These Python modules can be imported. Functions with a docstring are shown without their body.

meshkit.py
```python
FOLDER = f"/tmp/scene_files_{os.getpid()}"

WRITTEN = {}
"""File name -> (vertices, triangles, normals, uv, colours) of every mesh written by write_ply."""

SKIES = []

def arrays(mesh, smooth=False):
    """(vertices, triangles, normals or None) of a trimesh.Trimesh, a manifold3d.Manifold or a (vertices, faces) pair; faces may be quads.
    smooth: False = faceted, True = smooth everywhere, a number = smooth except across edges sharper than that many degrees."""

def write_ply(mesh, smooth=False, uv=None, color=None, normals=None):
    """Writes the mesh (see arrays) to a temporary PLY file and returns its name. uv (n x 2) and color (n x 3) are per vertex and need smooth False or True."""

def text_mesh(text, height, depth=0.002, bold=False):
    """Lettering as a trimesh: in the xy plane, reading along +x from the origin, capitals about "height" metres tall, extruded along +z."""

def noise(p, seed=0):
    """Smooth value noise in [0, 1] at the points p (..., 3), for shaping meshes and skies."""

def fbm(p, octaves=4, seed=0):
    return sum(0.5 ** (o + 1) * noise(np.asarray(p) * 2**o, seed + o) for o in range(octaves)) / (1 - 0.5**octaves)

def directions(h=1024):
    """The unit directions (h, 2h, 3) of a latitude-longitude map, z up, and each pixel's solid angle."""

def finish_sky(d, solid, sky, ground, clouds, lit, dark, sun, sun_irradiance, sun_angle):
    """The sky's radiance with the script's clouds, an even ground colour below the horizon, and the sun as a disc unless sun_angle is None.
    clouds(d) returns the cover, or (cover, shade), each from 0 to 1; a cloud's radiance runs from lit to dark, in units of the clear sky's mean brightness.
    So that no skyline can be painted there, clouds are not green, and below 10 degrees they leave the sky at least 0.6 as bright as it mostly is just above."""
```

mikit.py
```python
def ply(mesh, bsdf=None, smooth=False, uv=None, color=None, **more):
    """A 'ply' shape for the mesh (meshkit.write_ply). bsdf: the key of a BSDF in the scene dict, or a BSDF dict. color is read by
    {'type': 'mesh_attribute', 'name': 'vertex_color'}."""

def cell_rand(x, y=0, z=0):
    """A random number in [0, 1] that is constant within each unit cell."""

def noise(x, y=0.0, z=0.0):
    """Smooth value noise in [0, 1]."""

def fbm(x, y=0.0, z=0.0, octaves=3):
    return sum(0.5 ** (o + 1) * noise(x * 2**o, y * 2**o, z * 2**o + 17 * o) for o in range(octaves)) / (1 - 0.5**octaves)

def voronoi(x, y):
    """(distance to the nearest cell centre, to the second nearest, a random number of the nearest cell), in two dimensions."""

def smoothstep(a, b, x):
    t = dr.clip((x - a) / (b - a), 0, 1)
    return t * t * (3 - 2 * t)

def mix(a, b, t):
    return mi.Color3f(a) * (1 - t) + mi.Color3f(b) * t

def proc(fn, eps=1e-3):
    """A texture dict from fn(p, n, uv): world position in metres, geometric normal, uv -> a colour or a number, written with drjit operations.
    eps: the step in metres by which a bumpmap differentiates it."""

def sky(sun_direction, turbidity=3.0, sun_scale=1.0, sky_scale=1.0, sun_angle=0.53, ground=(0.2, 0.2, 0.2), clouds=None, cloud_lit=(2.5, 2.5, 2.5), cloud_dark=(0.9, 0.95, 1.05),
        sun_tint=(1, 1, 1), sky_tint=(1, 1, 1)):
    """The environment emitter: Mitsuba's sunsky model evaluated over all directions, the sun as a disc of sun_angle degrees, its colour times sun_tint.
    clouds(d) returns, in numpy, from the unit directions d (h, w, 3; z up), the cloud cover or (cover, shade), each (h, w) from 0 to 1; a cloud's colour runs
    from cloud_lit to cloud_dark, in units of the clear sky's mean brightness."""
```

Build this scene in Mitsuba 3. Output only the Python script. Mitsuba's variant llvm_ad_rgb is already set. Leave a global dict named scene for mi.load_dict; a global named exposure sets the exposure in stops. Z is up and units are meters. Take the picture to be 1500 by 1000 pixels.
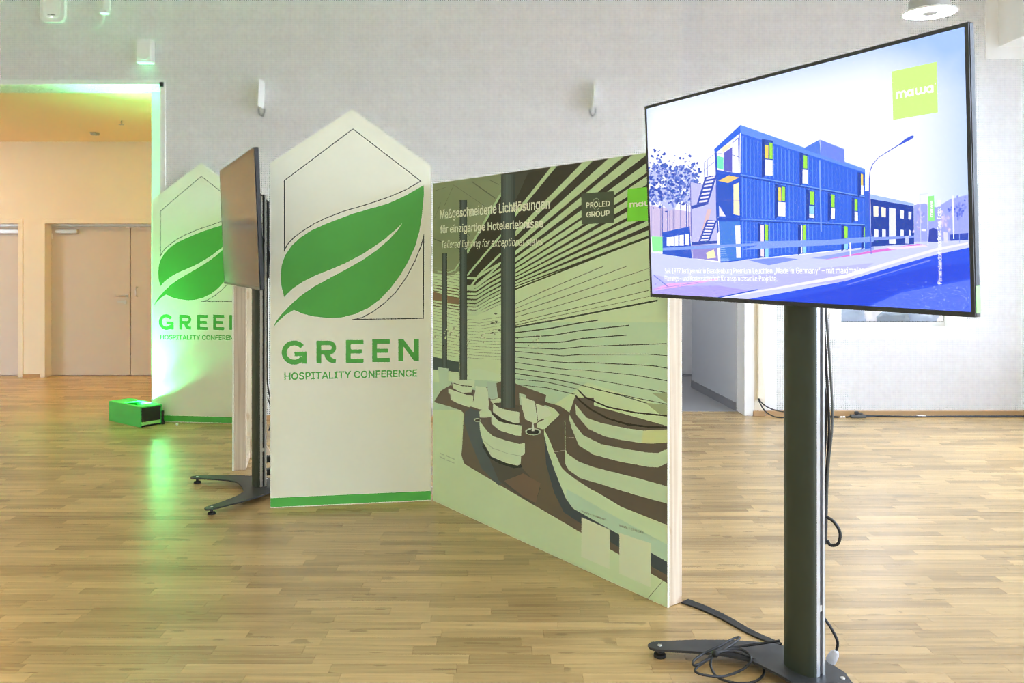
import math, random
import numpy as np, trimesh, mitsuba as mi, drjit as dr, mikit, meshkit, shapely
from shapely.geometry import Polygon, LineString, box as rect, Point
from shapely.ops import unary_union
T = mi.ScalarTransform4f
rng = np.random.default_rng(11)
scene, labels = {}, {}

# ------------------------------------------------------------------ lights' strengths
LIGHT = 0.125
SKY_SCALE = 44.0
SUN_SCALE = 0.6
SCREEN_GAIN = 1.15
PEND = (47.0, 50.0, 56.0)
PEND_LEFT = (52.0, 54.0, 47.0)
FOYER = (165.0, 90.0, 29.0)
CORR, SIDE = 30.0, 13.0
UP3 = (4.0, 38.0, 13.0)
UP1, UP2 = (500.0, 4200.0, 1450.0), (30.0, 150.0, 65.0)

# ------------------------------------------------------------------ camera, sky, exposure
EYE = 1.52
scene['camera'] = {'type': 'perspective', 'fov': 2 * math.degrees(math.atan(750 / 1215.0)), 'fov_axis': 'x', 'near_clip': 0.05, 'far_clip': 100.0,
                   'principal_point_offset_y': 0.12, 'to_world': T().look_at(origin=[0, 0, EYE], target=[0, 1, EYE], up=[0, 0, 1])}
scene['sky'] = mikit.sky((0.44, 0.17, 0.88), turbidity=4.0, sun_scale=SUN_SCALE * LIGHT, sun_angle=7.0, sky_scale=SKY_SCALE * LIGHT, ground=(0.35, 0.35, 0.33),
                         clouds=lambda d: (np.full(d.shape[:2], 0.85), np.full(d.shape[:2], 0.25)), cloud_lit=(1.40, 1.6, 1.95), cloud_dark=(1.10, 1.25, 1.5))
exposure = 3.1                   # the lamps' strengths above are meant for exposure 0; LIGHT brings them to this one
scene['sky']['sampling_weight'] = 10.0

# ------------------------------------------------------------------ helpers
def srgb(h):
    c = np.array([int(h[i:i + 2], 16) for i in (0, 2, 4)]) / 255.0
    return np.where(c <= 0.04045, c / 12.92, ((c + 0.055) / 1.055) ** 2.4)

def rgb(c):
    return {'type': 'rgb', 'value': [float(x) for x in (srgb(c) if isinstance(c, str) else c)]}

def mat(key, color, rough=0.6, metal=0.0, spec=0.5, **more):
    scene[key] = {'type': 'twosided', 'bsdf': {'type': 'principled', 'base_color': color if isinstance(color, dict) else rgb(color), 'roughness': rough, 'metallic': metal, 'specular': spec, **more}}

def key_for(name, parent=None):
    base = f'{parent}__{name}' if parent else name
    k, i = base, 0
    while k in scene or k in labels:
        i += 1
        k = f'{base}_{i:03d}'
    return k

def add(name, mesh, m, parent=None, smooth=False, **kw):
    k = key_for(name, parent)
    scene[k] = mikit.ply(mesh, m, smooth, **kw)
    return k

def thing(name, label, cat, group=None):
    k = key_for(name)
    labels[k] = {'label': label, 'category': cat}
    if group:
        labels[k]['group'] = group
    return k

def tag(k, label, cat, group=None):
    labels[k] = {'label': label, 'category': cat}
    if group:
        labels[k]['group'] = group
    return k

def struct(name, mesh, m, parent=None, **kw):
    k = add(name, mesh, m, parent, **kw)
    if not parent:
        labels[k] = {'kind': 'structure'}
    return k

def cbox(x0, x1, y0, y1, z0, z1, b=0.0):
    if b <= 0:
        m = trimesh.creation.box((x1 - x0, y1 - y0, z1 - z0))
        m.apply_translation(((x0 + x1) / 2, (y0 + y1) / 2, (z0 + z1) / 2))
        return m
    pts = []
    for sx in (0, 1):
        for sy in (0, 1):
            for sz in (0, 1):
                c = [x1 if sx else x0, y1 if sy else y0, z1 if sz else z0]
                d = [-b if sx else b, -b if sy else b, -b if sz else b]
                for a in range(3):
                    q = [c[i] + d[i] for i in range(3)]
                    q[a] = c[a]
                    pts.append(q)
    return trimesh.convex.convex_hull(np.array(pts))

def join(*ms):
    return trimesh.util.concatenate([m for m in ms])

def extrude(poly, h, z0=0.0):
    ms = [trimesh.creation.extrude_polygon(g, h, engine='earcut') for g in getattr(poly, 'geoms', [poly]) if g.area > 0]
    m = join(*ms)
    m.apply_translation((0, 0, z0))
    return m

class Plane:
    """local (u right, v up, w out of the face) to the world"""
    def __init__(s, o, r, u=(0, 0, 1)):
        s.o, s.r, s.u = (np.array(x, float) for x in (o, r, u))
        s.r /= np.linalg.norm(s.r)
        s.u /= np.linalg.norm(s.u)
        s.n = np.cross(s.r, s.u)
        s.M = np.eye(4)
        s.M[:3, 0], s.M[:3, 1], s.M[:3, 2], s.M[:3, 3] = s.r, s.u, s.n, s.o
    def __call__(s, mesh):
        m = mesh.copy()
        m.apply_transform(s.M)
        return m
    def pt(s, u, v, w=0.0):
        return s.o + s.r * u + s.u * v + s.n * w

def spline(pts, n=12):
    p = np.array(pts, float)
    q = np.vstack([2 * p[0] - p[1], p, 2 * p[-1] - p[-2]])
    out = []
    for i in range(1, len(q) - 2):
        t = np.linspace(0, 1, n, endpoint=False)[:, None]
        a, b, c, d = q[i - 1], q[i], q[i + 1], q[i + 2]
        out.append(0.5 * (2 * b + (c - a) * t + (2 * a - 5 * b + 4 * c - d) * t ** 2 + (3 * b - a - 3 * c + d) * t ** 3))
    return np.vstack(out + [p[-1:]])

def tube(pts, r, sides=8, smooth_path=True, n=10):
    p = spline(pts, n) if smooth_path and len(pts) > 2 else np.array(pts, float)
    t = np.gradient(p, axis=0)
    t /= np.linalg.norm(t, axis=1, keepdims=True) + 1e-12
    ref = np.array([0.31, 0.17, 0.93]) if abs(t[0][2]) < 0.8 else np.array([0.9, 0.2, 0.1])
    a = np.cross(t[0], ref)
    A = []
    for k in range(len(p)):
        a = a - t[k] * (a @ t[k])
        a /= np.linalg.norm(a) + 1e-12
        A.append(a.copy())
    A = np.array(A)
    B = np.cross(t, A)
    ang = np.arange(sides) * 2 * np.pi / sides
    v = (p[:, None] + np.broadcast_to(r, (len(p),))[:, None, None] * (np.cos(ang)[None, :, None] * A[:, None] + np.sin(ang)[None, :, None] * B[:, None])).reshape(-1, 3)
    f = []
    for i in range(len(p) - 1):
        for j in range(sides):
            k = (j + 1) % sides
            f += [[i * sides + j, i * sides + k, (i + 1) * sides + k], [i * sides + j, (i + 1) * sides + k, (i + 1) * sides + j]]
    c0, c1 = len(v), len(v) + 1
    v = np.vstack([v, p[:1], p[-1:]])
    e = (len(p) - 1) * sides
    for j in range(sides):
        k = (j + 1) % sides
        f += [[c0, k, j], [c1, e + j, e + k]]
    return trimesh.Trimesh(v, f, process=False)

def lathe(prof, n=40):
    """profile [(radius, height)] about z"""
    prof = np.array(prof, float)
    a = np.arange(n) * 2 * np.pi / n
    v = np.stack([np.outer(prof[:, 0], np.cos(a)), np.outer(prof[:, 0], np.sin(a)), np.repeat(prof[:, 1:], n, 1)], -1).reshape(-1, 3)
    f = []
    for i in range(len(prof) - 1):
        for j in range(n):
            k = (j + 1) % n
            f += [[i * n + j, i * n + k, (i + 1) * n + k], [i * n + j, (i + 1) * n + k, (i + 1) * n + j]]
    return trimesh.Trimesh(v, f, process=False)

def moved(m, x, y, z):
    m = m.copy()
    m.apply_translation((x, y, z))
    return m

def cyl(p0, p1, r, n=20):
    return tube([p0, p1], r, n, False)

# ------------------------------------------------------------------ flat print: coloured areas that do not overlap, in one plane
def read_print(text):
    out, col = [], None
    for row in text.split('\n'):
        c, _, xy = row.partition(':')
        col = c or col
        out.append((srgb(col), np.array(xy.split(), float).reshape(-1, 2) / 1000.0))
    return out

def paint(layers, frame, ground=None):
    """flattens the stacked areas; returns mesh and vertex colours (linear)"""
    covered, V, C, F, n = None, [], [], [], 0
    todo = [(c, Polygon(p)) for c, p in layers]
    frame_poly = rect(*frame)
    if ground:
        x0, y0, x1, y1 = frame
        nx, ny = 24, 14
        xs, ys = np.linspace(x0, x1, nx + 1), np.linspace(y0, y1, ny + 1)
        todo = [(ground, rect(xs[i], ys[j], xs[i + 1], ys[j + 1])) for i in range(nx) for j in range(ny)] + todo
    covered_list, pend = None, []
    shapes = []
    for c, g in reversed(todo):
        if not g.is_valid:
            g = g.buffer(0)
        g = g.intersection(frame_poly)
        if g.is_empty:
            continue
        vis = g
        if covered_list is not None:
            vis = vis.difference(covered_list)
        for q in pend:
            if vis.intersects(q):
                vis = vis.difference(q)
        pend.append(g)
        if len(pend) >= 24:
            covered_list = unary_union(pend + ([covered_list] if covered_list is not None else []))
            pend = []
        for q in getattr(vis, 'geoms', [vis]):
            if q.geom_type == 'Polygon' and q.area > 1e-9:
                shapes.append((c, q))
    for c, q in shapes:
        v, f = trimesh.creation.triangulate_polygon(q, engine='earcut')
        V.append(v)
        F.append(np.asarray(f) + n)
        C.append(c(v) if callable(c) else np.tile(c, (len(v), 1)))
        n += len(v)
    v = np.vstack(V)
    f = np.vstack(F)
    a, b, c = v[f[:, 0]], v[f[:, 1]], v[f[:, 2]]
    flip = ((b - a)[:, 0] * (c - a)[:, 1] - (b - a)[:, 1] * (c - a)[:, 0]) < 0
    f[flip] = f[flip][:, ::-1]
    return np.c_[v, np.zeros(len(v))], f, np.vstack(C)

def text_on(plane, txt, pts, bold, shear, w=0.0006, depth=0.0004):
    """lettering along the baseline pts[0]-pts[1], capitals as high as pts[2] stands above pts[0]"""
    a, b, c = np.array(pts, float).reshape(3, 2)
    d = b - a
    L = np.linalg.norm(d)
    d /= L
    h = abs((c - a) @ np.array([-d[1], d[0]]))
    m = meshkit.text_mesh(txt, h, depth, bold)
    v = np.array(m.vertices)
    v[:, 0] = (v[:, 0] - v[:, 0].min()) * L / np.ptp(v[:, 0]) + shear * v[:, 1]
    uv = a + v[:, :1] * d + v[:, 1:2] * np.array([-d[1], d[0]])
    m.vertices = np.c_[uv, v[:, 2] + w]
    return plane(m)

def mawa_shape():
    """the four rounded letters as strokes, x-height 1"""
    s = 0.26
    arc = lambda cx, cy, r, a0, a1: [(cx + r * math.cos(math.radians(t)), cy + r * math.sin(math.radians(t))) for t in np.linspace(a0, a1, 16)]
    B = lambda pts, cap=2: LineString(pts).buffer(s / 2, cap_style=cap, join_style=1)
    r = 0.37
    parts = [B([(0.13, 0), (0.13, 1)]), B(arc(0.13 + 0.31, 0.56, 0.31, 180, 0) + [(0.75, 0)]), B(arc(0.75 + 0.31, 0.56, 0.31, 180, 0) + [(1.37, 0)])]
    def a_(x):
        return [B(arc(x + 0.5, 0.5, r, 0, 360)), B([(x + 0.5 + r, 0), (x + 0.5 + r, 1)])]
    parts += a_(1.52)
    x = 2.72
    parts += [B([(x + 0.13, 1)] + arc(x + 0.44, 0.44, 0.31, 180, 360) + [(x + 0.75, 1)]), B([(x + 0.75, 1)] + arc(x + 1.06, 0.44, 0.31, 180, 360) + [(x + 1.37, 1)])]
    parts += a_(4.2)
    parts += [LineString([(5.42, 0.98), (5.5, 1.18)]).buffer(0.05)]
    return unary_union(parts)

def mawa_on(plane, pts, w=0.0006, depth=0.0004):
    a, b, c = np.array(pts, float).reshape(3, 2)
    h = abs(c[1] - a[1])
    m = extrude(mawa_shape(), depth)
    v = np.array(m.vertices)
    m.vertices = np.c_[a[0] + v[:, 0] * (b[0] - a[0]) / 5.3, a[1] + v[:, 1] * h + v[:, 0] * (b[1] - a[1]) / 5.3, v[:, 2] + w]
    return plane(m)
# ------------------------------------------------------------------ materials
def wood_floor(p, n, uv):
    """oak strips along x; uv.x is the strip's own tone, uv.y its own grain offset"""
    g = mikit.fbm(p.x * 3.0 + uv.y * 57.0, p.y * 70.0 + uv.y * 31.0, 0.0, 4)
    knot = mikit.smoothstep(0.82, 0.90, mikit.noise(p.x * 9.0 + uv.y * 13.0, p.y * 38.0, uv.y * 9.0))
    t = dr.clip(uv.x * 0.7 + (g - 0.5) * 0.8 + 0.15, 0, 1)
    c = mikit.mix((0.265, 0.168, 0.066), (0.525, 0.36, 0.162), t)
    return mikit.mix(c, (0.15, 0.09, 0.03), knot * 0.45)

def wall_holes(p, n, uv):
    pit = 0.018
    gx = p.x / pit - dr.floor(p.x / pit) - 0.5
    gz = p.z / pit - dr.floor(p.z / pit) - 0.5
    d = dr.sqrt(gx * gx + gz * gz) * pit
    hole = 1.0 - mikit.smoothstep(0.0045, 0.0057, d)
    return mikit.mix((0.94, 0.955, 0.95), (0.10, 0.10, 0.10), hole)

def spruce(p, n, uv):
    g = mikit.fbm(p.x * 60.0, p.y * 60.0, p.z * 1.6, 3)
    k = mikit.smoothstep(0.80, 0.87, mikit.noise(p.x * 16.0, p.y * 16.0, p.z * 9.0))
    c = mikit.mix((0.52, 0.41, 0.28), (0.72, 0.62, 0.48), dr.clip(g * 1.5 - 0.2, 0, 1))
    return mikit.mix(c, (0.45, 0.28, 0.15), k * 0.5)

mat('floor_wood', mikit.proc(wood_floor), rough=0.27, spec=0.6)
mat('perforated_white', mikit.proc(wall_holes), rough=0.7, spec=0.3)
mat('plain_white', (0.86, 0.86, 0.85), rough=0.6, spec=0.3)
mat('cream_paint', (0.84, 0.77, 0.64), rough=0.6, spec=0.3)
mat('ceiling_paint', (0.82, 0.62, 0.38), rough=0.8, spec=0.2)
mat('door_grey', (0.62, 0.56, 0.50), rough=0.5)
mat('door_shadow', (0.08, 0.07, 0.06), rough=0.7)
mat('oak_skirting', (0.50, 0.31, 0.15), rough=0.5)
mat('steel', (0.62, 0.62, 0.60), rough=0.32, metal=0.9)
mat('corridor_paint', (0.56, 0.57, 0.59), rough=0.7)
mat('corridor_floor', (0.30, 0.30, 0.30), rough=0.35)
mat('grey_skirting', (0.25, 0.25, 0.26), rough=0.6)
mat('spruce_timber', mikit.proc(spruce), rough=0.6, spec=0.3)
mat('panel_white', (0.84, 0.86, 0.70), rough=0.55, spec=0.3)
mat('leaf_green', srgb('57b04e'), rough=0.5, spec=0.3)
mat('band_green', srgb('5abb54'), rough=0.5, spec=0.3)
mat('line_dark', (0.035, 0.045, 0.035), rough=0.6)
mat('black_plastic', (0.022, 0.024, 0.026), rough=0.38)
mat('bezel_black', (0.03, 0.034, 0.036), rough=0.35)
mat('screen_glass', (0.012, 0.012, 0.013), rough=0.10, spec=0.55)
mat('stand_paint', (0.048, 0.062, 0.044), rough=0.42, metal=0.35, spec=0.5)
mat('stand_plate', (0.045, 0.047, 0.050), rough=0.40, metal=0.3)
mat('rail_alu', (0.60, 0.62, 0.64), rough=0.35, metal=0.7)
mat('rubber_black', (0.015, 0.015, 0.015), rough=0.6)
mat('cable_black', (0.012, 0.0125, 0.013), rough=0.45)
mat('cable_grey', (0.09, 0.095, 0.095), rough=0.5)
mat('plug_grey', (0.55, 0.57, 0.62), rough=0.4)
mat('white_plastic', (0.82, 0.83, 0.82), rough=0.4)
mat('tape_white', (0.85, 0.85, 0.83), rough=0.6)
mat('box_green', (0.07, 0.62, 0.13), rough=0.45)
mat('label_green', (0.38, 0.80, 0.28), rough=0.5)
mat('steel_dark', (0.10, 0.11, 0.11), rough=0.3, metal=0.8)
mat('lamp_grey', (0.45, 0.45, 0.43), rough=0.35, metal=0.4)
mat('bundle_blue', (0.30, 0.38, 0.50), rough=0.8)
mat('bundle_slate', (0.20, 0.26, 0.33), rough=0.8)
mat('bundle_white', (0.78, 0.78, 0.80), rough=0.8)
mat('print_colours', {'type': 'mesh_attribute', 'name': 'vertex_color'}, rough=0.5, spec=0.3)
mat('print_cream', srgb('f3f6de'), rough=0.5, spec=0.3)
mat('print_grey', srgb('7f8a68'), rough=0.5, spec=0.3)
scene['pane_glass'] = {'type': 'thindielectric'}

def lamp(name, mesh, radiance, parent, weight=1.0):
    k = key_for(name, parent)
    scene[k] = mikit.ply(mesh, 'white_plastic', False, emitter={'type': 'area', 'sampling_weight': weight, 'radiance': {'type': 'rgb', 'value': [float(x) * LIGHT for x in radiance]}})
    return k

# ------------------------------------------------------------------ the room
YL, YR, TOP, XS = 7.85, 8.08, 5.2, 1.61       # left and right stretch of the back wall, ceiling height, the step between them

def wall_xz(poly, y0, y1):
    """a wall standing along x: its outline in (x, z), from y0 (front) to y1"""
    m = extrude(poly, y1 - y0)
    v = np.array(m.vertices)
    m.vertices = np.c_[v[:, 0], y0 + v[:, 2], v[:, 1]]
    m.faces = np.array(m.faces)[:, ::-1]
    return m

struct('floor', cbox(-9.2, 5.7, -5, 11.2, -0.10, -0.012), 'floor_wood', uv=np.full((8, 2), 0.5))
back_left = rect(-8.2, -0.05, XS, TOP).difference(rect(-8.3, -1, -3.28, 3.174))
struct('wall_back', wall_xz(back_left, YL, 8.24), 'perforated_white')
W0, W1, WZ0, WZ1 = 3.205, 4.316, 0.855, 2.2
back_right = rect(XS, -0.05, 5.7, TOP).difference(unary_union([rect(1.0, -1, 2.28, 2.25), rect(W0, WZ0, W1, WZ1)]))
struct('wall_back_right', wall_xz(back_right, YR, 8.36), 'perforated_white')
# hall: side walls, the wall behind the camera, ceiling
hall_win = [(-4.2, -2.2), (-1.8, 0.2), (0.6, 2.6), (3.0, 5.0), (5.4, 7.4)]
side = rect(-5, -0.05, 8.36, TOP)
for a, b in hall_win:
    side = side.difference(rect(a, 0.7, b, 4.4))
m = extrude(side, 0.3)
v = np.array(m.vertices)
m.vertices = np.c_[5.4 + v[:, 2], v[:, 0], v[:, 1]]
struct('wall_right', m, 'plain_white')
for i, (a, b) in enumerate(hall_win):
    w = struct(f'window_{i + 2}', join(cbox(5.46, 5.54, a, a + 0.06, 0.7, 4.4), cbox(5.46, 5.54, b - 0.06, b, 0.7, 4.4), cbox(5.46, 5.54, a, b, 0.7, 0.76), cbox(5.46, 5.54, a, b, 4.34, 4.4), cbox(5.46, 5.54, a, b, 2.9, 2.95)), 'white_plastic')
    pm = trimesh.Trimesh([[5.5, a, 0.7], [5.5, b, 0.7], [5.5, b, 4.4], [5.5, a, 4.4]], [[0, 2, 1], [0, 3, 2]], process=False)
    struct('pane', pm, 'pane_glass', w)
struct('wall_left', cbox(-8.5, -8.2, -5, 8.24, -0.05, TOP), 'plain_white')
struct('wall_front', cbox(-8.5, 5.7, -5.3, -5, -0.05, TOP), 'plain_white')
struct('ceiling', cbox(-8.5, 5.7, -5.3, 8.36, TOP, TOP + 0.2), 'plain_white')
# bulkhead below the ceiling at the right, with its plain backing on the wall
struct('trim_1', cbox(4.73, 5.4, 4.6, YR, 3.588, TOP), 'plain_white')
struct('trim_2', cbox(4.61, 5.4, YR - 0.012, YR + 0.02, 3.467, TOP), 'plain_white')
# opening to the foyer: header trim, jamb trim, inner frame
struct('trim_3', join(cbox(-8.2, -3.28, YL - 0.012, YL + 0.05, 3.174, 3.213, .002), cbox(-3.325, -3.279, YL - 0.012, YL + 0.05, 0, 3.174, .002)), 'white_plastic')
struct('trim_4', cbox(-3.552, -3.30, 8.17, 8.235, 0, 3.174), 'white_plastic')
tag(add('corner_cap', cbox(-3.325, -3.290, YL - 0.03, YL - 0.012, 3.15, 3.195, .004), 'rubber_black'), 'small dark end cap at the upper right corner of the foyer opening', 'end cap')
struct('baseboard_back', cbox(-3.27, XS, YL - 0.014, YL, 0, 0.05), 'oak_skirting')
struct('baseboard_right', cbox(2.47, 5.4, YR - 0.014, YR, 0, 0.05), 'oak_skirting')

# foyer
FY = 10.7
D1 = (-8.6, -6.367)
D2 = (-6.02, -4.30)
fw = rect(-9.2, -0.05, -2.2, 3.4)
for a, b in (D1, D2):
    fw = fw.difference(rect(a, -1, b, 1.985))
struct('wall_foyer', wall_xz(fw, FY, FY + 0.3), 'cream_paint')
struct('wall_foyer_left', cbox(-9.4, -9.2, 8.24, 11, -0.05, 3.4), 'cream_paint')
struct('wall_foyer_right', cbox(-2.4, -2.2, 8.24, 11, -0.05, 3.4), 'cream_paint')
m = cbox(-9.4, -2.2, 8.24, 11, 0, 0.2)
v = np.array(m.vertices)
v[:, 2] += 3.235 - (v[:, 1] - 8.24) / (FY - 8.24) * 0.195
m.vertices = v
struct('ceiling_foyer', m, 'ceiling_paint')
struct('baseboard_foyer', cbox(-6.31, -6.08, FY - 0.012, FY, 0, 0.045), 'oak_skirting')
def casing(a, b):
    return join(cbox(a - 0.06, a, FY - 0.012, FY + 0.02, 0, 2.045, .003), cbox(b, b + 0.06, FY - 0.012, FY + 0.02, 0, 2.045, .003), cbox(a - 0.06, b + 0.06, FY - 0.012, FY + 0.02, 1.985, 2.045, .003))
def lever(x, z, y, side=-1):
    return join(tube([(x, y, z), (x, y - 0.05, z), (x + side * 0.012, y - 0.055, z), (x + side * 0.135, y - 0.055, z)], 0.009, 8, False), moved(cyl((0, 0, 0), (0, -0.008, 0), 0.026), x, y, z))
DY = FY + 0.14
d = struct('door_2', cbox(-6.02, -4.992, DY, DY + 0.05, 0.008, 1.95, .003), 'door_grey')
struct('leaf', cbox(-4.982, -4.30, DY, DY + 0.05, 0.008, 1.95, .003), 'door_grey', d)
struct('frame', casing(*D2), 'cream_paint', d)
struct('head', cbox(D2[0], D2[1], DY - 0.02, DY + 0.06, 1.952, 1.985), 'steel', d)
struct('door_closer', cbox(-5.95, -5.66, DY - 0.05, DY, 1.855, 1.915, .008), 'steel', d)
struct('door_handle', lever(-5.035, 1.045, DY), 'steel', d)
struct('lock_plate', join(cbox(-5.16, -5.08, DY - 0.004, DY, 0.955, 0.985, .001), moved(cyl((0, 0, 0), (0, -0.01, 0), 0.026), -5.055, DY, 0.965)), 'steel', d)
struct('pull_handle', tube([(-4.9, DY, 1.16), (-4.9, DY - 0.04, 1.15), (-4.9, DY - 0.04, 1.05), (-4.9, DY, 1.04)], 0.008, 8, False), 'steel', d)
struct('arm_plate', cbox(-5.04, -4.86, DY - 0.012, DY, 1.935, 1.95, .002), 'white_plastic', d)
struct('hinge', cbox(-6.018, -6.0, DY - 0.014, DY, 1.79, 1.86, .002), 'white_plastic', d)
struct('reveal', join(cbox(D2[0] - 0.02, D2[0], FY + 0.021, DY + 0.05, 0, 1.985), cbox(D2[0], D2[1], DY + 0.051, DY + 0.07, -0.03, 1.985)), 'cream_paint', d)
d = struct('door_1', cbox(-7.5, -6.372, DY, DY + 0.05, 0.008, 1.95, .003), 'door_grey')
struct('frame', casing(*D1), 'cream_paint', d)
struct('head', cbox(D1[0], D1[1], DY - 0.02, DY + 0.06, 1.952, 1.985), 'steel', d)
struct('door_closer', cbox(-6.70, -6.41, DY - 0.05, DY, 1.855, 1.915, .008), 'steel', d)
struct('reveal', cbox(D1[0], D1[1], DY + 0.051, DY + 0.07, -0.03, 1.985), 'cream_paint', d)
# foyer ceiling fittings and its lamps
def foyer_z(y):
    return 3.235 - (y - 8.24) / (FY - 8.24) * 0.195
k = thing('sprinkler_head', 'small sprinkler head on the foyer ceiling, right of the flat detector', 'sprinkler')
add('pipe', cyl((-4.52, 9.6, foyer_z(9.6)), (-4.52, 9.6, foyer_z(9.6) - 0.04), 0.008), 'lamp_grey', k)
add('deflector', moved(lathe([(0, 0), (0.03, 0), (0.03, 0.006), (0, 0.006)], 16), -4.52, 9.6, foyer_z(9.6) - 0.05), 'lamp_grey', k)
tag(add('smoke_detector', moved(lathe([(0, 0), (0.045, 0.004), (0.055, 0.02), (0.055, 0.035), (0, 0.035)], 20), -5.13, 10.2, foyer_z(10.2) - 0.035), 'lamp_grey', None), 'flat grey detector on the foyer ceiling above the double door', 'detector')
for x, y in ((-7.2, 9.3), (-5.6, 8.75), (-3.05, 8.65)):
    k = thing('foyer_lamp', 'recessed warm downlight in the foyer ceiling above the top of the opening', 'ceiling light', 'warm downlights of the foyer')
    z = foyer_z(y)
    add('ring', moved(lathe([(0.10, -0.004), (0.12, -0.006), (0.12, 0.0), (0.10, 0.0)], 24), x, y, z - 0.012), 'white_plastic', k)
    lamp('diffuser', moved(lathe([(0.0, 0), (0.1, 0)], 24), x, y, z - 0.014), FOYER, k)

# corridor behind the right-hand opening
struct('floor_corridor', cbox(0.9, 3.2, 8.3, 11, -0.05, 0.002), 'corridor_floor')
cw = trimesh.Trimesh([[2.253, 8.32, 0], [2.45, 8.32, 0], [2.45, 9.88, 0], [2.139, 9.88, 0], [2.253, 8.32, 2.6], [2.45, 8.32, 2.6], [2.45, 9.88, 2.6], [2.139, 9.88, 2.6]], [[0, 1, 2], [0, 2, 3], [4, 6, 5], [4, 7, 6], [0, 4, 5], [0, 5, 1], [1, 5, 6], [1, 6, 2], [2, 6, 7], [2, 7, 3], [3, 7, 4], [3, 4, 0]], process=False)
cw.fix_normals()
struct('wall_corridor', cw, 'corridor_paint')
cb = cw.copy()
v = np.array(cb.vertices)
v[:, 0] -= 0.012
v[:, 2] = np.where(v[:, 2] > 1, 0.085, 0.0)
v[:, 1] = np.where(v[:, 1] > 9, 9.87, 8.33)
cb.vertices = v
struct('baseboard_corridor', cb, 'grey_skirting')
struct('wall_corridor_end', cbox(0.9, 2.6, 10.8, 11, -0.05, 2.6), 'plain_white')
struct('baseboard_corridor_end', cbox(0.9, 2.6, 10.788, 10.8, 0, 0.03), 'grey_skirting')
struct('wall_corridor_left', cbox(0.8, 0.9, 8.36, 11, -0.05, 2.6), 'corridor_paint')
struct('ceiling_corridor', cbox(0.8, 2.62, 8.36, 11, 2.6, 2.7), 'plain_white')
struct('trim_5', cbox(2.26, 2.358, YR - 0.012, 8.34, 0, 2.26, .003), 'plain_white')       # jamb of the corridor opening
struct('trim_6', cbox(2.46, 2.567, YR - 0.003, YR + 0.01, 0, 2.3), 'plain_white')          # smooth margin beside the perforation
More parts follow.
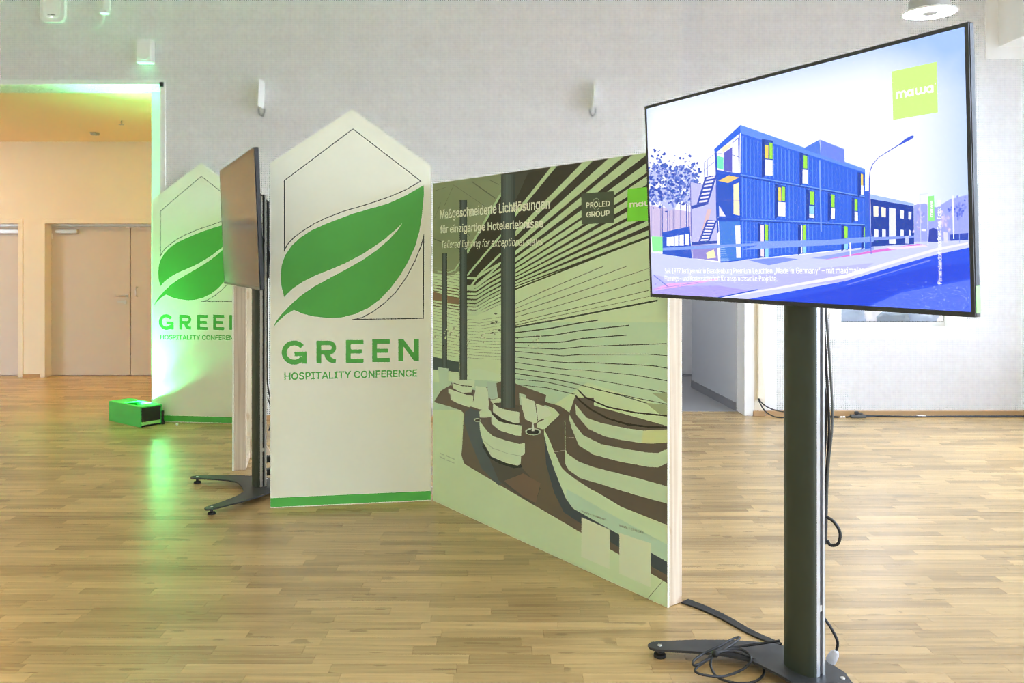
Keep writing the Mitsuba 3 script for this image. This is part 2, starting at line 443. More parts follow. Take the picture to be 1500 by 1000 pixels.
struct('trim_7', cbox(2.36, 2.459, YR - 0.006, YR + 0.01, 0.05, 2.3), 'cream_paint')
tag(add('cable_duct', cbox(2.385, 2.435, YR - 0.045, YR - 0.006, 0.165, 2.3, .004), 'cream_paint'), 'narrow cream cable duct standing on the wall beside the corridor opening', 'cable duct')
struct('baseboard_2', cbox(2.345, 2.455, YR - 0.03, YR - 0.006, 0, 0.05, .002), 'oak_skirting')
k = thing('corridor_lamp', 'round ceiling lamp in the grey corridor', 'ceiling light')
add('ring', moved(lathe([(0.14, -0.01), (0.17, -0.02), (0.17, 0.0)], 28), 1.6, 9.6, 2.6), 'white_plastic', k)
lamp('diffuser', moved(lathe([(0, 0), (0.14, 0)], 28), 1.6, 9.6, 2.58), (CORR, CORR, CORR * 1.05), k, 0.5)

# inner window in the right-hand wall and the room behind it
w = struct('window_1', join(cbox(W0, W1, 8.27, 8.33, WZ0, WZ0 + 0.045, .003), cbox(W0, W1, 8.27, 8.33, WZ1 - 0.045, WZ1, .003), cbox(W0, W0 + 0.03, 8.27, 8.33, WZ0, WZ1, .003), cbox(W1 - 0.012, W1, 8.27, 8.33, WZ0, WZ1, .002)), 'white_plastic')
cas = rect(3.092, 0.749, 4.422, 2.31).difference(rect(W0, WZ0, W1, WZ1))
struct('casing', wall_xz(cas, YR - 0.008, YR), 'plain_white', w)
struct('reveal', join(cbox(W0 - 0.002, W1 + 0.002, YR, 8.36, WZ0 - 0.01, WZ0 + 0.001), cbox(W1 - 0.001, W1 + 0.01, YR, 8.36, WZ0, WZ1)), 'plain_white', w)
struct('seal', join(cbox(W0 + 0.03, W1 - 0.012, 8.268, 8.272, WZ0 + 0.045, WZ0 + 0.049), cbox(W1 - 0.016, W1 - 0.012, 8.268, 8.272, WZ0 + 0.045, WZ1 - 0.045)), 'line_dark', w)
struct('pane', trimesh.Trimesh([[W0 + 0.03, 8.3, WZ0 + 0.04], [W1 - 0.01, 8.3, WZ0 + 0.04], [W1 - 0.01, 8.3, WZ1 - 0.04], [W0 + 0.03, 8.3, WZ1 - 0.04]], [[0, 1, 2], [0, 2, 3]], process=False), 'pane_glass', w)
struct('wall_side_room', cbox(2.5, 5.7, 11, 11.2, -0.05, 2.9), 'plain_white')
struct('wall_side_room_left', cbox(2.5, 2.6, 8.36, 11, -0.05, 2.9), 'plain_white')
struct('wall_side_room_right', cbox(5.6, 5.7, 8.36, 11, -0.05, 2.9), 'plain_white')
struct('ceiling_side_room', cbox(2.5, 5.7, 8.36, 11.2, 2.9, 3.0), 'plain_white')
k = thing('side_room_lamp', 'flat ceiling lamp in the room behind the low window', 'ceiling light')
add('frame', cbox(3.4, 4.8, 9.2, 10.2, 2.86, 2.895), 'white_plastic', k)
lamp('diffuser', trimesh.Trimesh([[3.42, 9.22, 2.855], [4.78, 9.22, 2.855], [4.78, 10.18, 2.855], [3.42, 10.18, 2.855]], [[0, 2, 1], [0, 3, 2]], process=False), (SIDE, SIDE, SIDE * 1.04), k, 0.5)
k = thing('side_table', 'long white table behind the low window, under the blue bundles', 'table')
add('top', cbox(3.35, 5.2, 8.85, 9.6, 0.745, 0.785, .004), 'bundle_white', k)
for x in (3.42, 5.12):
    for y in (8.92, 9.52):
        add('leg', cbox(x - 0.02, x + 0.02, y - 0.02, y + 0.02, 0, 0.745, .003), 'steel', k)
def bundle(x, y, rx, ry, rz, seed, m, label, tilt=0.0):
    s = trimesh.creation.icosphere(3)
    v = np.array(s.vertices)
    nn = meshkit.fbm(v * 1.7 + seed, 3, seed)[:, None]
    v = v * (0.75 + 0.5 * nn)
    v[:, 2] = np.maximum(v[:, 2], -0.72)
    v = v * (rx, ry, rz)
    v[:, 2] += v[:, 0] * tilt
    v += (x, y, 0.785 - v[:, 2].min())
    s.vertices = v
    tag(add('bundle', s, m, None, True), label, 'bundle', None)
bundle(3.62, 9.08, 0.24, 0.17, 0.15, 3, 'bundle_blue', 'blue-grey fabric bundle at the left end of the low window')
bundle(3.72, 9.44, 0.15, 0.10, 0.19, 5, 'bundle_slate', 'dark slate bundle behind the leftmost fabric bundle in the low window')
bundle(4.16, 9.05, 0.17, 0.14, 0.11, 8, 'bundle_slate', 'slate-coloured bundle in the middle of the low window')
bundle(4.06, 9.42, 0.12, 0.10, 0.20, 21, 'bundle_white', 'white bundle standing in the middle of the low window', .1)
bundle(4.52, 9.32, 0.26, 0.15, 0.17, 13, 'bundle_blue', 'long blue bundle at the right of the low window')
tag(add('paper_box', cbox(4.72, 4.95, 8.9, 9.1, 0.785, 0.93, .006), 'bundle_white'), 'white box at the right end of the low window', 'box')

# ------------------------------------------------------------------ parquet: strips along x, the nearest ones as parts, the rest one part
ROW = 0.072
rows, near, far = [], [], []
y, r = 0.6, 0
prng = np.random.default_rng(5)
while y < FY + 0.1:
    xa, xb = (-8.2, 5.4) if y < 7.95 else ((-9.2, -2.4) if y > 8.3 else (-9.0, 5.4))
    if 7.95 <= y <= 8.3:
        xa, xb = -9.0, 5.4
    x = xa - prng.uniform(0, 0.4)
    while x < xb:
        L = prng.uniform(0.30, 0.62)
        a, b = max(x, xa), min(x + L, xb)
        if b - a > 0.02:
            (near if (2.93 < y < 4.25 and b > -0.645 * (y + ROW) and a < 0.645 * (y + ROW)) else far).append((y, a, b, prng.uniform(0, 1), prng.uniform(0, 1)))
        x += L
    y += ROW
    r += 1
near.sort(key=lambda s: s[0])
far += near[296:]
near = near[:296]
def strip(s):
    y, a, b = s[:3]
    m = cbox(a + 0.0004, b - 0.0004, y + 0.0004, y + ROW - 0.0004, -0.012, 0.0)
    return m, np.tile([s[3], s[4]], (len(m.vertices), 1))
for s in near:
    m, uv = strip(s)
    struct('plank', m, 'floor_wood', 'floor', uv=uv)
ms = [strip(s) for s in far]
k = struct('parquet', join(*[m for m, _ in ms]), 'floor_wood', 'floor', uv=np.vstack([u for _, u in ms]))
labels[k] = {'kind': 'stuff'}
# ------------------------------------------------------------------ what is printed or shown, in metres or (areas) millimetres on its own surface
HOUSE_LINES = [[.0831,2.0044,.4964,2.3311,.9153,2.0137,.8245,1.9589,.7228,1.913,.5881,1.8651,.4545,1.825,.3286,1.7752,.2562,1.7376,.1907,1.6948,.1384,1.6542,.0993,1.6105,.0831,1.5769],[.9338,1.6679,.9324,1.1498,.5044,1.148,.5546,1.1596,.6216,1.1963,.689,1.2469,.7566,1.3113,.8245,1.4069,.8791,1.5097,.9201,1.6128]]
HOUSE_LEAF = [.9338,1.9879,.8245,1.9232,.7092,1.8685,.5881,1.8331,.5078,1.8086,.4213,1.776,.322,1.736,.2431,1.6984,.1776,1.6544,.1254,1.6039,.0863,1.5435,.0669,1.4832,.0604,1.4162,.0656,1.356,.0818,1.2902,.1254,1.3355,.1907,1.3822,.2693,1.4223,.3616,1.4592,.4545,1.4997,.5546,1.554,.6216,1.5984,.689,1.6463,.7566,1.7048,.8007,1.7495,.7702,1.7014,.716,1.643,.6418,1.578,.5546,1.5166,.4545,1.459,.3616,1.4085,.2693,1.3583,.1907,1.3049,.1254,1.2483,.0669,1.1852,.0344,1.1421,.0183,1.1068,.0474,1.1419,.0863,1.1783,.1397,1.2113,.1907,1.1872,.2562,1.1697,.3484,1.1586,.4279,1.161,.5078,1.1805,.5881,1.2171,.662,1.271,.7295,1.3422,.7905,1.4275,.8382,1.5097,.8791,1.599,.9064,1.6953,.9201,1.7779,.927,1.8468,.9352,1.9294]
HOUSE_LETTERS = [[[.1926,1.0022,.1845,1.0089,.1756,1.0143,.168,1.0178,.1561,1.0213,.1459,1.0228,.1375,1.0229,.1253,1.0214,.1173,1.0193,.1078,1.0154,.0973,1.0091,.0894,1.0025,.0838,.9965,.0778,.9881,.0723,.977,.0697,.9692,.0677,.959,.0672,.9487,.0682,.9383,.0713,.926,.0753,.9164,.0795,.9092,.0872,.8993,.0948,.8921,.1033,.886,.1106,.882,.1203,.8782,.1323,.8754,.1407,.8747,.151,.8751,.163,.8773,.1709,.88,.1802,.8845,.1893,.8908,.1893,.8794,.2168,.8788,.2168,.9528,.1436,.9541,.1436,.9273,.1893,.9264,.1893,.9167,.1801,.9246,.1756,.919,.171,.9148,.1659,.9112,.1603,.9084,.1543,.9064,.1481,.9052,.1417,.9049,.1353,.9054,.129,.9069,.123,.9091,.1174,.9122,.1123,.9159,.1078,.9203,.104,.9252,.1009,.9306,.0986,.9362,.0971,.9421,.0965,.9481,.0967,.9541,.0978,.9601,.0996,.9658,.1024,.9712,.1058,.9762,.11,.9807,.1148,.9846,.1202,.9878,.126,.9903,.1321,.9919,.1385,.9927,.1449,.9926,.1512,.9916,.1574,.9898,.1632,.9871,.1686,.9837,.1734,.9796,.1783,.9742,.1997,.9946,.1926,1.0022]],[[.3219,.9327,.3299,.9089,.3451,.8897,.3696,.8798,.3914,.8807,.3928,.9057,.3782,.906,.363,.9164,.3577,.9326,.3678,.9351,.3751,.939,.3784,.9414,.3842,.9473,.3888,.9542,.3919,.9619,.3935,.9702,.3937,.9744,.3935,.9786,.3919,.9869,.3888,.9947,.3842,1.0018,.3784,1.0078,.3715,1.0126,.3678,1.0145,.3599,1.017,.3517,1.018,.2746,1.0192,.2746,.8797,.3036,.8791,.3036,.9331,.3219,.9327],[.3533,.9909,.3577,.9896,.3616,.9872,.3646,.9837,.367,.9779,.3672,.9733,.3661,.9688,.3637,.9648,.3604,.9617,.3562,.9598,.3517,.9592,.3036,.9601,.3036,.9918,.3533,.9909]],[[.5606,1.0194,.4532,1.0211,.4532,.8801,.5606,.878,.5606,.9038,.4824,.9053,.4824,.9372,.5512,.936,.5512,.9611,.4824,.9623,.4824,.9942,.5606,.9929,.5606,1.0194]],[[.7228,1.021,.6142,1.0227,.6142,.881,.7228,.8788,.7228,.9048,.6438,.9063,.6438,.9384,.7133,.9371,.7133,.9624,.6438,.9636,.6438,.9956,.7228,.9943,.7228,1.021]],[[.7756,1.0216,.7756,.8826,.8075,.8819,.8075,.9751,.8736,.8834,.9044,.8828,.9044,1.0216,.8723,1.0221,.8723,.9328,.8075,1.0211,.7756,1.0216]]]
HOUSE_SUB = [.0831,.7831,.8927,.7861,.0831,.8253]
POSTER_TEXT = [('Maßgeschneiderte Lichtlösungen', [0.0905, 1.7744, 1.1777, 1.7844, 0.0905, 1.8272], 'e6ecc8', True, 0), ('für einzigartige Hotelerlebnisse', [0.0905, 1.685, 1.1236, 1.6891, 0.0905, 1.7293], 'e6ecc8', True, 0), ('Tailored lighting for exceptional stays', [0.1008, 1.5916, 1.1132, 1.595, 0.1008, 1.6351], 'e6ecc8', False, 0.2), ('PROLED', [1.4632, 1.7726, 1.6296, 1.7729, 1.4632, 1.7972], 'f0f3dc', True, 0), ('GROUP', [1.4632, 1.7264, 1.6296, 1.7271, 1.4632, 1.7516], 'f0f3dc', True, 0), ('mawa x Instagram', [1.4271, 0.279, 1.603, 0.2809, 1.4271, 0.2893], '5a6a52', False, 0), ('mawa x LinkedIn', [1.6943, 0.2781, 1.856, 0.2851, 1.6943, 0.29], '5a6a52', False, 0)]
POSTER_MAWA = [1.7629,1.7592,1.9461,1.7597,1.7629,1.7801]
SCREEN_TEXT = [('Seit 1977 fertigen wir in Brandenburg Premium Leuchten „Made in Germany“ – mit maximaler', [-0.6227, -0.3067, 0.3641, -0.2928, -0.6217, -0.2857], 'ffffff', False, 0), ('Planungs- und Kostensicherheit für anspruchsvolle Projekte.', [-0.6241, -0.3369, 0.0016, -0.3259, -0.6231, -0.3159], 'ffffff', False, 0), ('Firmenstandort Seddiner See. Foto: Ma', [0.6267, -0.3192, 0.63, -0.0776, 0.6144, -0.3196], 'ffffff', True, 0), ('mawa', [0.6035, -0.1244, 0.6033, -0.0777, 0.595, -0.124], 'ffffff', True, 0)]
SCREEN_MAWA = [.4931,.2352,.6177,.2334,.4919,.2568]
POSTER = '''b4c296:-34 2299 2045 2110 2045 -13 -34 -125
a9bd98:878 1148 2045 1373 2045 872 1467 920 878 850
a2b795:0 745 878 887 1467 920 1147 740 0 573
7d8460:-17 2030 782 2012 743 1886 394 1552 304 1450 242 1425 0 1434
5c6146:160 1964 158 1966 26 1953 28 1950
:574 1829 576 1831 245 1975 242 1973
:683 1863 689 1868 450 1980 444 1975
:721 1938 723 1941 626 1976 624 1973
:246 1966 242 1967 128 1839 132 1838
:311 1583 315 1588 14 1653 10 1648
:432 1656 436 1658 301 1734 298 1733
:103 1877 99 1878 17 1775 21 1774
3a3629:750 2015 2045 2036 2045 1544 1865 1514 1566 1455 1147 1364 878 1297 743 1246 510 1187 394 1180 394 1552 743 1886
9fae82:565 1735 390 1566 411 1560 585 1728 752 1883 734 1890
a3b288:425 1454 388 1428 405 1421 442 1447 751 1653 736 1660
:530 1445 426 1364 390 1349 403 1340 442 1356 545 1437 750 1549 736 1558
:618 1439 455 1359 394 1350 399 1339 462 1348 467 1349 632 1431 750 1498 736 1506
a6b58a:619 1468 489 1417 395 1418 394 1403 492 1403 497 1404 631 1456 752 1497 740 1508
:618 1427 488 1369 395 1369 394 1354 492 1355 498 1356 632 1416 752 1462 739 1474
:619 1403 489 1351 395 1351 394 1336 492 1337 497 1338 631 1392 752 1434 740 1445
:619 1378 489 1326 395 1325 394 1311 492 1312 497 1313 631 1366 751 1407 740 1419
:619 1354 489 1305 395 1303 394 1289 492 1290 497 1291 631 1342 751 1381 740 1393
:619 1330 489 1282 395 1280 394 1266 492 1268 497 1268 631 1318 751 1358 740 1370
:619 1309 489 1260 395 1258 394 1244 492 1246 497 1247 631 1297 751 1337 740 1349
aebd92:619 1289 489 1240 395 1238 394 1223 492 1226 497 1227 631 1277 751 1316 740 1328
:619 1270 489 1222 395 1220 394 1205 492 1208 497 1209 631 1258 751 1296 740 1308
:620 1251 489 1206 395 1203 394 1188 492 1192 497 1192 630 1239 750 1276 741 1288
b4c296:394 1188 492 1192 746 1273 746 1098 394 1072
a9b98c:878 1780 2005 2570 2005 2523 878 1754
:878 1675 2005 2328 2005 2273 878 1645
:878 1613 2005 2197 2005 2134 878 1586
:878 1568 2005 2105 2005 2050 878 1544
:878 1529 2005 2010 2005 1963 878 1506
:878 1496 2005 1947 2005 1908 878 1476
:878 1468 2005 1889 2005 1855 878 1450
:878 1443 2005 1829 2005 1798 878 1428
:878 1422 2005 1780 2005 1752 878 1409
:878 1401 2005 1732 2005 1706 878 1389
:878 1385 2005 1684 2005 1658 878 1375
b4c296:878 1370 2005 1645 2005 1246 878 1178
33381f:2006 1650 2003 1656 875 1362 880 1355
59603f:1148 1360 1584 1486 1582 1489 1146 1363 877 1279 879 1276
:1147 1328 1742 1487 1741 1490 1146 1331 877 1254 879 1252
:1147 1294 1887 1480 1886 1482 1146 1298 877 1230 879 1227
:1147 1262 1887 1430 1886 1433 1146 1265 877 1208 878 1205
:1147 1230 1887 1381 1886 1384 1146 1234 877 1177 878 1174
:1147 1214 1891 1354 1890 1356 1146 1217 877 1163 878 1159
333a2a:1204 1203 1939 1336 1937 1343 1202 1211 876 1155 879 1147
:1204 1166 1414 1205 1547 1226 1546 1231 1413 1211 1202 1172 877 1124 878 1118
:1203 1128 1414 1167 1759 1215 1758 1220 1413 1172 1202 1133 877 1097 878 1091
:1203 1091 1305 1104 1433 1130 1742 1169 1742 1174 1433 1135 1303 1109 1203 1096 877 1070 877 1065
:1203 1060 1253 1063 1433 1091 1992 1151 1992 1155 1433 1095 1252 1067 1203 1064 878 1043 877 1038
:877 1018 1283 1031 1433 1052 1874 1095 1998 1099 1998 1102 1874 1098 1433 1056 1284 1035 878 1022
:1202 994 1334 1002 1433 1014 1906 1046 1998 1044 1998 1048 1906 1050 1433 1018 1334 1006 1203 998 878 992 877 988
:1202 962 1354 968 1433 977 1809 992 1998 989 1999 993 1809 995 1433 980 1354 972 1203 966 878 962 877 958
:877 924 1403 940 1998 937 1999 940 1404 943 878 929
:1202 905 1383 902 1724 886 1998 863 1999 867 1725 890 1385 906 1203 910 878 902 877 897
:1146 883 1393 878 1450 850 1454 853 1394 881 1147 887 878 871 877 868
:1146 853 1374 849 1375 853 1147 857 878 841 877 838
8e9c74:524 1167 744 1199 743 1202 524 1170 397 1168 396 1165
:524 1150 744 1183 743 1185 524 1153 397 1151 396 1148
:524 1133 744 1166 743 1169 524 1136 397 1133 396 1130
:524 1116 744 1150 743 1152 524 1118 397 1116 396 1113
:524 1099 744 1133 743 1136 524 1101 397 1098 396 1095
:524 1082 744 1117 743 1120 524 1084 397 1081 396 1078
:524 1064 743 1076 743 1079 525 1067 397 1063 396 1060
:524 1047 743 1060 743 1063 525 1050 397 1046 396 1043
:524 1030 743 1043 743 1046 525 1033 397 1028 396 1026
:524 1013 743 1027 743 1030 525 1016 397 1011 396 1008
:524 996 743 1010 743 1013 525 999 397 994 396 991
:524 979 743 994 743 997 525 982 397 976 396 973
:524 962 743 978 743 980 525 965 397 958 396 956
:524 945 743 961 743 964 525 948 397 941 396 938
8c9570:313 1446 314 1449 -6 1474 -7 1472
:313 1428 314 1431 -6 1456 -7 1453
:313 1410 314 1413 -6 1437 -7 1434
:313 1393 314 1396 -6 1419 -7 1416
:313 1375 314 1378 -6 1400 -7 1397
:313 1357 314 1360 -6 1381 -7 1378
6b6045:312 1338 314 1344 -5 1364 -8 1358
:312 1320 314 1326 -5 1346 -8 1340
:312 1303 314 1309 -5 1327 -8 1321
:312 1285 314 1291 -5 1309 -8 1302
:312 1267 314 1273 -5 1290 -8 1284
:312 1250 314 1256 -5 1271 -8 1265
:312 1232 314 1238 -5 1253 -8 1246
:312 1214 314 1220 -5 1234 -8 1228
8c9570:313 1198 314 1201 -6 1214 -7 1211
:313 1180 314 1183 -6 1195 -7 1192
:313 1163 314 1166 -6 1177 -7 1174
:313 1145 314 1148 -6 1158 -7 1155
:313 1127 314 1130 -6 1139 -7 1136
:313 1110 314 1112 -6 1121 -7 1118
:313 1092 314 1095 -6 1102 -7 1099
:313 1074 314 1077 -6 1084 -7 1080
:313 1056 314 1059 -6 1065 -7 1062
:313 1039 314 1042 -6 1046 -7 1043
:313 1021 314 1024 -6 1028 -7 1025
:313 1003 314 1006 -6 1009 -7 1006
:313 986 314 988 -6 990 -7 987
:313 968 314 971 -6 972 -7 969
:313 950 314 953 -6 953 -7 950
:313 932 314 935 -6 934 -7 932
7c6446:4 1318 108 1308 108 1260 4 1268
:173 1297 310 1286 310 1250 173 1252
3f4a44:4 908 310 905 310 843 4 828
9fae82:252 1460 186 1445 58 1451 56 1442 188 1436 262 1452 403 1560 390 1566
5e5443:17 627 99 706 211 754 510 758 782 854 1147 818 1130 738 1130 610 1158 537 1203 461 1258 382 1307 317 1360 281 1623 248 1997 200 2045 194 2045 102 1997 108 1693 146 1416 177 1089 216 1048 220 438 295 364 305 334 352 342 398 357 564 361 601 334 617 172 623 50 623
4c5552:374 614 434 645 550 640 524 594 550 527 612 453 722 390 816 328 722 253 550 314 434 450 367 548
4d4a40:625 392 722 380 862 383 934 399 1101 323 1048 220 884 248 722 280
3e4747:1130 610 1158 537 1203 461 1258 382 1307 317 1360 281 1623 248 1997 200 2045 197 2045 135 1684 181 1416 221 1290 244 1214 323 1147 457
6a5846:769 290 951 369 1101 349 1059 236 951 244
584f41:1131 635 1258 732 1214 757 1089 768 1089 782 1258 777 1335 754 1375 835 1517 854 1517 300 1301 453 1236 502 1175 589
:1301 711 1338 748 1380 835 1416 820 2029 792 2029 360 1706 372 1517 405 1365 432 1280 462 1236 502 1301 536
adbd98:1377 804 1406 785 1462 748 1566 739 1743 742 1865 751 1894 758 2029 785 2029 730 1907 701 1848 692 1706 682 1594 679 1477 696 1386 752
b9bd85:1848 749 1894 759 2029 785 2029 730 1907 701 1839 691
adbd98:1335 744 1380 698 1437 659 1566 638 1706 644 1865 654 1940 665 2029 712 2029 650 1940 602 1882 592 1706 580 1517 577 1406 603 1349 681 1333 723
:1296 710 1302 711 1304 564 1317 546 1406 522 1517 517 1796 527 2029 531 2029 456 1796 448 1566 446 1416 443 1328 465 1302 491
b4c59c:1130 631 1175 586 1214 533 1280 459 1375 431 1517 402 1706 372 1882 356 2045 344 2045 197 1997 200 1623 248 1432 272 1360 283 1307 317 1258 382 1203 461 1158 537 1130 610
a6bd9f:1312 366 1416 352 1614 323 1796 300 2045 270 2045 197 1997 200 1623 248 1432 272 1360 283 1307 317
a09a86:1302 558 1301 561 1208 533 1209 531
:1370 634 1370 637 1304 622 1305 620
2e2a20:1453 843 1612 818 1795 819 1999 835 2000 842 1796 826 1615 825 1460 849 1410 876 1402 870
:1999 887 2000 890 1527 896 1526 893
:1412 820 1494 788 1611 764 1750 757 1882 768 2013 786 2014 794 1882 776 1753 766 1616 772 1501 796 1421 827 1385 849 1376 842
8f9a70:1907 924 2000 942 2000 890
:1865 876 2000 888 2000 841 1948 839
b7c79f:421 871 524 889 743 878 743 840 499 818 421 827
:394 839 486 842 486 817 394 814
a6b898:64 848 187 853 187 763 144 731 79 758
b7c79f:-3 826 64 825 56 763 -3 767
:194 832 313 822 244 762
c0cda6:244 815 313 800 480 816 473 772 367 763 244 774
4a4437:216 771 340 756 460 757 460 721 381 718 244 737
c0cda6:230 772 327 766 451 776 444 740 343 724 244 738
:187 731 381 719 463 722 460 685 423 649 327 652 213 665 209 699 187 703
39372c:339 765 446 773 447 778 341 770 245 773 243 768
c3cfaa:492 784 612 784 625 694 612 651 550 653 434 656 434 667 466 693
9fb096:612 818 698 825 712 744 649 725 619 735
c3cfaa:637 720 734 747 769 724 662 706
c0cda6:524 640 612 674 649 655 649 624 531 606
c3cfaa:486 781 600 788 594 777 486 763
9fb096:602 824 692 824 698 790 612 779
c9d3b0:1059 761 1162 754 1193 720 1080 672
bccaa3:1071 660 1162 700 1168 665 1122 634 1071 637
a6b898:912 797 973 795 984 731 918 735
c6d2ae:927 781 1050 772 1076 665 1048 654 967 663 942 715
aab39a:1103 620 1100 613 1091 607 1078 600 1060 594 1040 590 1020 587 1001 585 985 586 973 589 967 594 967 600 973 606 985 613 1001 620 1020 625 1040 628 1060 630 1078 630 1091 628 1100 625
2c2f28:1090 616 1088 612 1081 606 1070 602 1056 597 1040 593 1023 591 1008 590 994 590 985 592 980 596 980 600 985 605 994 610 1008 615 1023 619 1040 622 1056 624 1070 624 1081 622 1088 620
c2c9b4:1029 653 1040 654 1048 614 1023 609
aab39a:541 593 539 589 535 586 528 582 518 579 508 576 497 575 487 575 479 575 473 577 470 580 470 584 473 587 479 591 487 594 497 597 508 599 518 600 528 600 535 598 539 596
3b3a30:533 591 532 589 529 586 524 584 517 582 510 580 502 579 495 579 489 579 485 580 482 582 482 584 485 586 489 589 495 591 502 593 510 594 517 595 524 595 529 594 532 593
2f332c:562 472 649 401 793 394 895 399 929 416 942 400 862 380 722 377 625 391 556 443
c4d2ab:528 587 612 537 674 520 781 518 918 522 964 537 965 481 953 470 929 458 927 417 898 401 793 394 649 402 562 472 531 538
9aa986:660 450 815 448 928 457 929 461 816 451 663 454 565 481 560 478
5b5346:531 601 649 627 649 589 734 563 884 562 931 566 962 570 960 537 918 524 769 519 662 521 612 544 544 583
c4d2ab:649 648 722 616 816 618 936 627 931 568 884 562 734 563 649 590
3b382c:656 662 757 633 873 627 923 633 936 625 816 615 722 614 649 645
c9d5b1:665 708 722 690 816 688 914 694 914 633 873 627 757 633 665 656
514a3c:668 709 740 721 873 729 916 728 914 694 816 689 722 691
464538:743 1987 1193 1994 995 1985 873 1834 877 1740 743 1746
3d433b:743 1997 766 1995 766 696 743 693
4a514a:766 1995 789 1993 789 699 766 696
535b54:789 1993 811 1991 811 702 789 699
4e564f:811 1991 834 1989 834 706 811 702
444b44:834 1989 856 1987 856 709 834 706
3a4039:856 1987 878 1985 878 712 856 709
3d433b:314 1876 328 1876 328 800 314 799
4a514a:328 1876 341 1875 341 802 328 800
535b54:341 1875 355 1874 355 804 341 802
4e564f:355 1874 368 1873 368 805 355 804
444b44:368 1873 382 1873 382 807 368 805
3a4039:382 1873 396 1872 396 808 382 807
3d433b:115 1558 125 1558 125 853 115 852
4a514a:125 1558 134 1558 134 854 125 853
535b54:134 1558 144 1558 144 855 134 854
4e564f:144 1558 153 1558 153 856 144 855
444b44:153 1558 162 1558 162 857 153 856
3a4039:162 1558 172 1558 172 858 162 857
8b906c:730 1122 729 1121 728 1120 727 1119 725 1118 723 1118 721 1118 719 1118 717 1119 716 1120 715 1121 715 1122 716 1123 717 1124 719 1125 721 1126 723 1126 725 1126 727 1125 728 1125 729 1124
:646 1102 646 1101 645 1099 644 1098 642 1098 640 1097 637 1097 635 1098 634 1098 632 1099 632 1100 632 1102 632 1103 634 1104 635 1105 637 1105 640 1106 642 1106 644 1105 645 1104 646 1103
cbd2a6:675 1074 675 1073 674 1072 672 1071 670 1070 668 1070 666 1070 664 1070 662 1070 661 1071 661 1072 661 1074 661 1075 662 1076 664 1077 666 1078 668 1078 670 1078 672 1077 674 1076 675 1075
dfe2bf:723 1117 722 1116 722 1115 720 1114 718 1113 716 1112 714 1112 712 1113 710 1113 709 1114 708 1115 708 1117 709 1118 710 1119 712 1120 714 1120 716 1121 718 1120 720 1120 722 1119 722 1118
8b906c:726 1127 725 1126 724 1125 723 1124 721 1123 719 1123 717 1123 715 1123 713 1124 712 1125 711 1126 711 1127 712 1128 713 1129 715 1130 717 1131 719 1131 721 1131 723 1130 724 1130 725 1128
cbd2a6:715 1050 714 1048 714 1047 712 1046 710 1045 708 1045 706 1045 704 1045 702 1046 701 1047 700 1048 700 1049 701 1050 702 1051 704 1052 706 1053 708 1053 710 1053 712 1053 714 1052 714 1051
:674 1049 674 1047 673 1046 672 1045 670 1044 668 1044 666 1044 664 1044 662 1045 661 1046 660 1047 660 1048 661 1049 662 1050 664 1051 666 1052 668 1052 670 1052 672 1052 673 1051 674 1050
8b906c:656 1102 655 1101 654 1100 653 1099 651 1098 649 1098 647 1098 645 1098 643 1099 642 1100 641 1101 641 1102 642 1103 643 1104 645 1105 647 1106 649 1106 651 1106 653 1105 654 1105 655 1104
dfe2bf:707 1055 706 1054 706 1053 704 1052 702 1051 700 1051 698 1050 696 1051 694 1051 693 1052 692 1054 692 1055 693 1056 694 1057 696 1058 698 1059 700 1059 702 1059 704 1058 706 1058 706 1056
cbd2a6:651 1119 651 1118 650 1117 649 1116 647 1115 645 1114 642 1114 640 1115 639 1115 638 1116 637 1117 637 1119 638 1120 639 1121 640 1122 642 1122 645 1123 647 1123 649 1122 650 1121 651 1120
:686 1121 686 1120 685 1119 684 1118 682 1117 680 1116 678 1116 676 1117 674 1117 673 1118 672 1120 672 1121 673 1122 674 1123 676 1124 678 1124 680 1125 682 1125 684 1124 685 1123 686 1122
8b906c:672 1162 672 1161 671 1160 670 1159 668 1158 666 1158 664 1158 662 1158 660 1159 659 1160 658 1161 658 1162 659 1163 660 1164 662 1165 664 1166 666 1166 668 1166 670 1166 671 1165 672 1164
:689 1100 689 1099 688 1097 686 1096 685 1096 682 1095 680 1095 678 1095 677 1096 675 1097 675 1098 675 1099 675 1101 677 1102 678 1103 680 1103 682 1104 685 1103 686 1103 688 1102 689 1101
:695 1157 695 1156 694 1155 692 1154 690 1153 688 1152 686 1152 684 1153 682 1153 681 1154 681 1156 681 1157 681 1158 682 1159 684 1160 686 1161 688 1161 690 1161 692 1160 694 1159 695 1158
cbd2a6:728 1125 728 1124 727 1123 726 1122 724 1121 722 1121 720 1121 718 1121 716 1122 715 1122 714 1124 714 1125 715 1126 716 1127 718 1128 720 1129 722 1129 724 1129 726 1128 727 1128 728 1126
8b906c:685 1164 684 1163 684 1162 682 1161 680 1160 678 1160 676 1160 674 1160 672 1161 671 1162 670 1163 670 1164 671 1165 672 1166 674 1167 676 1168 678 1168 680 1168 682 1167 684 1166 684 1165
cbd2a6:582 1047 582 1046 581 1045 579 1044 577 1043 575 1043 573 1042 571 1043 569 1044 568 1044 567 1046 567 1047 568 1048 569 1049 571 1050 573 1051 575 1051 577 1051 579 1050 581 1050 582 1049
dfe2bf:570 1072 570 1071 569 1070 568 1069 566 1068 564 1068 561 1068 559 1068 558 1069 556 1070 556 1071 556 1072 556 1073 558 1074 559 1075 561 1076 564 1076 566 1076 568 1076 569 1075 570 1074
8b906c:556 1080 556 1079 555 1078 553 1077 551 1076 549 1076 547 1076 545 1076 543 1076 542 1077 541 1079 541 1080 542 1081 543 1082 545 1083 547 1084 549 1084 551 1084 553 1083 555 1083 556 1082
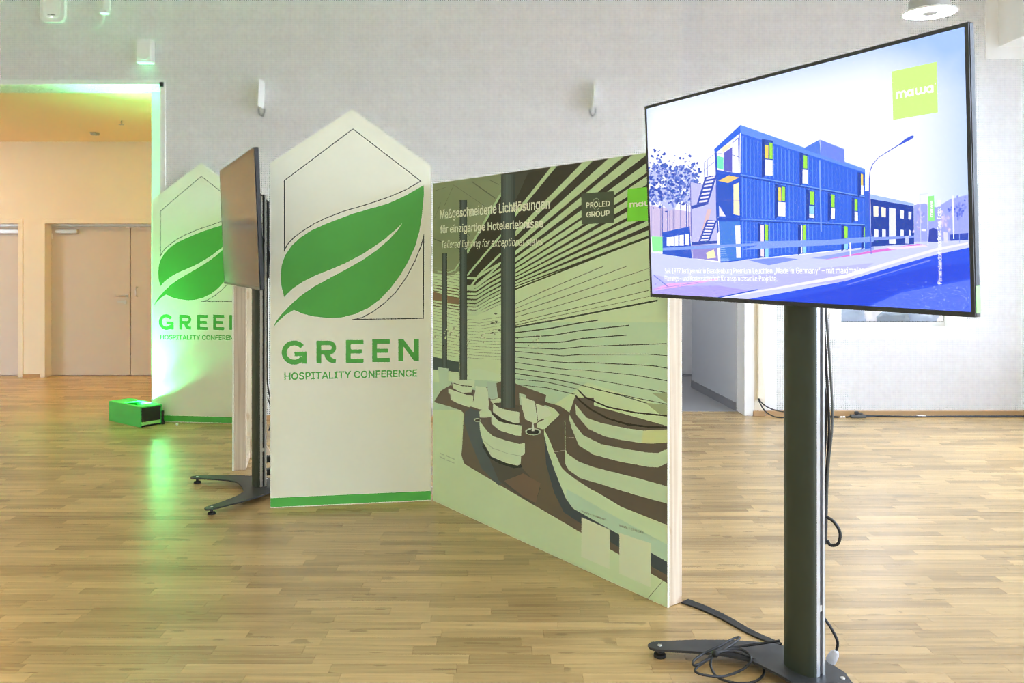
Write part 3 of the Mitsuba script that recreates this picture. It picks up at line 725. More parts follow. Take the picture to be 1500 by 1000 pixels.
:592 1073 592 1072 590 1070 589 1069 587 1068 585 1068 583 1068 580 1068 579 1069 578 1070 577 1071 577 1072 578 1074 579 1075 580 1076 583 1076 585 1076 587 1076 589 1076 590 1075 592 1074
dfe2bf:585 1094 584 1093 583 1091 582 1090 580 1090 578 1089 575 1089 573 1089 572 1090 570 1091 570 1092 570 1093 570 1095 572 1096 573 1097 575 1097 578 1098 580 1097 582 1097 583 1096 584 1095
8b906c:574 1044 574 1042 573 1041 572 1040 570 1039 568 1039 565 1039 563 1039 561 1040 560 1041 559 1042 559 1043 560 1044 561 1045 563 1046 565 1047 568 1047 570 1047 572 1047 573 1046 574 1045
dfe2bf:561 1071 561 1070 560 1068 558 1067 556 1066 554 1066 552 1066 550 1066 548 1067 547 1068 546 1069 546 1070 547 1072 548 1073 550 1074 552 1074 554 1075 556 1074 558 1074 560 1073 561 1072
cbd2a6:596 1070 596 1069 595 1068 593 1067 591 1066 589 1065 587 1065 585 1066 583 1066 582 1067 581 1068 581 1070 582 1071 583 1072 585 1073 587 1074 589 1074 591 1074 593 1073 595 1072 596 1071
8b906c:1081 1030 1081 1029 1080 1028 1078 1027 1077 1026 1075 1026 1073 1026 1071 1026 1070 1026 1069 1027 1068 1028 1068 1030 1069 1031 1070 1032 1071 1033 1073 1033 1075 1034 1077 1033 1078 1033 1080 1032 1081 1031
:1072 1096 1072 1095 1071 1094 1070 1093 1068 1092 1066 1092 1064 1092 1063 1092 1061 1093 1060 1094 1060 1095 1060 1096 1060 1097 1061 1098 1063 1099 1064 1100 1066 1100 1068 1100 1070 1099 1071 1099 1072 1098
dfe2bf:1106 1120 1106 1119 1105 1118 1104 1116 1103 1116 1101 1115 1099 1115 1097 1116 1096 1116 1095 1117 1094 1118 1094 1119 1095 1120 1096 1122 1097 1122 1099 1123 1101 1123 1103 1123 1104 1123 1105 1122 1106 1121
cbd2a6:1112 1037 1112 1036 1111 1035 1110 1034 1108 1033 1106 1032 1105 1032 1103 1033 1102 1033 1100 1034 1100 1035 1100 1036 1100 1038 1102 1039 1103 1039 1105 1040 1106 1040 1108 1040 1110 1040 1111 1039 1112 1038
dfe2bf:1058 1119 1058 1118 1057 1117 1056 1116 1054 1115 1053 1115 1051 1115 1049 1115 1047 1116 1046 1116 1046 1118 1046 1119 1046 1120 1047 1121 1049 1122 1051 1122 1053 1123 1054 1122 1056 1122 1057 1121 1058 1120
8b906c:1091 1105 1091 1104 1090 1103 1089 1102 1087 1101 1085 1101 1083 1101 1082 1101 1080 1102 1079 1103 1079 1104 1079 1105 1079 1106 1080 1107 1082 1108 1083 1108 1085 1109 1087 1108 1089 1108 1090 1107 1091 1106
:1081 1122 1081 1120 1080 1119 1079 1118 1077 1118 1076 1117 1074 1117 1072 1118 1070 1118 1069 1119 1069 1120 1069 1121 1069 1122 1070 1123 1072 1124 1074 1125 1076 1125 1077 1125 1079 1124 1080 1124 1081 1123
:1083 1056 1083 1055 1082 1054 1081 1053 1079 1052 1077 1052 1075 1052 1074 1052 1072 1053 1071 1054 1071 1055 1071 1056 1071 1057 1072 1058 1074 1059 1075 1059 1077 1060 1079 1060 1081 1059 1082 1058 1083 1057
cbd2a6:1046 1059 1046 1058 1045 1057 1044 1056 1042 1055 1040 1055 1038 1055 1036 1055 1035 1056 1034 1057 1033 1058 1033 1059 1034 1060 1035 1061 1036 1062 1038 1062 1040 1063 1042 1063 1044 1062 1045 1061 1046 1060
:1081 1094 1081 1093 1080 1092 1078 1091 1077 1090 1075 1090 1073 1090 1071 1090 1070 1091 1069 1092 1068 1093 1068 1094 1069 1095 1070 1096 1071 1097 1073 1097 1075 1098 1077 1098 1078 1097 1080 1096 1081 1095
:1092 1071 1092 1070 1091 1069 1090 1068 1088 1067 1086 1067 1084 1067 1083 1067 1081 1068 1080 1068 1080 1070 1080 1071 1080 1072 1081 1073 1083 1074 1084 1074 1086 1074 1088 1074 1090 1074 1091 1073 1092 1072
:1044 1103 1044 1102 1043 1100 1042 1100 1040 1099 1038 1098 1036 1098 1034 1099 1033 1099 1032 1100 1031 1101 1031 1102 1032 1104 1033 1105 1034 1106 1036 1106 1038 1106 1040 1106 1042 1106 1043 1105 1044 1104
8b906c:1045 1086 1044 1085 1044 1084 1042 1083 1041 1082 1039 1082 1037 1082 1035 1082 1034 1083 1033 1084 1032 1085 1032 1086 1033 1087 1034 1088 1035 1089 1037 1090 1039 1090 1041 1090 1042 1089 1044 1088 1044 1088
cbd2a6:1048 1057 1048 1056 1047 1055 1046 1054 1044 1053 1042 1053 1040 1053 1039 1053 1037 1054 1036 1054 1036 1056 1036 1057 1036 1058 1037 1059 1039 1060 1040 1060 1042 1060 1044 1060 1046 1060 1047 1059 1048 1058
:1080 1077 1080 1076 1079 1075 1078 1074 1076 1073 1074 1073 1072 1073 1070 1073 1069 1074 1068 1074 1067 1076 1067 1077 1068 1078 1069 1079 1070 1080 1072 1080 1074 1080 1076 1080 1078 1080 1079 1079 1080 1078
:1117 1071 1117 1070 1116 1069 1115 1068 1113 1067 1111 1067 1110 1067 1108 1067 1106 1068 1105 1068 1105 1070 1105 1071 1105 1072 1106 1073 1108 1074 1110 1074 1111 1074 1113 1074 1115 1074 1116 1073 1117 1072
:175 1092 175 1091 174 1090 172 1088 170 1088 167 1087 164 1087 162 1087 160 1088 159 1089 158 1090 158 1092 159 1093 160 1094 162 1095 164 1096 167 1096 170 1096 172 1096 174 1095 175 1094
8b906c:211 1058 210 1057 209 1055 208 1054 205 1054 203 1053 200 1053 198 1053 196 1054 195 1055 194 1056 194 1058 195 1059 196 1060 198 1061 200 1062 203 1062 205 1062 208 1061 209 1060 210 1059
dfe2bf:240 1083 240 1081 238 1080 237 1079 235 1078 232 1078 230 1078 227 1078 225 1079 224 1080 223 1081 223 1082 224 1084 225 1085 227 1086 230 1086 232 1087 235 1086 237 1086 238 1085 240 1084
8b906c:189 1085 189 1083 188 1082 186 1081 184 1080 181 1080 179 1080 176 1080 174 1081 173 1082 172 1083 172 1084 173 1086 174 1087 176 1088 179 1088 181 1089 184 1089 186 1088 188 1087 189 1086
cbd2a6:206 1078 206 1077 205 1076 203 1074 201 1074 198 1073 196 1073 193 1073 191 1074 190 1075 189 1076 189 1078 190 1079 191 1080 193 1081 196 1082 198 1082 201 1082 203 1081 205 1081 206 1079
8b906c:286 1060 286 1058 285 1057 283 1056 281 1055 278 1055 276 1055 274 1055 272 1056 270 1057 270 1058 270 1059 270 1060 272 1062 274 1063 276 1063 278 1064 281 1063 283 1063 285 1062 286 1061
:258 1106 258 1105 257 1104 255 1102 253 1102 251 1101 248 1101 246 1101 244 1102 242 1103 242 1104 242 1106 242 1107 244 1108 246 1109 248 1110 251 1110 253 1110 255 1109 257 1108 258 1107
dfe2bf:239 1052 238 1050 237 1049 235 1048 233 1047 231 1046 228 1046 226 1047 224 1047 222 1048 222 1050 222 1051 222 1052 224 1054 226 1054 228 1055 231 1056 233 1055 235 1055 237 1054 238 1053
8b906c:217 1071 217 1070 216 1068 214 1067 212 1066 209 1066 207 1066 204 1066 202 1067 201 1068 200 1069 200 1070 201 1072 202 1073 204 1074 207 1074 209 1075 212 1075 214 1074 216 1073 217 1072
:214 1059 213 1057 212 1056 210 1055 208 1054 206 1054 203 1054 201 1054 199 1055 198 1056 197 1057 197 1058 198 1060 199 1061 201 1062 203 1062 206 1063 208 1062 210 1062 212 1061 213 1060
cbd2a6:253 1075 252 1074 251 1072 250 1071 248 1070 245 1070 243 1070 240 1070 238 1071 237 1072 236 1073 236 1074 237 1076 238 1077 240 1078 243 1078 245 1079 248 1079 250 1078 251 1077 252 1076
:236 1098 236 1097 234 1096 233 1095 231 1094 228 1093 226 1093 223 1094 221 1094 220 1095 219 1096 219 1098 220 1099 221 1100 223 1101 226 1102 228 1102 231 1102 233 1102 234 1101 236 1100
:299 1052 298 1050 297 1049 296 1048 294 1047 291 1047 289 1047 286 1047 284 1048 283 1049 282 1050 282 1051 283 1053 284 1054 286 1055 289 1056 291 1056 294 1056 296 1055 297 1054 298 1053
8b906c:216 1066 215 1064 214 1063 212 1062 210 1061 208 1061 205 1061 203 1061 201 1062 200 1063 199 1064 199 1065 200 1066 201 1068 203 1069 205 1069 208 1070 210 1070 212 1069 214 1068 215 1067
dfe2bf:280 1104 279 1103 278 1102 277 1101 274 1100 272 1099 270 1099 267 1100 265 1100 264 1101 263 1102 263 1104 264 1105 265 1106 267 1107 270 1108 272 1108 274 1108 277 1108 278 1107 279 1106
8b906c:174 1044 173 1043 172 1042 170 1040 168 1040 166 1039 163 1039 161 1039 159 1040 157 1041 156 1042 156 1044 157 1045 159 1046 161 1047 163 1048 166 1048 168 1048 170 1048 172 1047 173 1046
:27 1024 27 1022 26 1021 24 1020 22 1019 19 1018 16 1018 14 1018 12 1019 10 1020 10 1021 10 1023 10 1024 12 1025 14 1026 16 1027 19 1027 22 1027 24 1027 26 1026 27 1025
dfe2bf:54 1032 53 1030 52 1029 50 1028 48 1027 46 1026 43 1026 40 1026 38 1027 37 1028 36 1030 36 1031 37 1032 38 1034 40 1034 43 1035 46 1036 48 1035 50 1035 52 1034 53 1033
:94 1040 93 1039 92 1038 90 1036 88 1036 86 1035 83 1035 81 1035 78 1036 77 1037 76 1038 76 1040 77 1041 78 1042 81 1043 83 1044 86 1044 88 1044 90 1044 92 1043 93 1042
8b906c:41 1034 40 1033 39 1032 38 1030 35 1030 33 1029 30 1029 28 1029 25 1030 24 1031 23 1032 23 1034 24 1035 25 1036 28 1037 30 1038 33 1038 35 1038 38 1038 39 1037 40 1036
cbd2a6:40 1026 40 1025 39 1023 37 1022 35 1021 32 1021 29 1021 27 1021 25 1022 23 1023 22 1024 22 1025 23 1027 25 1028 27 1029 29 1030 32 1030 35 1030 37 1029 39 1028 40 1027
8b906c:40 1033 39 1031 38 1030 36 1029 34 1028 32 1027 29 1027 26 1028 24 1028 23 1029 22 1031 22 1032 23 1033 24 1035 26 1036 29 1036 32 1037 34 1037 36 1036 38 1035 39 1034
dfe2bf:12 1024 11 1023 10 1021 8 1020 6 1019 3 1019 1 1019 -2 1019 -4 1020 -6 1021 -6 1022 -6 1023 -6 1025 -4 1026 -2 1027 1 1028 3 1028 6 1028 8 1027 10 1026 11 1025
8b906c:35 1039 35 1037 34 1036 32 1035 29 1034 27 1033 24 1033 22 1034 20 1034 18 1035 17 1037 17 1038 18 1039 20 1041 22 1042 24 1042 27 1043 29 1043 32 1042 34 1041 35 1040
:164 1047 164 1046 163 1045 161 1043 159 1043 156 1042 154 1042 152 1042 150 1043 148 1044 147 1045 147 1047 148 1048 150 1049 152 1050 154 1051 156 1051 159 1051 161 1050 163 1050 164 1048
:150 1065 149 1063 148 1062 146 1061 144 1060 142 1060 139 1060 137 1060 135 1061 133 1062 132 1063 132 1064 133 1066 135 1067 137 1068 139 1068 142 1069 144 1069 146 1068 148 1067 149 1066
cbd2a6:148 1067 147 1066 146 1064 145 1063 142 1062 140 1062 137 1062 135 1062 133 1063 131 1064 131 1065 131 1066 131 1068 133 1069 135 1070 137 1071 140 1071 142 1071 145 1070 146 1069 147 1068
:163 1032 163 1031 162 1030 160 1028 158 1028 155 1027 153 1027 150 1027 148 1028 147 1029 146 1030 146 1032 147 1033 148 1034 150 1035 153 1036 155 1036 158 1036 160 1036 162 1035 163 1034
:158 1037 158 1036 157 1035 155 1034 153 1033 150 1032 148 1032 145 1032 143 1033 142 1034 141 1035 141 1037 142 1038 143 1039 145 1040 148 1041 150 1041 153 1041 155 1041 157 1040 158 1039
8b906c:160 1080 159 1078 158 1077 156 1076 154 1075 152 1075 149 1075 146 1075 144 1076 143 1077 142 1078 142 1079 143 1081 144 1082 146 1083 149 1083 152 1084 154 1084 156 1083 158 1082 159 1081
dfe2bf:419 1065 419 1064 418 1063 416 1062 414 1061 412 1060 410 1060 407 1061 406 1061 404 1062 404 1064 404 1065 404 1066 406 1067 407 1068 410 1069 412 1069 414 1069 416 1068 418 1068 419 1067
8b906c:431 1039 431 1038 430 1036 428 1036 426 1035 424 1034 421 1034 419 1034 417 1035 416 1036 415 1037 415 1038 416 1040 417 1041 419 1042 421 1043 424 1043 426 1043 428 1042 430 1041 431 1040
cbd2a6:429 1066 429 1065 428 1064 426 1062 424 1062 422 1061 419 1061 417 1061 415 1062 414 1063 413 1064 413 1066 414 1067 415 1068 417 1069 419 1070 422 1070 424 1070 426 1069 428 1068 429 1067
8b906c:405 1017 404 1015 403 1014 402 1013 400 1012 397 1012 395 1012 393 1012 391 1012 390 1013 389 1015 389 1016 390 1017 391 1018 393 1019 395 1020 397 1020 400 1020 402 1020 403 1019 404 1018
:409 1043 408 1042 408 1040 406 1039 404 1038 402 1038 399 1038 397 1038 395 1039 394 1040 393 1041 393 1042 394 1044 395 1045 397 1046 399 1046 402 1047 404 1046 406 1046 408 1045 408 1044
4c4f3a:706 1216 706 1214 704 1213 701 1212 697 1211 693 1210 689 1210 685 1210 681 1211 679 1212 678 1214 678 1215 679 1216 681 1218 685 1219 689 1220 693 1220 697 1220 701 1219 704 1218 706 1217
:712 1170 712 1168 710 1167 707 1166 703 1165 699 1164 695 1164 691 1164 687 1165 685 1166 684 1167 684 1169 685 1170 687 1172 691 1173 695 1174 699 1174 703 1174 707 1173 710 1172 712 1171
:670 1160 670 1159 668 1157 665 1156 661 1155 657 1155 652 1154 648 1155 645 1155 642 1156 641 1158 641 1159 642 1161 645 1162 648 1163 652 1164 657 1164 661 1164 665 1164 668 1163 670 1162
:674 1106 673 1105 671 1103 668 1102 664 1101 660 1100 656 1100 652 1101 648 1101 646 1102 645 1104 645 1105 646 1106 648 1108 652 1109 656 1110 660 1110 664 1110 668 1110 671 1109 673 1108
:742 1126 741 1125 740 1124 737 1122 733 1121 729 1121 725 1120 721 1121 717 1121 715 1122 714 1124 714 1125 715 1127 717 1128 721 1129 725 1130 729 1130 733 1130 737 1130 740 1129 741 1128
474e39:1425 1845 1659 1841 1659 1692 1427 1693
70bf35:1749 1846 1958 1845 1958 1695 1747 1694
a8b18d:1556 1780 1555 1774 1552 1769 1549 1765 1545 1762 1540 1760 1536 1759 1531 1760 1526 1761 1522 1764 1518 1768 1515 1773 1513 1779 1512 1785 1512 1791 1510 1791 1510 1785 1511 1779 1513 1773 1516 1768 1520 1763 1525 1760 1530 1758 1536 1758 1542 1758 1547 1760 1551 1764 1555 1768 1557 1773 1559 1779 1560 1785 1557 1786
:1513 1797 1515 1802 1518 1807 1522 1810 1526 1813 1531 1814 1536 1814 1540 1813 1545 1811 1549 1807 1552 1803 1555 1797 1556 1792 1557 1786 1560 1785 1559 1792 1557 1798 1555 1803 1551 1808 1546 1812 1542 1814 1536 1816 1530 1816 1525 1814 1520 1812 1516 1808 1513 1803 1511 1797 1510 1791 1512 1791
dfe6bd:1427 253 1630 246 1627 59 1424 58
:1694 247 1898 255 1894 57 1694 58
55603f:1873 -1 1876 -2 1967 105 1965 106
98a77f:137 310 142 316 91 319 86 312
:204 309 210 315 162 319 157 312
:258 307 262 314 213 315 209 309
:140 285 147 292 88 298 82 292
:201 284 206 291 170 293 165 286
:253 284 257 290 210 291 206 285'''
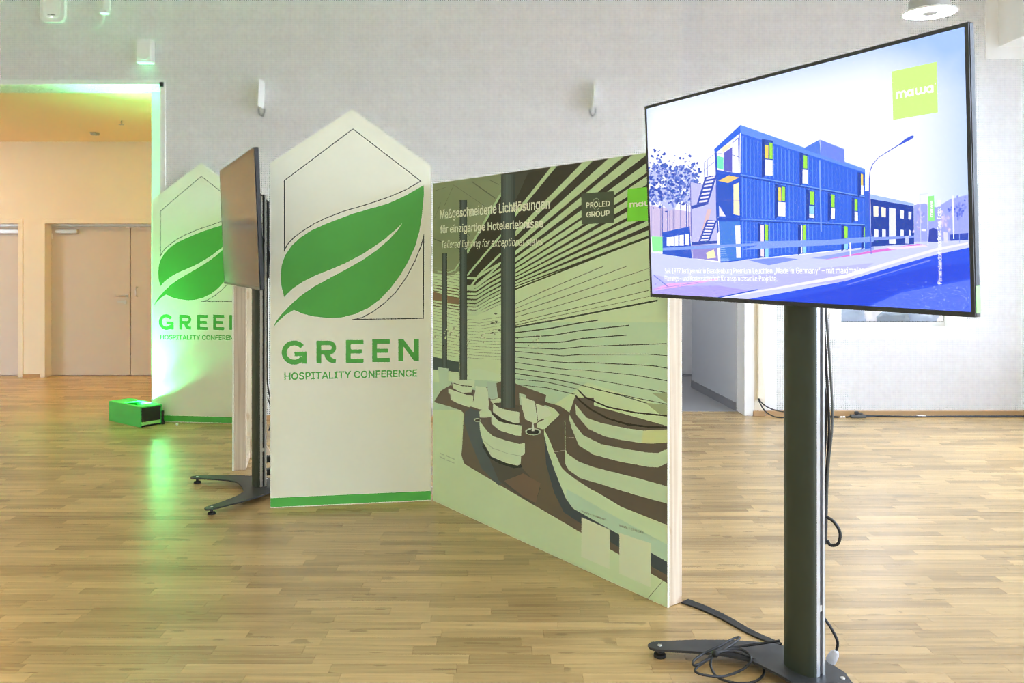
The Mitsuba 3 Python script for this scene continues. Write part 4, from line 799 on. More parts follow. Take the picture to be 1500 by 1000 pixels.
SCREEN = '''c3c9f4:-753 -213 -637 -224 -452 -243 -287 -260 -174 -250 140 -230 402 -208 537 -196 732 -192 726 -419 -788 -428
b3b4ee:-706 -313 -494 -336 -93 -303 400 -259 296 -319 -95 -358 -312 -399 -787 -416
a79df0:-709 -388 -563 -360 -302 -349 -129 -364 -310 -398 -354 -402 -710 -407
e7a9e6:-701 -374 -605 -348 -460 -340 -301 -319 -301 -326 -481 -354 -701 -381
e9e4fb:708 -205 613 -223 489 -255 296 -308 -280 -396 -310 -398 296 -296 490 -246 613 -215 708 -200
1d4be0:731 -211 612 -234 489 -265 296 -317 35 -364 -183 -402 -184 -417 726 -419
0f3fd6:730 -258 612 -264 448 -301 213 -353 2 -394 2 -413 345 -405 494 -341 729 -296
4f6cf0:729 -301 648 -317 494 -348 371 -399 727 -404
6f7df2:463 -288 594 -252 593 -248 462 -285 295 -329 296 -332
3457c9:-95 -360 -96 -356 -311 -395 -310 -399
:-607 -363 -604 -361 -697 -314 -700 -316
8f86d8:-414 -340 -415 -338 -705 -375 -705 -377
d46fd0:194 -251 401 -219 554 -202 583 -206 401 -227
f7d8f5:449 -211 575 -206 585 -210 464 -218
8fa0ea:154 -244 402 -209 401 -218 219 -247
7b90e6:-139 -250 29 -241 99 -247 -39 -269
c5b6dc:-738 -12 -444 -57 -448 -152 -624 -154 -745 -151
e9e0f4:-554 -152 -552 -152 -541 40 -544 41
4a5cb8:-480 -154 -476 -154 -466 109 -469 109
:-601 -151 -598 -151 -586 93 -588 93
8d8ac6:-586 -152 -583 -152 -576 65 -579 65
:-556 -152 -552 -152 -539 95 -542 96
4a5cb8:-732 -148 -729 -148 -716 129 -718 130
:-468 -155 -466 -155 -457 59 -459 60
e9e0f4:-741 -148 -739 -148 -727 114 -729 114
8d8ac6:-631 -151 -629 -151 -618 41 -620 41
5a63b4:-477 -154 -474 -154 -466 61 -470 61
8d8ac6:-519 -153 -516 -153 -506 61 -509 61
5a63b4:-634 -150 -632 -151 -619 64 -622 64
:-645 -150 -641 -150 -631 43 -635 43
:-563 -152 -560 -152 -550 58 -554 58
e9e0f4:-698 -149 -696 -149 -683 106 -685 106
8d8ac6:-453 -155 -451 -155 -441 87 -443 87
5a63b4:-480 -154 -476 -154 -466 97 -470 97
e9e0f4:-474 -154 -472 -154 -461 54 -463 54
5a63b4:-464 -155 -461 -155 -452 91 -455 91
e9e0f4:-570 -152 -567 -152 -556 81 -558 81
4a5cb8:-734 -148 -731 -148 -720 85 -722 86
:-516 -153 -514 -153 -502 110 -503 111
8d8ac6:-707 -149 -704 -149 -694 64 -696 64
4a5cb8:-481 -154 -478 -154 -468 77 -471 77
:-632 -151 -629 -151 -622 48 -624 48
e9e0f4:-463 -155 -460 -155 -449 108 -453 108
b4bbe8:-638 96 -648 75 -677 60 -691 70 -748 92 -742 116 -701 135 -657 127 -642 124
:-574 121 -590 101 -614 103 -644 106 -691 118 -655 145 -656 154 -611 147 -575 136
:-466 57 -494 32 -528 40 -570 44 -608 58 -600 93 -570 113 -541 115 -530 94
:-423 75 -468 69 -491 67 -525 57 -534 80 -555 100 -519 132 -492 126 -442 105
:-421 60 -417 41 -448 19 -476 43 -492 56 -478 68 -462 90 -431 81 -417 70
:-594 26 -630 12 -654 -20 -684 2 -725 10 -698 45 -695 57 -655 49 -619 58
:-488 -7 -531 -16 -543 -38 -584 -47 -641 -6 -627 27 -602 31 -553 53 -503 25
:-407 3 -431 -9 -443 -34 -482 -20 -516 -4 -490 12 -491 24 -452 34 -431 27
:-383 24 -403 4 -403 1 -424 12 -428 18 -426 30 -423 33 -408 39 -398 36
6c7fd2:-640 118 -645 111 -656 116 -654 122 -641 122
2f4fb4:-642 151 -645 148 -657 149 -658 155 -647 156
1f45ac:-645 137 -649 135 -659 137 -662 142 -647 143
5470c8:-705 83 -708 75 -722 80 -723 83 -705 87
1f45ac:-662 147 -670 142 -686 146 -687 152 -675 156
5470c8:-614 132 -622 127 -631 131 -632 136 -621 136
2f4fb4:-630 83 -636 76 -644 82 -644 88 -636 92
5470c8:-628 119 -639 110 -648 114 -648 126 -638 127
:-668 91 -678 84 -691 90 -688 95 -680 96
6c7fd2:-567 125 -568 120 -577 121 -577 129 -567 129
1f45ac:-682 129 -684 124 -694 126 -697 130 -688 132
5470c8:-634 141 -640 140 -648 140 -647 145 -642 148
2f4fb4:-686 91 -699 90 -708 94 -707 102 -692 104
3c5cc0:-632 90 -633 84 -640 87 -642 90 -634 92
2f4fb4:-654 213 -665 203 -671 208 -675 221 -666 222
:-601 49 -609 44 -617 50 -616 53 -606 55
6c7fd2:-598 105 -599 101 -606 102 -605 105 -600 107
2f4fb4:-650 142 -661 137 -665 140 -671 148 -659 150
3c5cc0:-619 100 -630 96 -641 97 -638 108 -624 106
5470c8:-611 48 -612 44 -622 46 -623 53 -614 51
:-644 190 -646 186 -651 188 -651 193 -647 194
1f45ac:-616 180 -618 175 -630 177 -629 183 -624 186
:-639 119 -642 118 -662 122 -656 128 -649 128
5470c8:-656 72 -660 68 -664 69 -664 74 -657 74
3c5cc0:-619 112 -626 109 -632 113 -631 115 -623 117
1f45ac:-585 106 -589 101 -600 100 -607 110 -588 109
:-607 149 -616 147 -624 148 -623 156 -618 154
2f4fb4:-635 192 -638 188 -645 185 -651 194 -638 195
6c7fd2:-546 91 -549 86 -558 86 -559 92 -552 97
1f45ac:-630 59 -634 56 -640 58 -640 63 -634 61
2f4fb4:-624 163 -627 160 -636 161 -634 167 -631 169
1f45ac:-603 141 -615 139 -630 138 -631 150 -616 149
5470c8:-586 124 -594 123 -598 124 -599 126 -591 128
6c7fd2:-622 91 -633 85 -636 88 -638 96 -631 96
3c5cc0:-630 85 -645 80 -654 87 -647 93 -643 92
:-630 106 -635 100 -652 101 -653 108 -642 111
6c7fd2:-592 146 -603 140 -607 146 -608 148 -603 152
1f45ac:-666 66 -674 62 -681 64 -687 76 -672 78
:-700 145 -710 134 -720 141 -719 150 -701 146
5470c8:-672 187 -672 184 -680 186 -679 189 -675 190
2f4fb4:-668 140 -679 134 -685 133 -692 142 -672 148
:-689 118 -692 117 -697 119 -696 124 -690 121
:-615 103 -625 100 -632 102 -635 109 -624 110
5470c8:-705 134 -712 126 -722 131 -716 142 -711 143
3c5cc0:-622 160 -626 156 -644 157 -650 164 -632 170
:-641 126 -653 118 -659 123 -657 128 -652 133
6c7fd2:-654 147 -669 138 -681 148 -684 154 -669 160
1f45ac:-694 163 -699 163 -704 164 -704 169 -698 169
3c5cc0:-678 80 -680 77 -690 81 -691 83 -684 85
1f45ac:-645 92 -655 88 -660 92 -659 96 -650 99
:-558 136 -562 126 -576 130 -572 142 -559 140
6c7fd2:-611 89 -614 87 -618 90 -619 92 -611 93
:-586 97 -588 94 -608 98 -608 104 -589 105
:-588 146 -595 140 -604 142 -608 147 -598 150
1f45ac:-606 74 -610 69 -622 75 -627 80 -610 84
2f4fb4:-676 192 -680 186 -696 191 -691 199 -683 196
6c7fd2:-613 102 -618 99 -626 102 -624 106 -617 105
3c5cc0:-623 169 -628 165 -636 167 -636 172 -628 173
6c7fd2:-662 135 -673 128 -678 130 -684 139 -673 139
:-681 75 -687 72 -695 74 -689 78 -682 79
:-628 160 -639 156 -648 159 -648 169 -633 168
2f4fb4:-626 133 -628 128 -639 132 -635 137 -632 139
1f45ac:-668 140 -676 139 -680 141 -684 146 -674 145
3c5cc0:-667 147 -671 137 -684 143 -680 147 -672 148
2f4fb4:-616 98 -620 88 -638 95 -630 102 -622 104
:-693 102 -703 98 -710 100 -713 108 -698 113
1f45ac:-681 106 -687 100 -694 100 -695 106 -686 111
2f4fb4:-631 130 -634 127 -640 127 -642 131 -634 134
:-586 95 -594 90 -601 94 -608 101 -591 104
6c7fd2:-675 106 -680 102 -687 102 -688 107 -680 109
:-620 159 -622 155 -635 156 -631 163 -624 166
5470c8:-666 160 -672 156 -684 159 -680 166 -672 164
1f45ac:-637 206 -642 204 -647 204 -646 209 -643 210
2f4fb4:-600 139 -606 133 -612 138 -614 143 -607 144
6c7fd2:-633 104 -636 96 -647 98 -650 108 -635 111
1f45ac:-577 112 -588 111 -596 114 -593 118 -588 125
2f4fb4:-589 191 -604 186 -618 190 -610 196 -602 200
1f45ac:-593 154 -596 152 -600 151 -598 156 -592 156
3c5cc0:-596 118 -603 111 -608 116 -610 120 -598 119
2f4fb4:-593 146 -599 140 -614 150 -614 153 -597 157
6c7fd2:-623 70 -630 67 -640 71 -639 77 -632 80
2f4fb4:-579 141 -590 134 -608 141 -602 149 -586 148
5470c8:-618 160 -619 156 -630 159 -629 164 -622 164
3c5cc0:-586 140 -596 133 -617 139 -610 148 -596 148
2f4fb4:-616 102 -627 93 -636 94 -633 108 -625 106
6c7fd2:-596 127 -603 123 -616 130 -619 137 -606 139
2f4fb4:-617 126 -622 122 -626 126 -625 128 -620 130
6c7fd2:-636 176 -649 172 -660 176 -658 183 -647 184
:-625 130 -634 128 -641 130 -642 134 -634 137
3c5cc0:-628 173 -635 169 -640 172 -639 177 -635 177
6c7fd2:-469 100 -475 96 -480 95 -480 101 -467 103
3c5cc0:-550 142 -553 138 -556 138 -556 145 -551 146
:-475 102 -480 99 -485 100 -489 106 -477 106
6c7fd2:-514 127 -529 117 -543 126 -538 128 -520 133
:-509 20 -514 18 -520 18 -520 23 -511 22
:-580 42 -585 36 -592 40 -594 45 -587 49
:-447 90 -450 85 -463 88 -461 92 -449 93
:-555 92 -565 88 -578 94 -580 98 -557 100
1f45ac:-595 42 -599 40 -607 42 -605 45 -596 45
3c5cc0:-472 132 -483 127 -490 126 -489 135 -482 136
:-550 66 -564 60 -577 59 -575 67 -561 72
1f45ac:-595 149 -599 145 -606 145 -606 153 -603 155
6c7fd2:-422 112 -425 111 -433 114 -430 116 -420 115
:-465 -19 -477 -21 -482 -22 -481 -14 -471 -14
:-446 124 -450 122 -457 124 -456 128 -452 129
1f45ac:-540 117 -545 109 -554 111 -556 122 -548 120
:-573 68 -575 60 -590 64 -587 77 -578 78
3c5cc0:-489 72 -500 64 -507 71 -506 77 -498 80
1f45ac:-551 75 -556 72 -562 74 -562 77 -556 77
6c7fd2:-501 44 -515 36 -526 42 -527 50 -509 51
1f45ac:-509 62 -512 57 -526 59 -524 68 -509 70
6c7fd2:-504 72 -510 68 -515 71 -514 74 -507 75
3c5cc0:-495 69 -497 65 -502 68 -502 73 -494 71
6c7fd2:-494 87 -500 82 -514 90 -508 96 -499 96
5470c8:-418 86 -427 81 -434 79 -440 92 -427 93
3c5cc0:-498 68 -501 63 -511 66 -511 71 -505 75
2f4fb4:-498 41 -504 38 -520 43 -517 51 -499 52
3c5cc0:-534 87 -536 82 -541 85 -540 88 -533 88
:-514 81 -518 72 -535 77 -540 84 -523 85
:-598 66 -604 59 -614 63 -608 69 -603 70
6c7fd2:-474 56 -488 51 -500 56 -494 62 -486 61
1f45ac:-572 76 -582 70 -588 74 -585 79 -577 80
6c7fd2:-512 112 -524 108 -536 107 -536 119 -524 117
2f4fb4:-663 48 -667 46 -674 49 -675 52 -668 56
3c5cc0:-591 134 -601 130 -608 132 -606 137 -601 138
2f4fb4:-491 129 -497 126 -503 131 -501 133 -496 133
1f45ac:-439 48 -442 46 -451 48 -450 54 -444 53
2f4fb4:-516 108 -522 101 -534 104 -532 118 -520 114
1f45ac:-501 127 -511 124 -517 127 -518 133 -502 136
3c5cc0:-591 67 -593 65 -599 68 -598 70 -594 71
1f45ac:-484 119 -491 117 -501 120 -500 127 -488 125
:-522 64 -528 64 -533 63 -535 68 -528 72
3c5cc0:-508 76 -510 76 -522 76 -523 83 -511 84
:-529 76 -536 71 -549 73 -544 81 -539 84
:-520 88 -530 84 -541 88 -537 93 -527 93
6c7fd2:-564 47 -564 46 -571 46 -571 51 -565 52
3c5cc0:-558 82 -559 73 -575 75 -574 83 -558 84
2f4fb4:-538 37 -542 32 -554 32 -549 42 -542 39
1f45ac:-539 58 -545 55 -556 58 -553 64 -546 64
3c5cc0:-538 70 -541 70 -549 72 -547 75 -542 77
2f4fb4:-556 18 -563 14 -575 19 -569 22 -558 24
6c7fd2:-476 126 -486 117 -495 121 -501 129 -490 131
3c5cc0:-548 104 -556 98 -562 102 -566 110 -558 110
:-544 93 -549 87 -560 92 -557 98 -545 99
:-507 56 -511 51 -519 52 -516 60 -511 60
2f4fb4:-626 159 -631 157 -634 158 -636 163 -628 161
5470c8:-602 78 -602 73 -617 75 -614 80 -601 79
2f4fb4:-585 99 -589 91 -606 100 -605 106 -589 104
:-501 98 -506 94 -508 97 -509 100 -503 101
3c5cc0:-432 165 -439 160 -449 164 -454 171 -444 173
1f45ac:-495 121 -495 118 -500 118 -501 124 -496 123
3c5cc0:-525 2 -531 -2 -537 -3 -538 3 -527 6
5470c8:-586 147 -589 143 -598 145 -594 150 -591 151
2f4fb4:-535 81 -544 77 -549 79 -551 86 -538 86
3c5cc0:-518 79 -521 77 -524 78 -523 83 -518 81
6c7fd2:-520 123 -526 121 -534 123 -530 126 -524 127
3c5cc0:-562 45 -568 40 -578 37 -578 53 -569 51
6c7fd2:-520 3 -525 0 -530 1 -531 11 -525 9
3c5cc0:-527 120 -536 112 -544 116 -546 122 -535 125
5470c8:-480 66 -482 66 -490 68 -490 71 -483 73
:-544 23 -550 12 -560 16 -556 27 -544 24
3c5cc0:-550 59 -562 52 -568 57 -565 65 -558 65
:-569 90 -574 86 -584 88 -586 95 -572 96
1f45ac:-542 59 -552 54 -565 56 -561 68 -546 65
2f4fb4:-527 77 -535 65 -539 70 -545 82 -531 79
5470c8:-578 92 -580 86 -586 89 -583 94 -578 93
:-480 61 -492 58 -501 57 -498 65 -488 66
6c7fd2:-570 54 -571 50 -585 56 -592 62 -578 64
2f4fb4:-614 131 -616 128 -624 131 -624 136 -616 136
5470c8:-510 108 -520 98 -539 104 -534 113 -526 113
2f4fb4:-492 16 -493 11 -500 15 -501 18 -491 18
6c7fd2:-528 103 -537 100 -543 101 -544 105 -538 109
:-508 5 -512 2 -522 4 -523 10 -515 9
5470c8:-562 112 -566 105 -575 110 -572 113 -566 112
3c5cc0:-493 9 -498 5 -503 6 -505 10 -500 12
6c7fd2:-503 83 -509 78 -519 82 -524 93 -505 91
3c5cc0:-521 119 -528 112 -537 117 -533 120 -526 123
5470c8:-581 100 -588 97 -591 98 -591 103 -588 104
3c5cc0:-495 60 -500 55 -519 60 -515 64 -504 67
6c7fd2:-399 67 -404 64 -412 66 -412 72 -400 72
2f4fb4:-516 130 -520 121 -532 126 -541 133 -524 135
5470c8:-538 95 -541 91 -545 91 -545 96 -542 98
6c7fd2:-520 94 -530 89 -544 92 -539 97 -527 102
3c5cc0:-540 150 -548 148 -553 149 -551 152 -544 153
5470c8:-500 130 -505 128 -514 128 -511 135 -505 135
3c5cc0:-481 66 -485 63 -494 62 -497 72 -484 74
2f4fb4:-483 123 -487 120 -494 121 -495 124 -485 126
:-560 128 -564 121 -576 125 -573 131 -560 130
1f45ac:-520 120 -521 116 -526 118 -526 123 -521 123
2f4fb4:-647 121 -649 116 -659 117 -662 123 -654 124
6c7fd2:-514 32 -521 26 -524 28 -527 34 -517 34
3c5cc0:-548 103 -556 99 -566 103 -560 108 -554 107
5470c8:-550 90 -555 87 -558 88 -558 93 -555 94
:-569 160 -572 156 -578 158 -578 162 -570 164
2f4fb4:-499 96 -506 90 -515 96 -513 97 -503 100
:-547 103 -550 101 -557 104 -555 107 -552 108
6c7fd2:-539 75 -543 72 -547 72 -548 79 -543 78
1f45ac:-559 23 -559 17 -573 20 -577 25 -560 28
5470c8:-622 87 -625 86 -633 86 -633 91 -625 95
1f45ac:-489 116 -499 111 -506 112 -507 120 -501 124
2f4fb4:-562 59 -566 58 -575 59 -574 65 -567 65
6c7fd2:-472 76 -471 73 -479 74 -478 78 -474 80
5470c8:-517 89 -517 85 -527 87 -527 92 -518 93
6c7fd2:-526 127 -529 121 -543 122 -542 131 -526 132
1f45ac:-532 101 -537 96 -548 97 -555 103 -543 107
:-497 164 -498 158 -508 160 -510 169 -501 169
6c7fd2:-541 40 -542 37 -551 39 -550 42 -546 43
2f4fb4:-561 54 -562 52 -566 55 -568 58 -562 58
6c7fd2:-497 116 -506 113 -513 112 -513 123 -508 119
2f4fb4:-528 67 -531 66 -539 67 -538 70 -532 70
3c5cc0:-440 45 -450 41 -454 41 -456 48 -447 50
1f45ac:-430 104 -438 101 -447 101 -447 110 -441 110
2f4fb4:-418 94 -427 86 -435 90 -435 98 -427 100
3c5cc0:-415 65 -424 59 -433 64 -436 72 -418 71
1f45ac:-467 80 -469 77 -477 81 -481 84 -470 88
6c7fd2:-491 130 -494 129 -502 130 -503 135 -495 136
1f45ac:-452 29 -460 26 -463 27 -464 30 -459 31
2f4fb4:-452 98 -458 94 -465 96 -462 102 -452 104
6c7fd2:-421 69 -432 61 -436 65 -441 71 -429 73
3c5cc0:-418 87 -424 86 -426 84 -426 92 -422 91
2f4fb4:-408 61 -409 56 -419 56 -422 63 -411 66
3c5cc0:-455 100 -461 96 -465 98 -464 105 -459 106
2f4fb4:-443 146 -447 143 -452 145 -451 147 -447 149
1f45ac:-420 124 -431 116 -436 119 -438 126 -430 130
2f4fb4:-437 67 -444 60 -447 63 -450 69 -444 69
:-420 44 -422 42 -435 44 -439 52 -422 55
1f45ac:-445 90 -450 86 -453 88 -454 93 -449 91
2f4fb4:-456 111 -465 107 -481 112 -479 120 -465 122
:-487 89 -491 88 -505 85 -509 97 -497 99
1f45ac:-385 38 -392 38 -412 39 -402 50 -396 50
3c5cc0:-476 161 -484 156 -488 156 -492 163 -483 165
1f45ac:-398 82 -399 77 -411 81 -409 86 -403 87
:-425 132 -429 128 -439 130 -440 134 -431 133
:-516 104 -522 100 -526 102 -527 108 -520 108
6c7fd2:-511 104 -510 103 -522 105 -522 108 -514 109
5470c8:-414 81 -418 76 -425 78 -428 86 -420 86
2f4fb4:-432 117 -438 114 -444 117 -449 121 -441 122
3c5cc0:-478 44 -483 40 -488 42 -487 48 -483 50
:-413 130 -422 123 -429 129 -436 136 -415 139
6c7fd2:-503 82 -507 76 -514 80 -513 87 -507 87
2f4fb4:-465 40 -469 37 -482 40 -480 44 -468 46
6c7fd2:-434 38 -437 33 -445 39 -452 44 -440 49
1f45ac:-520 129 -531 122 -539 126 -533 137 -528 137
2f4fb4:-507 44 -513 43 -522 45 -520 49 -515 50
3c5cc0:-518 46 -522 40 -527 44 -526 50 -521 50
:-432 3 -438 -5 -444 -2 -447 7 -439 6
2f4fb4:-473 51 -479 50 -482 51 -483 54 -476 57
3c5cc0:-534 115 -540 112 -549 113 -548 119 -540 120
6c7fd2:-466 86 -471 81 -475 84 -475 90 -470 90
2f4fb4:-456 52 -456 51 -464 52 -461 57 -455 56
5470c8:-435 103 -437 99 -443 101 -440 105 -435 104
3c5cc0:-552 116 -559 112 -566 114 -568 124 -561 124
1f45ac:-415 59 -418 52 -432 51 -434 60 -420 60
:-450 103 -454 101 -459 104 -457 107 -455 107
2f4fb4:-474 19 -490 11 -497 15 -494 28 -489 31
6c7fd2:-460 34 -468 31 -475 34 -473 39 -469 42
5470c8:-451 59 -454 57 -459 59 -460 64 -455 66
1f45ac:-466 86 -470 79 -480 84 -482 89 -475 94
6c7fd2:-446 112 -454 111 -468 115 -464 120 -449 118
5470c8:-476 -5 -479 -9 -483 -8 -481 -2 -480 -2
3c5cc0:-416 91 -423 84 -430 88 -438 95 -420 96
:-463 27 -469 24 -478 27 -474 30 -467 31
2f4fb4:-498 57 -502 56 -512 57 -511 59 -506 59
:-437 105 -445 100 -455 103 -450 110 -443 115
5470c8:-384 106 -394 101 -398 104 -395 108 -392 111
3c5cc0:-478 47 -482 46 -488 47 -486 50 -482 50
2f4fb4:-465 147 -472 143 -476 146 -479 151 -468 151
5470c8:-402 85 -407 80 -416 82 -417 88 -409 90
1f45ac:-458 32 -464 25 -470 31 -470 35 -461 35
2f4fb4:-453 43 -456 37 -469 44 -468 46 -459 49
:-444 79 -448 73 -456 76 -457 81 -450 81
5470c8:-467 47 -466 44 -478 44 -477 53 -470 50
:-450 -10 -456 -12 -466 -11 -461 -6 -454 -4
3c5cc0:-410 105 -412 100 -420 105 -424 110 -415 110
:-490 119 -492 117 -501 118 -500 121 -492 123
6c7fd2:-521 128 -532 122 -537 124 -537 131 -524 130
:-452 43 -462 38 -479 43 -477 46 -464 47
2f4fb4:-449 71 -457 64 -468 68 -464 75 -455 77
3c5cc0:-447 44 -451 42 -453 42 -454 45 -450 48
:-406 9 -407 5 -418 7 -414 10 -410 11
1f45ac:-412 90 -414 86 -420 87 -420 92 -417 93
3c5cc0:-469 104 -470 102 -476 103 -478 107 -472 109
:-466 57 -474 54 -482 56 -488 60 -474 60
:-452 111 -453 106 -464 110 -460 113 -454 115
1f45ac:-396 133 -397 127 -410 132 -410 135 -398 139
5470c8:-459 83 -468 76 -473 73 -475 83 -466 90
6c7fd2:-434 65 -442 59 -448 64 -446 68 -437 70
:-423 125 -431 118 -441 122 -437 131 -428 131
2f4fb4:-526 43 -532 41 -542 45 -542 50 -532 49
1f45ac:-452 49 -458 39 -466 43 -465 53 -458 51
2f4fb4:-666 80 -677 76 -683 79 -682 84 -671 84
3c5cc0:-630 4 -634 1 -642 4 -644 7 -638 8
6c7fd2:-732 23 -739 21 -745 23 -746 26 -739 28
2f4fb4:-673 -13 -675 -18 -682 -15 -686 -10 -675 -7
1f45ac:-669 44 -676 42 -684 44 -682 47 -673 49
5470c8:-676 51 -679 48 -690 47 -689 53 -678 55
1f45ac:-663 67 -673 62 -678 66 -676 73 -673 72
:-664 17 -669 11 -677 15 -674 19 -666 19
2f4fb4:-624 33 -630 27 -639 33 -637 37 -628 40
5470c8:-613 71 -620 64 -626 69 -628 74 -620 74
2f4fb4:-695 29 -703 19 -711 22 -718 32 -702 32
:-631 35 -636 32 -642 33 -641 37 -636 39
1f45ac:-635 49 -643 44 -649 50 -648 54 -640 56
2f4fb4:-623 78 -633 71 -638 73 -644 81 -631 83
:-681 -28 -684 -32 -691 -30 -693 -25 -686 -25
3c5cc0:-631 -24 -643 -34 -652 -29 -648 -18 -637 -21
6c7fd2:-656 2 -662 -2 -671 1 -668 7 -657 6
:-667 5 -678 -2 -686 2 -685 13 -675 11
:-664 23 -673 19 -679 21 -678 30 -673 32
:-713 24 -720 19 -726 23 -729 26 -718 29
:-650 0 -652 -6 -668 -1 -662 1 -650 5
3c5cc0:-672 52 -676 47 -690 50 -690 61 -676 61
:-683 0 -689 -7 -702 0 -697 3 -691 4
1f45ac:-690 14 -699 12 -703 12 -706 18 -699 19
3c5cc0:-675 68 -683 66 -687 70 -686 72 -682 72
6c7fd2:-637 3 -642 -2 -645 0 -650 5 -638 8
2f4fb4:-649 46 -652 42 -655 44 -657 49 -650 48
6c7fd2:-709 3 -715 1 -718 2 -722 4 -712 7
5470c8:-700 9 -707 -2 -716 2 -716 13 -708 14
1f45ac:-640 39 -644 34 -653 32 -652 46 -648 45
:-674 56 -687 49 -693 52 -693 61 -682 61
5470c8:-675 56 -678 54 -686 56 -686 59 -681 62
1f45ac:-682 60 -692 51 -703 58 -704 66 -691 66
2f4fb4:-677 38 -677 36 -698 38 -692 47 -679 44
1f45ac:-631 38 -636 34 -647 38 -646 41 -637 43
6c7fd2:-721 34 -726 27 -743 33 -736 38 -728 42
3c5cc0:-712 43 -724 43 -727 43 -728 52 -716 49
6c7fd2:-737 51 -742 47 -753 46 -752 57 -738 56
3c5cc0:-712 21 -716 16 -725 19 -719 23 -716 23
5470c8:-655 0 -662 -2 -671 -2 -666 5 -661 5
:-677 -7 -684 -12 -701 -10 -697 -3 -691 0
:-728 47 -731 45 -743 48 -744 53 -737 58
:-748 12 -753 10 -762 11 -762 15 -753 17
1f45ac:-652 44 -657 41 -670 44 -669 52 -656 48
5470c8:-653 4 -664 -4 -676 -4 -678 8 -662 10
:-616 9 -627 2 -630 3 -630 12 -623 13
1f45ac:-699 41 -709 31 -722 39 -723 44 -705 47
:-680 24 -688 17 -696 20 -699 30 -684 30
3c5cc0:-686 -1 -687 -4 -694 -1 -698 1 -687 2
6c7fd2:-667 15 -669 11 -676 14 -675 20 -671 21
1f45ac:-749 44 -755 35 -772 42 -771 51 -754 52
5470c8:-674 76 -686 69 -697 74 -698 79 -684 83
2f4fb4:-692 50 -703 43 -712 46 -708 55 -696 60
6c7fd2:-681 31 -691 25 -696 28 -692 37 -684 35
1f45ac:-595 -48 -596 -52 -610 -50 -610 -45 -600 -44
5470c8:-611 20 -617 16 -624 18 -623 22 -616 22
1f45ac:-646 78 -659 68 -667 73 -671 80 -652 80
5470c8:-637 17 -641 14 -654 18 -656 26 -643 24
3c5cc0:-719 62 -730 57 -736 62 -735 69 -725 72
1f45ac:-591 76 -596 68 -608 76 -604 81 -597 85
:-632 43 -636 36 -652 41 -656 45 -642 46
3c5cc0:-517 31 -522 25 -528 27 -528 34 -521 33
1f45ac:-582 5 -585 -1 -596 1 -594 6 -589 13
2f4fb4:-677 -9 -687 -18 -696 -15 -698 -9 -683 -7
3c5cc0:-498 4 -503 0 -508 3 -510 8 -506 8
2f4fb4:-508 -21 -515 -23 -522 -22 -522 -17 -511 -16
:-613 22 -614 18 -629 24 -630 31 -617 28
1f45ac:-504 36 -504 33 -517 34 -512 42 -510 41
2f4fb4:-621 1 -626 -4 -636 -2 -640 6 -628 12
:-495 10 -501 5 -505 7 -505 12 -500 13
:-469 17 -476 15 -487 18 -489 22 -476 24
1f45ac:-576 4 -580 0 -586 3 -587 6 -581 9
6c7fd2:-548 17 -549 14 -556 15 -555 19 -550 18
1f45ac:-547 34 -550 31 -564 34 -557 42 -547 41
6c7fd2:-530 13 -532 10 -539 10 -542 18 -535 20
2f4fb4:-562 -11 -570 -16 -578 -12 -576 -8 -570 -5
6c7fd2:-543 4 -556 2 -565 3 -571 15 -551 16
5470c8:-584 42 -587 38 -594 37 -599 43 -588 44
1f45ac:-607 13 -609 10 -616 11 -614 14 -610 15
:-554 1 -557 -1 -562 2 -562 6 -558 6
5470c8:-528 -3 -529 -7 -545 -3 -543 5 -534 5
6c7fd2:-520 46 -527 39 -535 41 -535 53 -524 52
2f4fb4:-484 10 -488 6 -492 5 -490 12 -485 11
5470c8:-507 -10 -512 -17 -519 -13 -519 -7 -509 -6
3c5cc0:-636 30 -636 26 -647 28 -646 34 -636 35
6c7fd2:-583 23 -587 16 -595 18 -599 25 -592 25
5470c8:-589 31 -594 24 -604 23 -608 36 -596 34
1f45ac:-620 12 -629 6 -642 12 -639 21 -629 21
:-573 45 -577 40 -585 39 -584 48 -574 48
3c5cc0:-497 31 -500 27 -516 29 -510 36 -500 34
2f4fb4:-526 52 -530 50 -537 53 -537 56 -530 57
6c7fd2:-592 43 -599 40 -604 40 -606 44 -597 46
3c5cc0:-532 9 -537 9 -547 9 -548 14 -539 17
1f45ac:-533 17 -543 9 -553 11 -548 17 -538 21
2f4fb4:-573 17 -577 14 -590 13 -589 25 -578 22
6c7fd2:-546 -31 -556 -35 -561 -31 -560 -25 -553 -21
1f45ac:-630 35 -636 28 -647 30 -654 37 -635 40
2f4fb4:-620 26 -630 19 -642 20 -641 27 -632 32
:-476 10 -485 5 -498 9 -496 16 -485 17
6c7fd2:-692 30 -701 26 -711 28 -708 34 -701 35
5470c8:-533 -12 -539 -14 -546 -14 -546 -9 -538 -8
3c5cc0:-499 24 -502 23 -509 22 -511 28 -505 28
1f45ac:-396 15 -406 7 -412 12 -414 18 -404 19
3c5cc0:-578 40 -580 38 -587 38 -586 43 -580 43
2f4fb4:-576 -13 -584 -18 -589 -16 -586 -10 -583 -8
6c7fd2:-657 5 -660 2 -681 5 -679 9 -664 14
:-544 25 -546 24 -551 25 -551 29 -543 30
1f45ac:-554 34 -558 28 -572 30 -569 41 -559 39
6c7fd2:-531 28 -533 24 -542 25 -543 30 -535 33
5470c8:-525 25 -528 23 -537 24 -535 30 -528 30
6c7fd2:-586 16 -590 12 -595 15 -595 18 -590 20
5470c8:-615 10 -619 5 -626 7 -630 15 -616 14
2f4fb4:-439 -2 -447 -9 -458 -10 -457 -1 -445 0
1f45ac:-594 31 -598 19 -615 25 -611 34 -599 32
:-505 16 -511 11 -518 13 -517 17 -510 19
3c5cc0:-526 -18 -533 -23 -540 -18 -542 -7 -529 -9
6c7fd2:-567 41 -571 37 -579 39 -580 42 -572 44
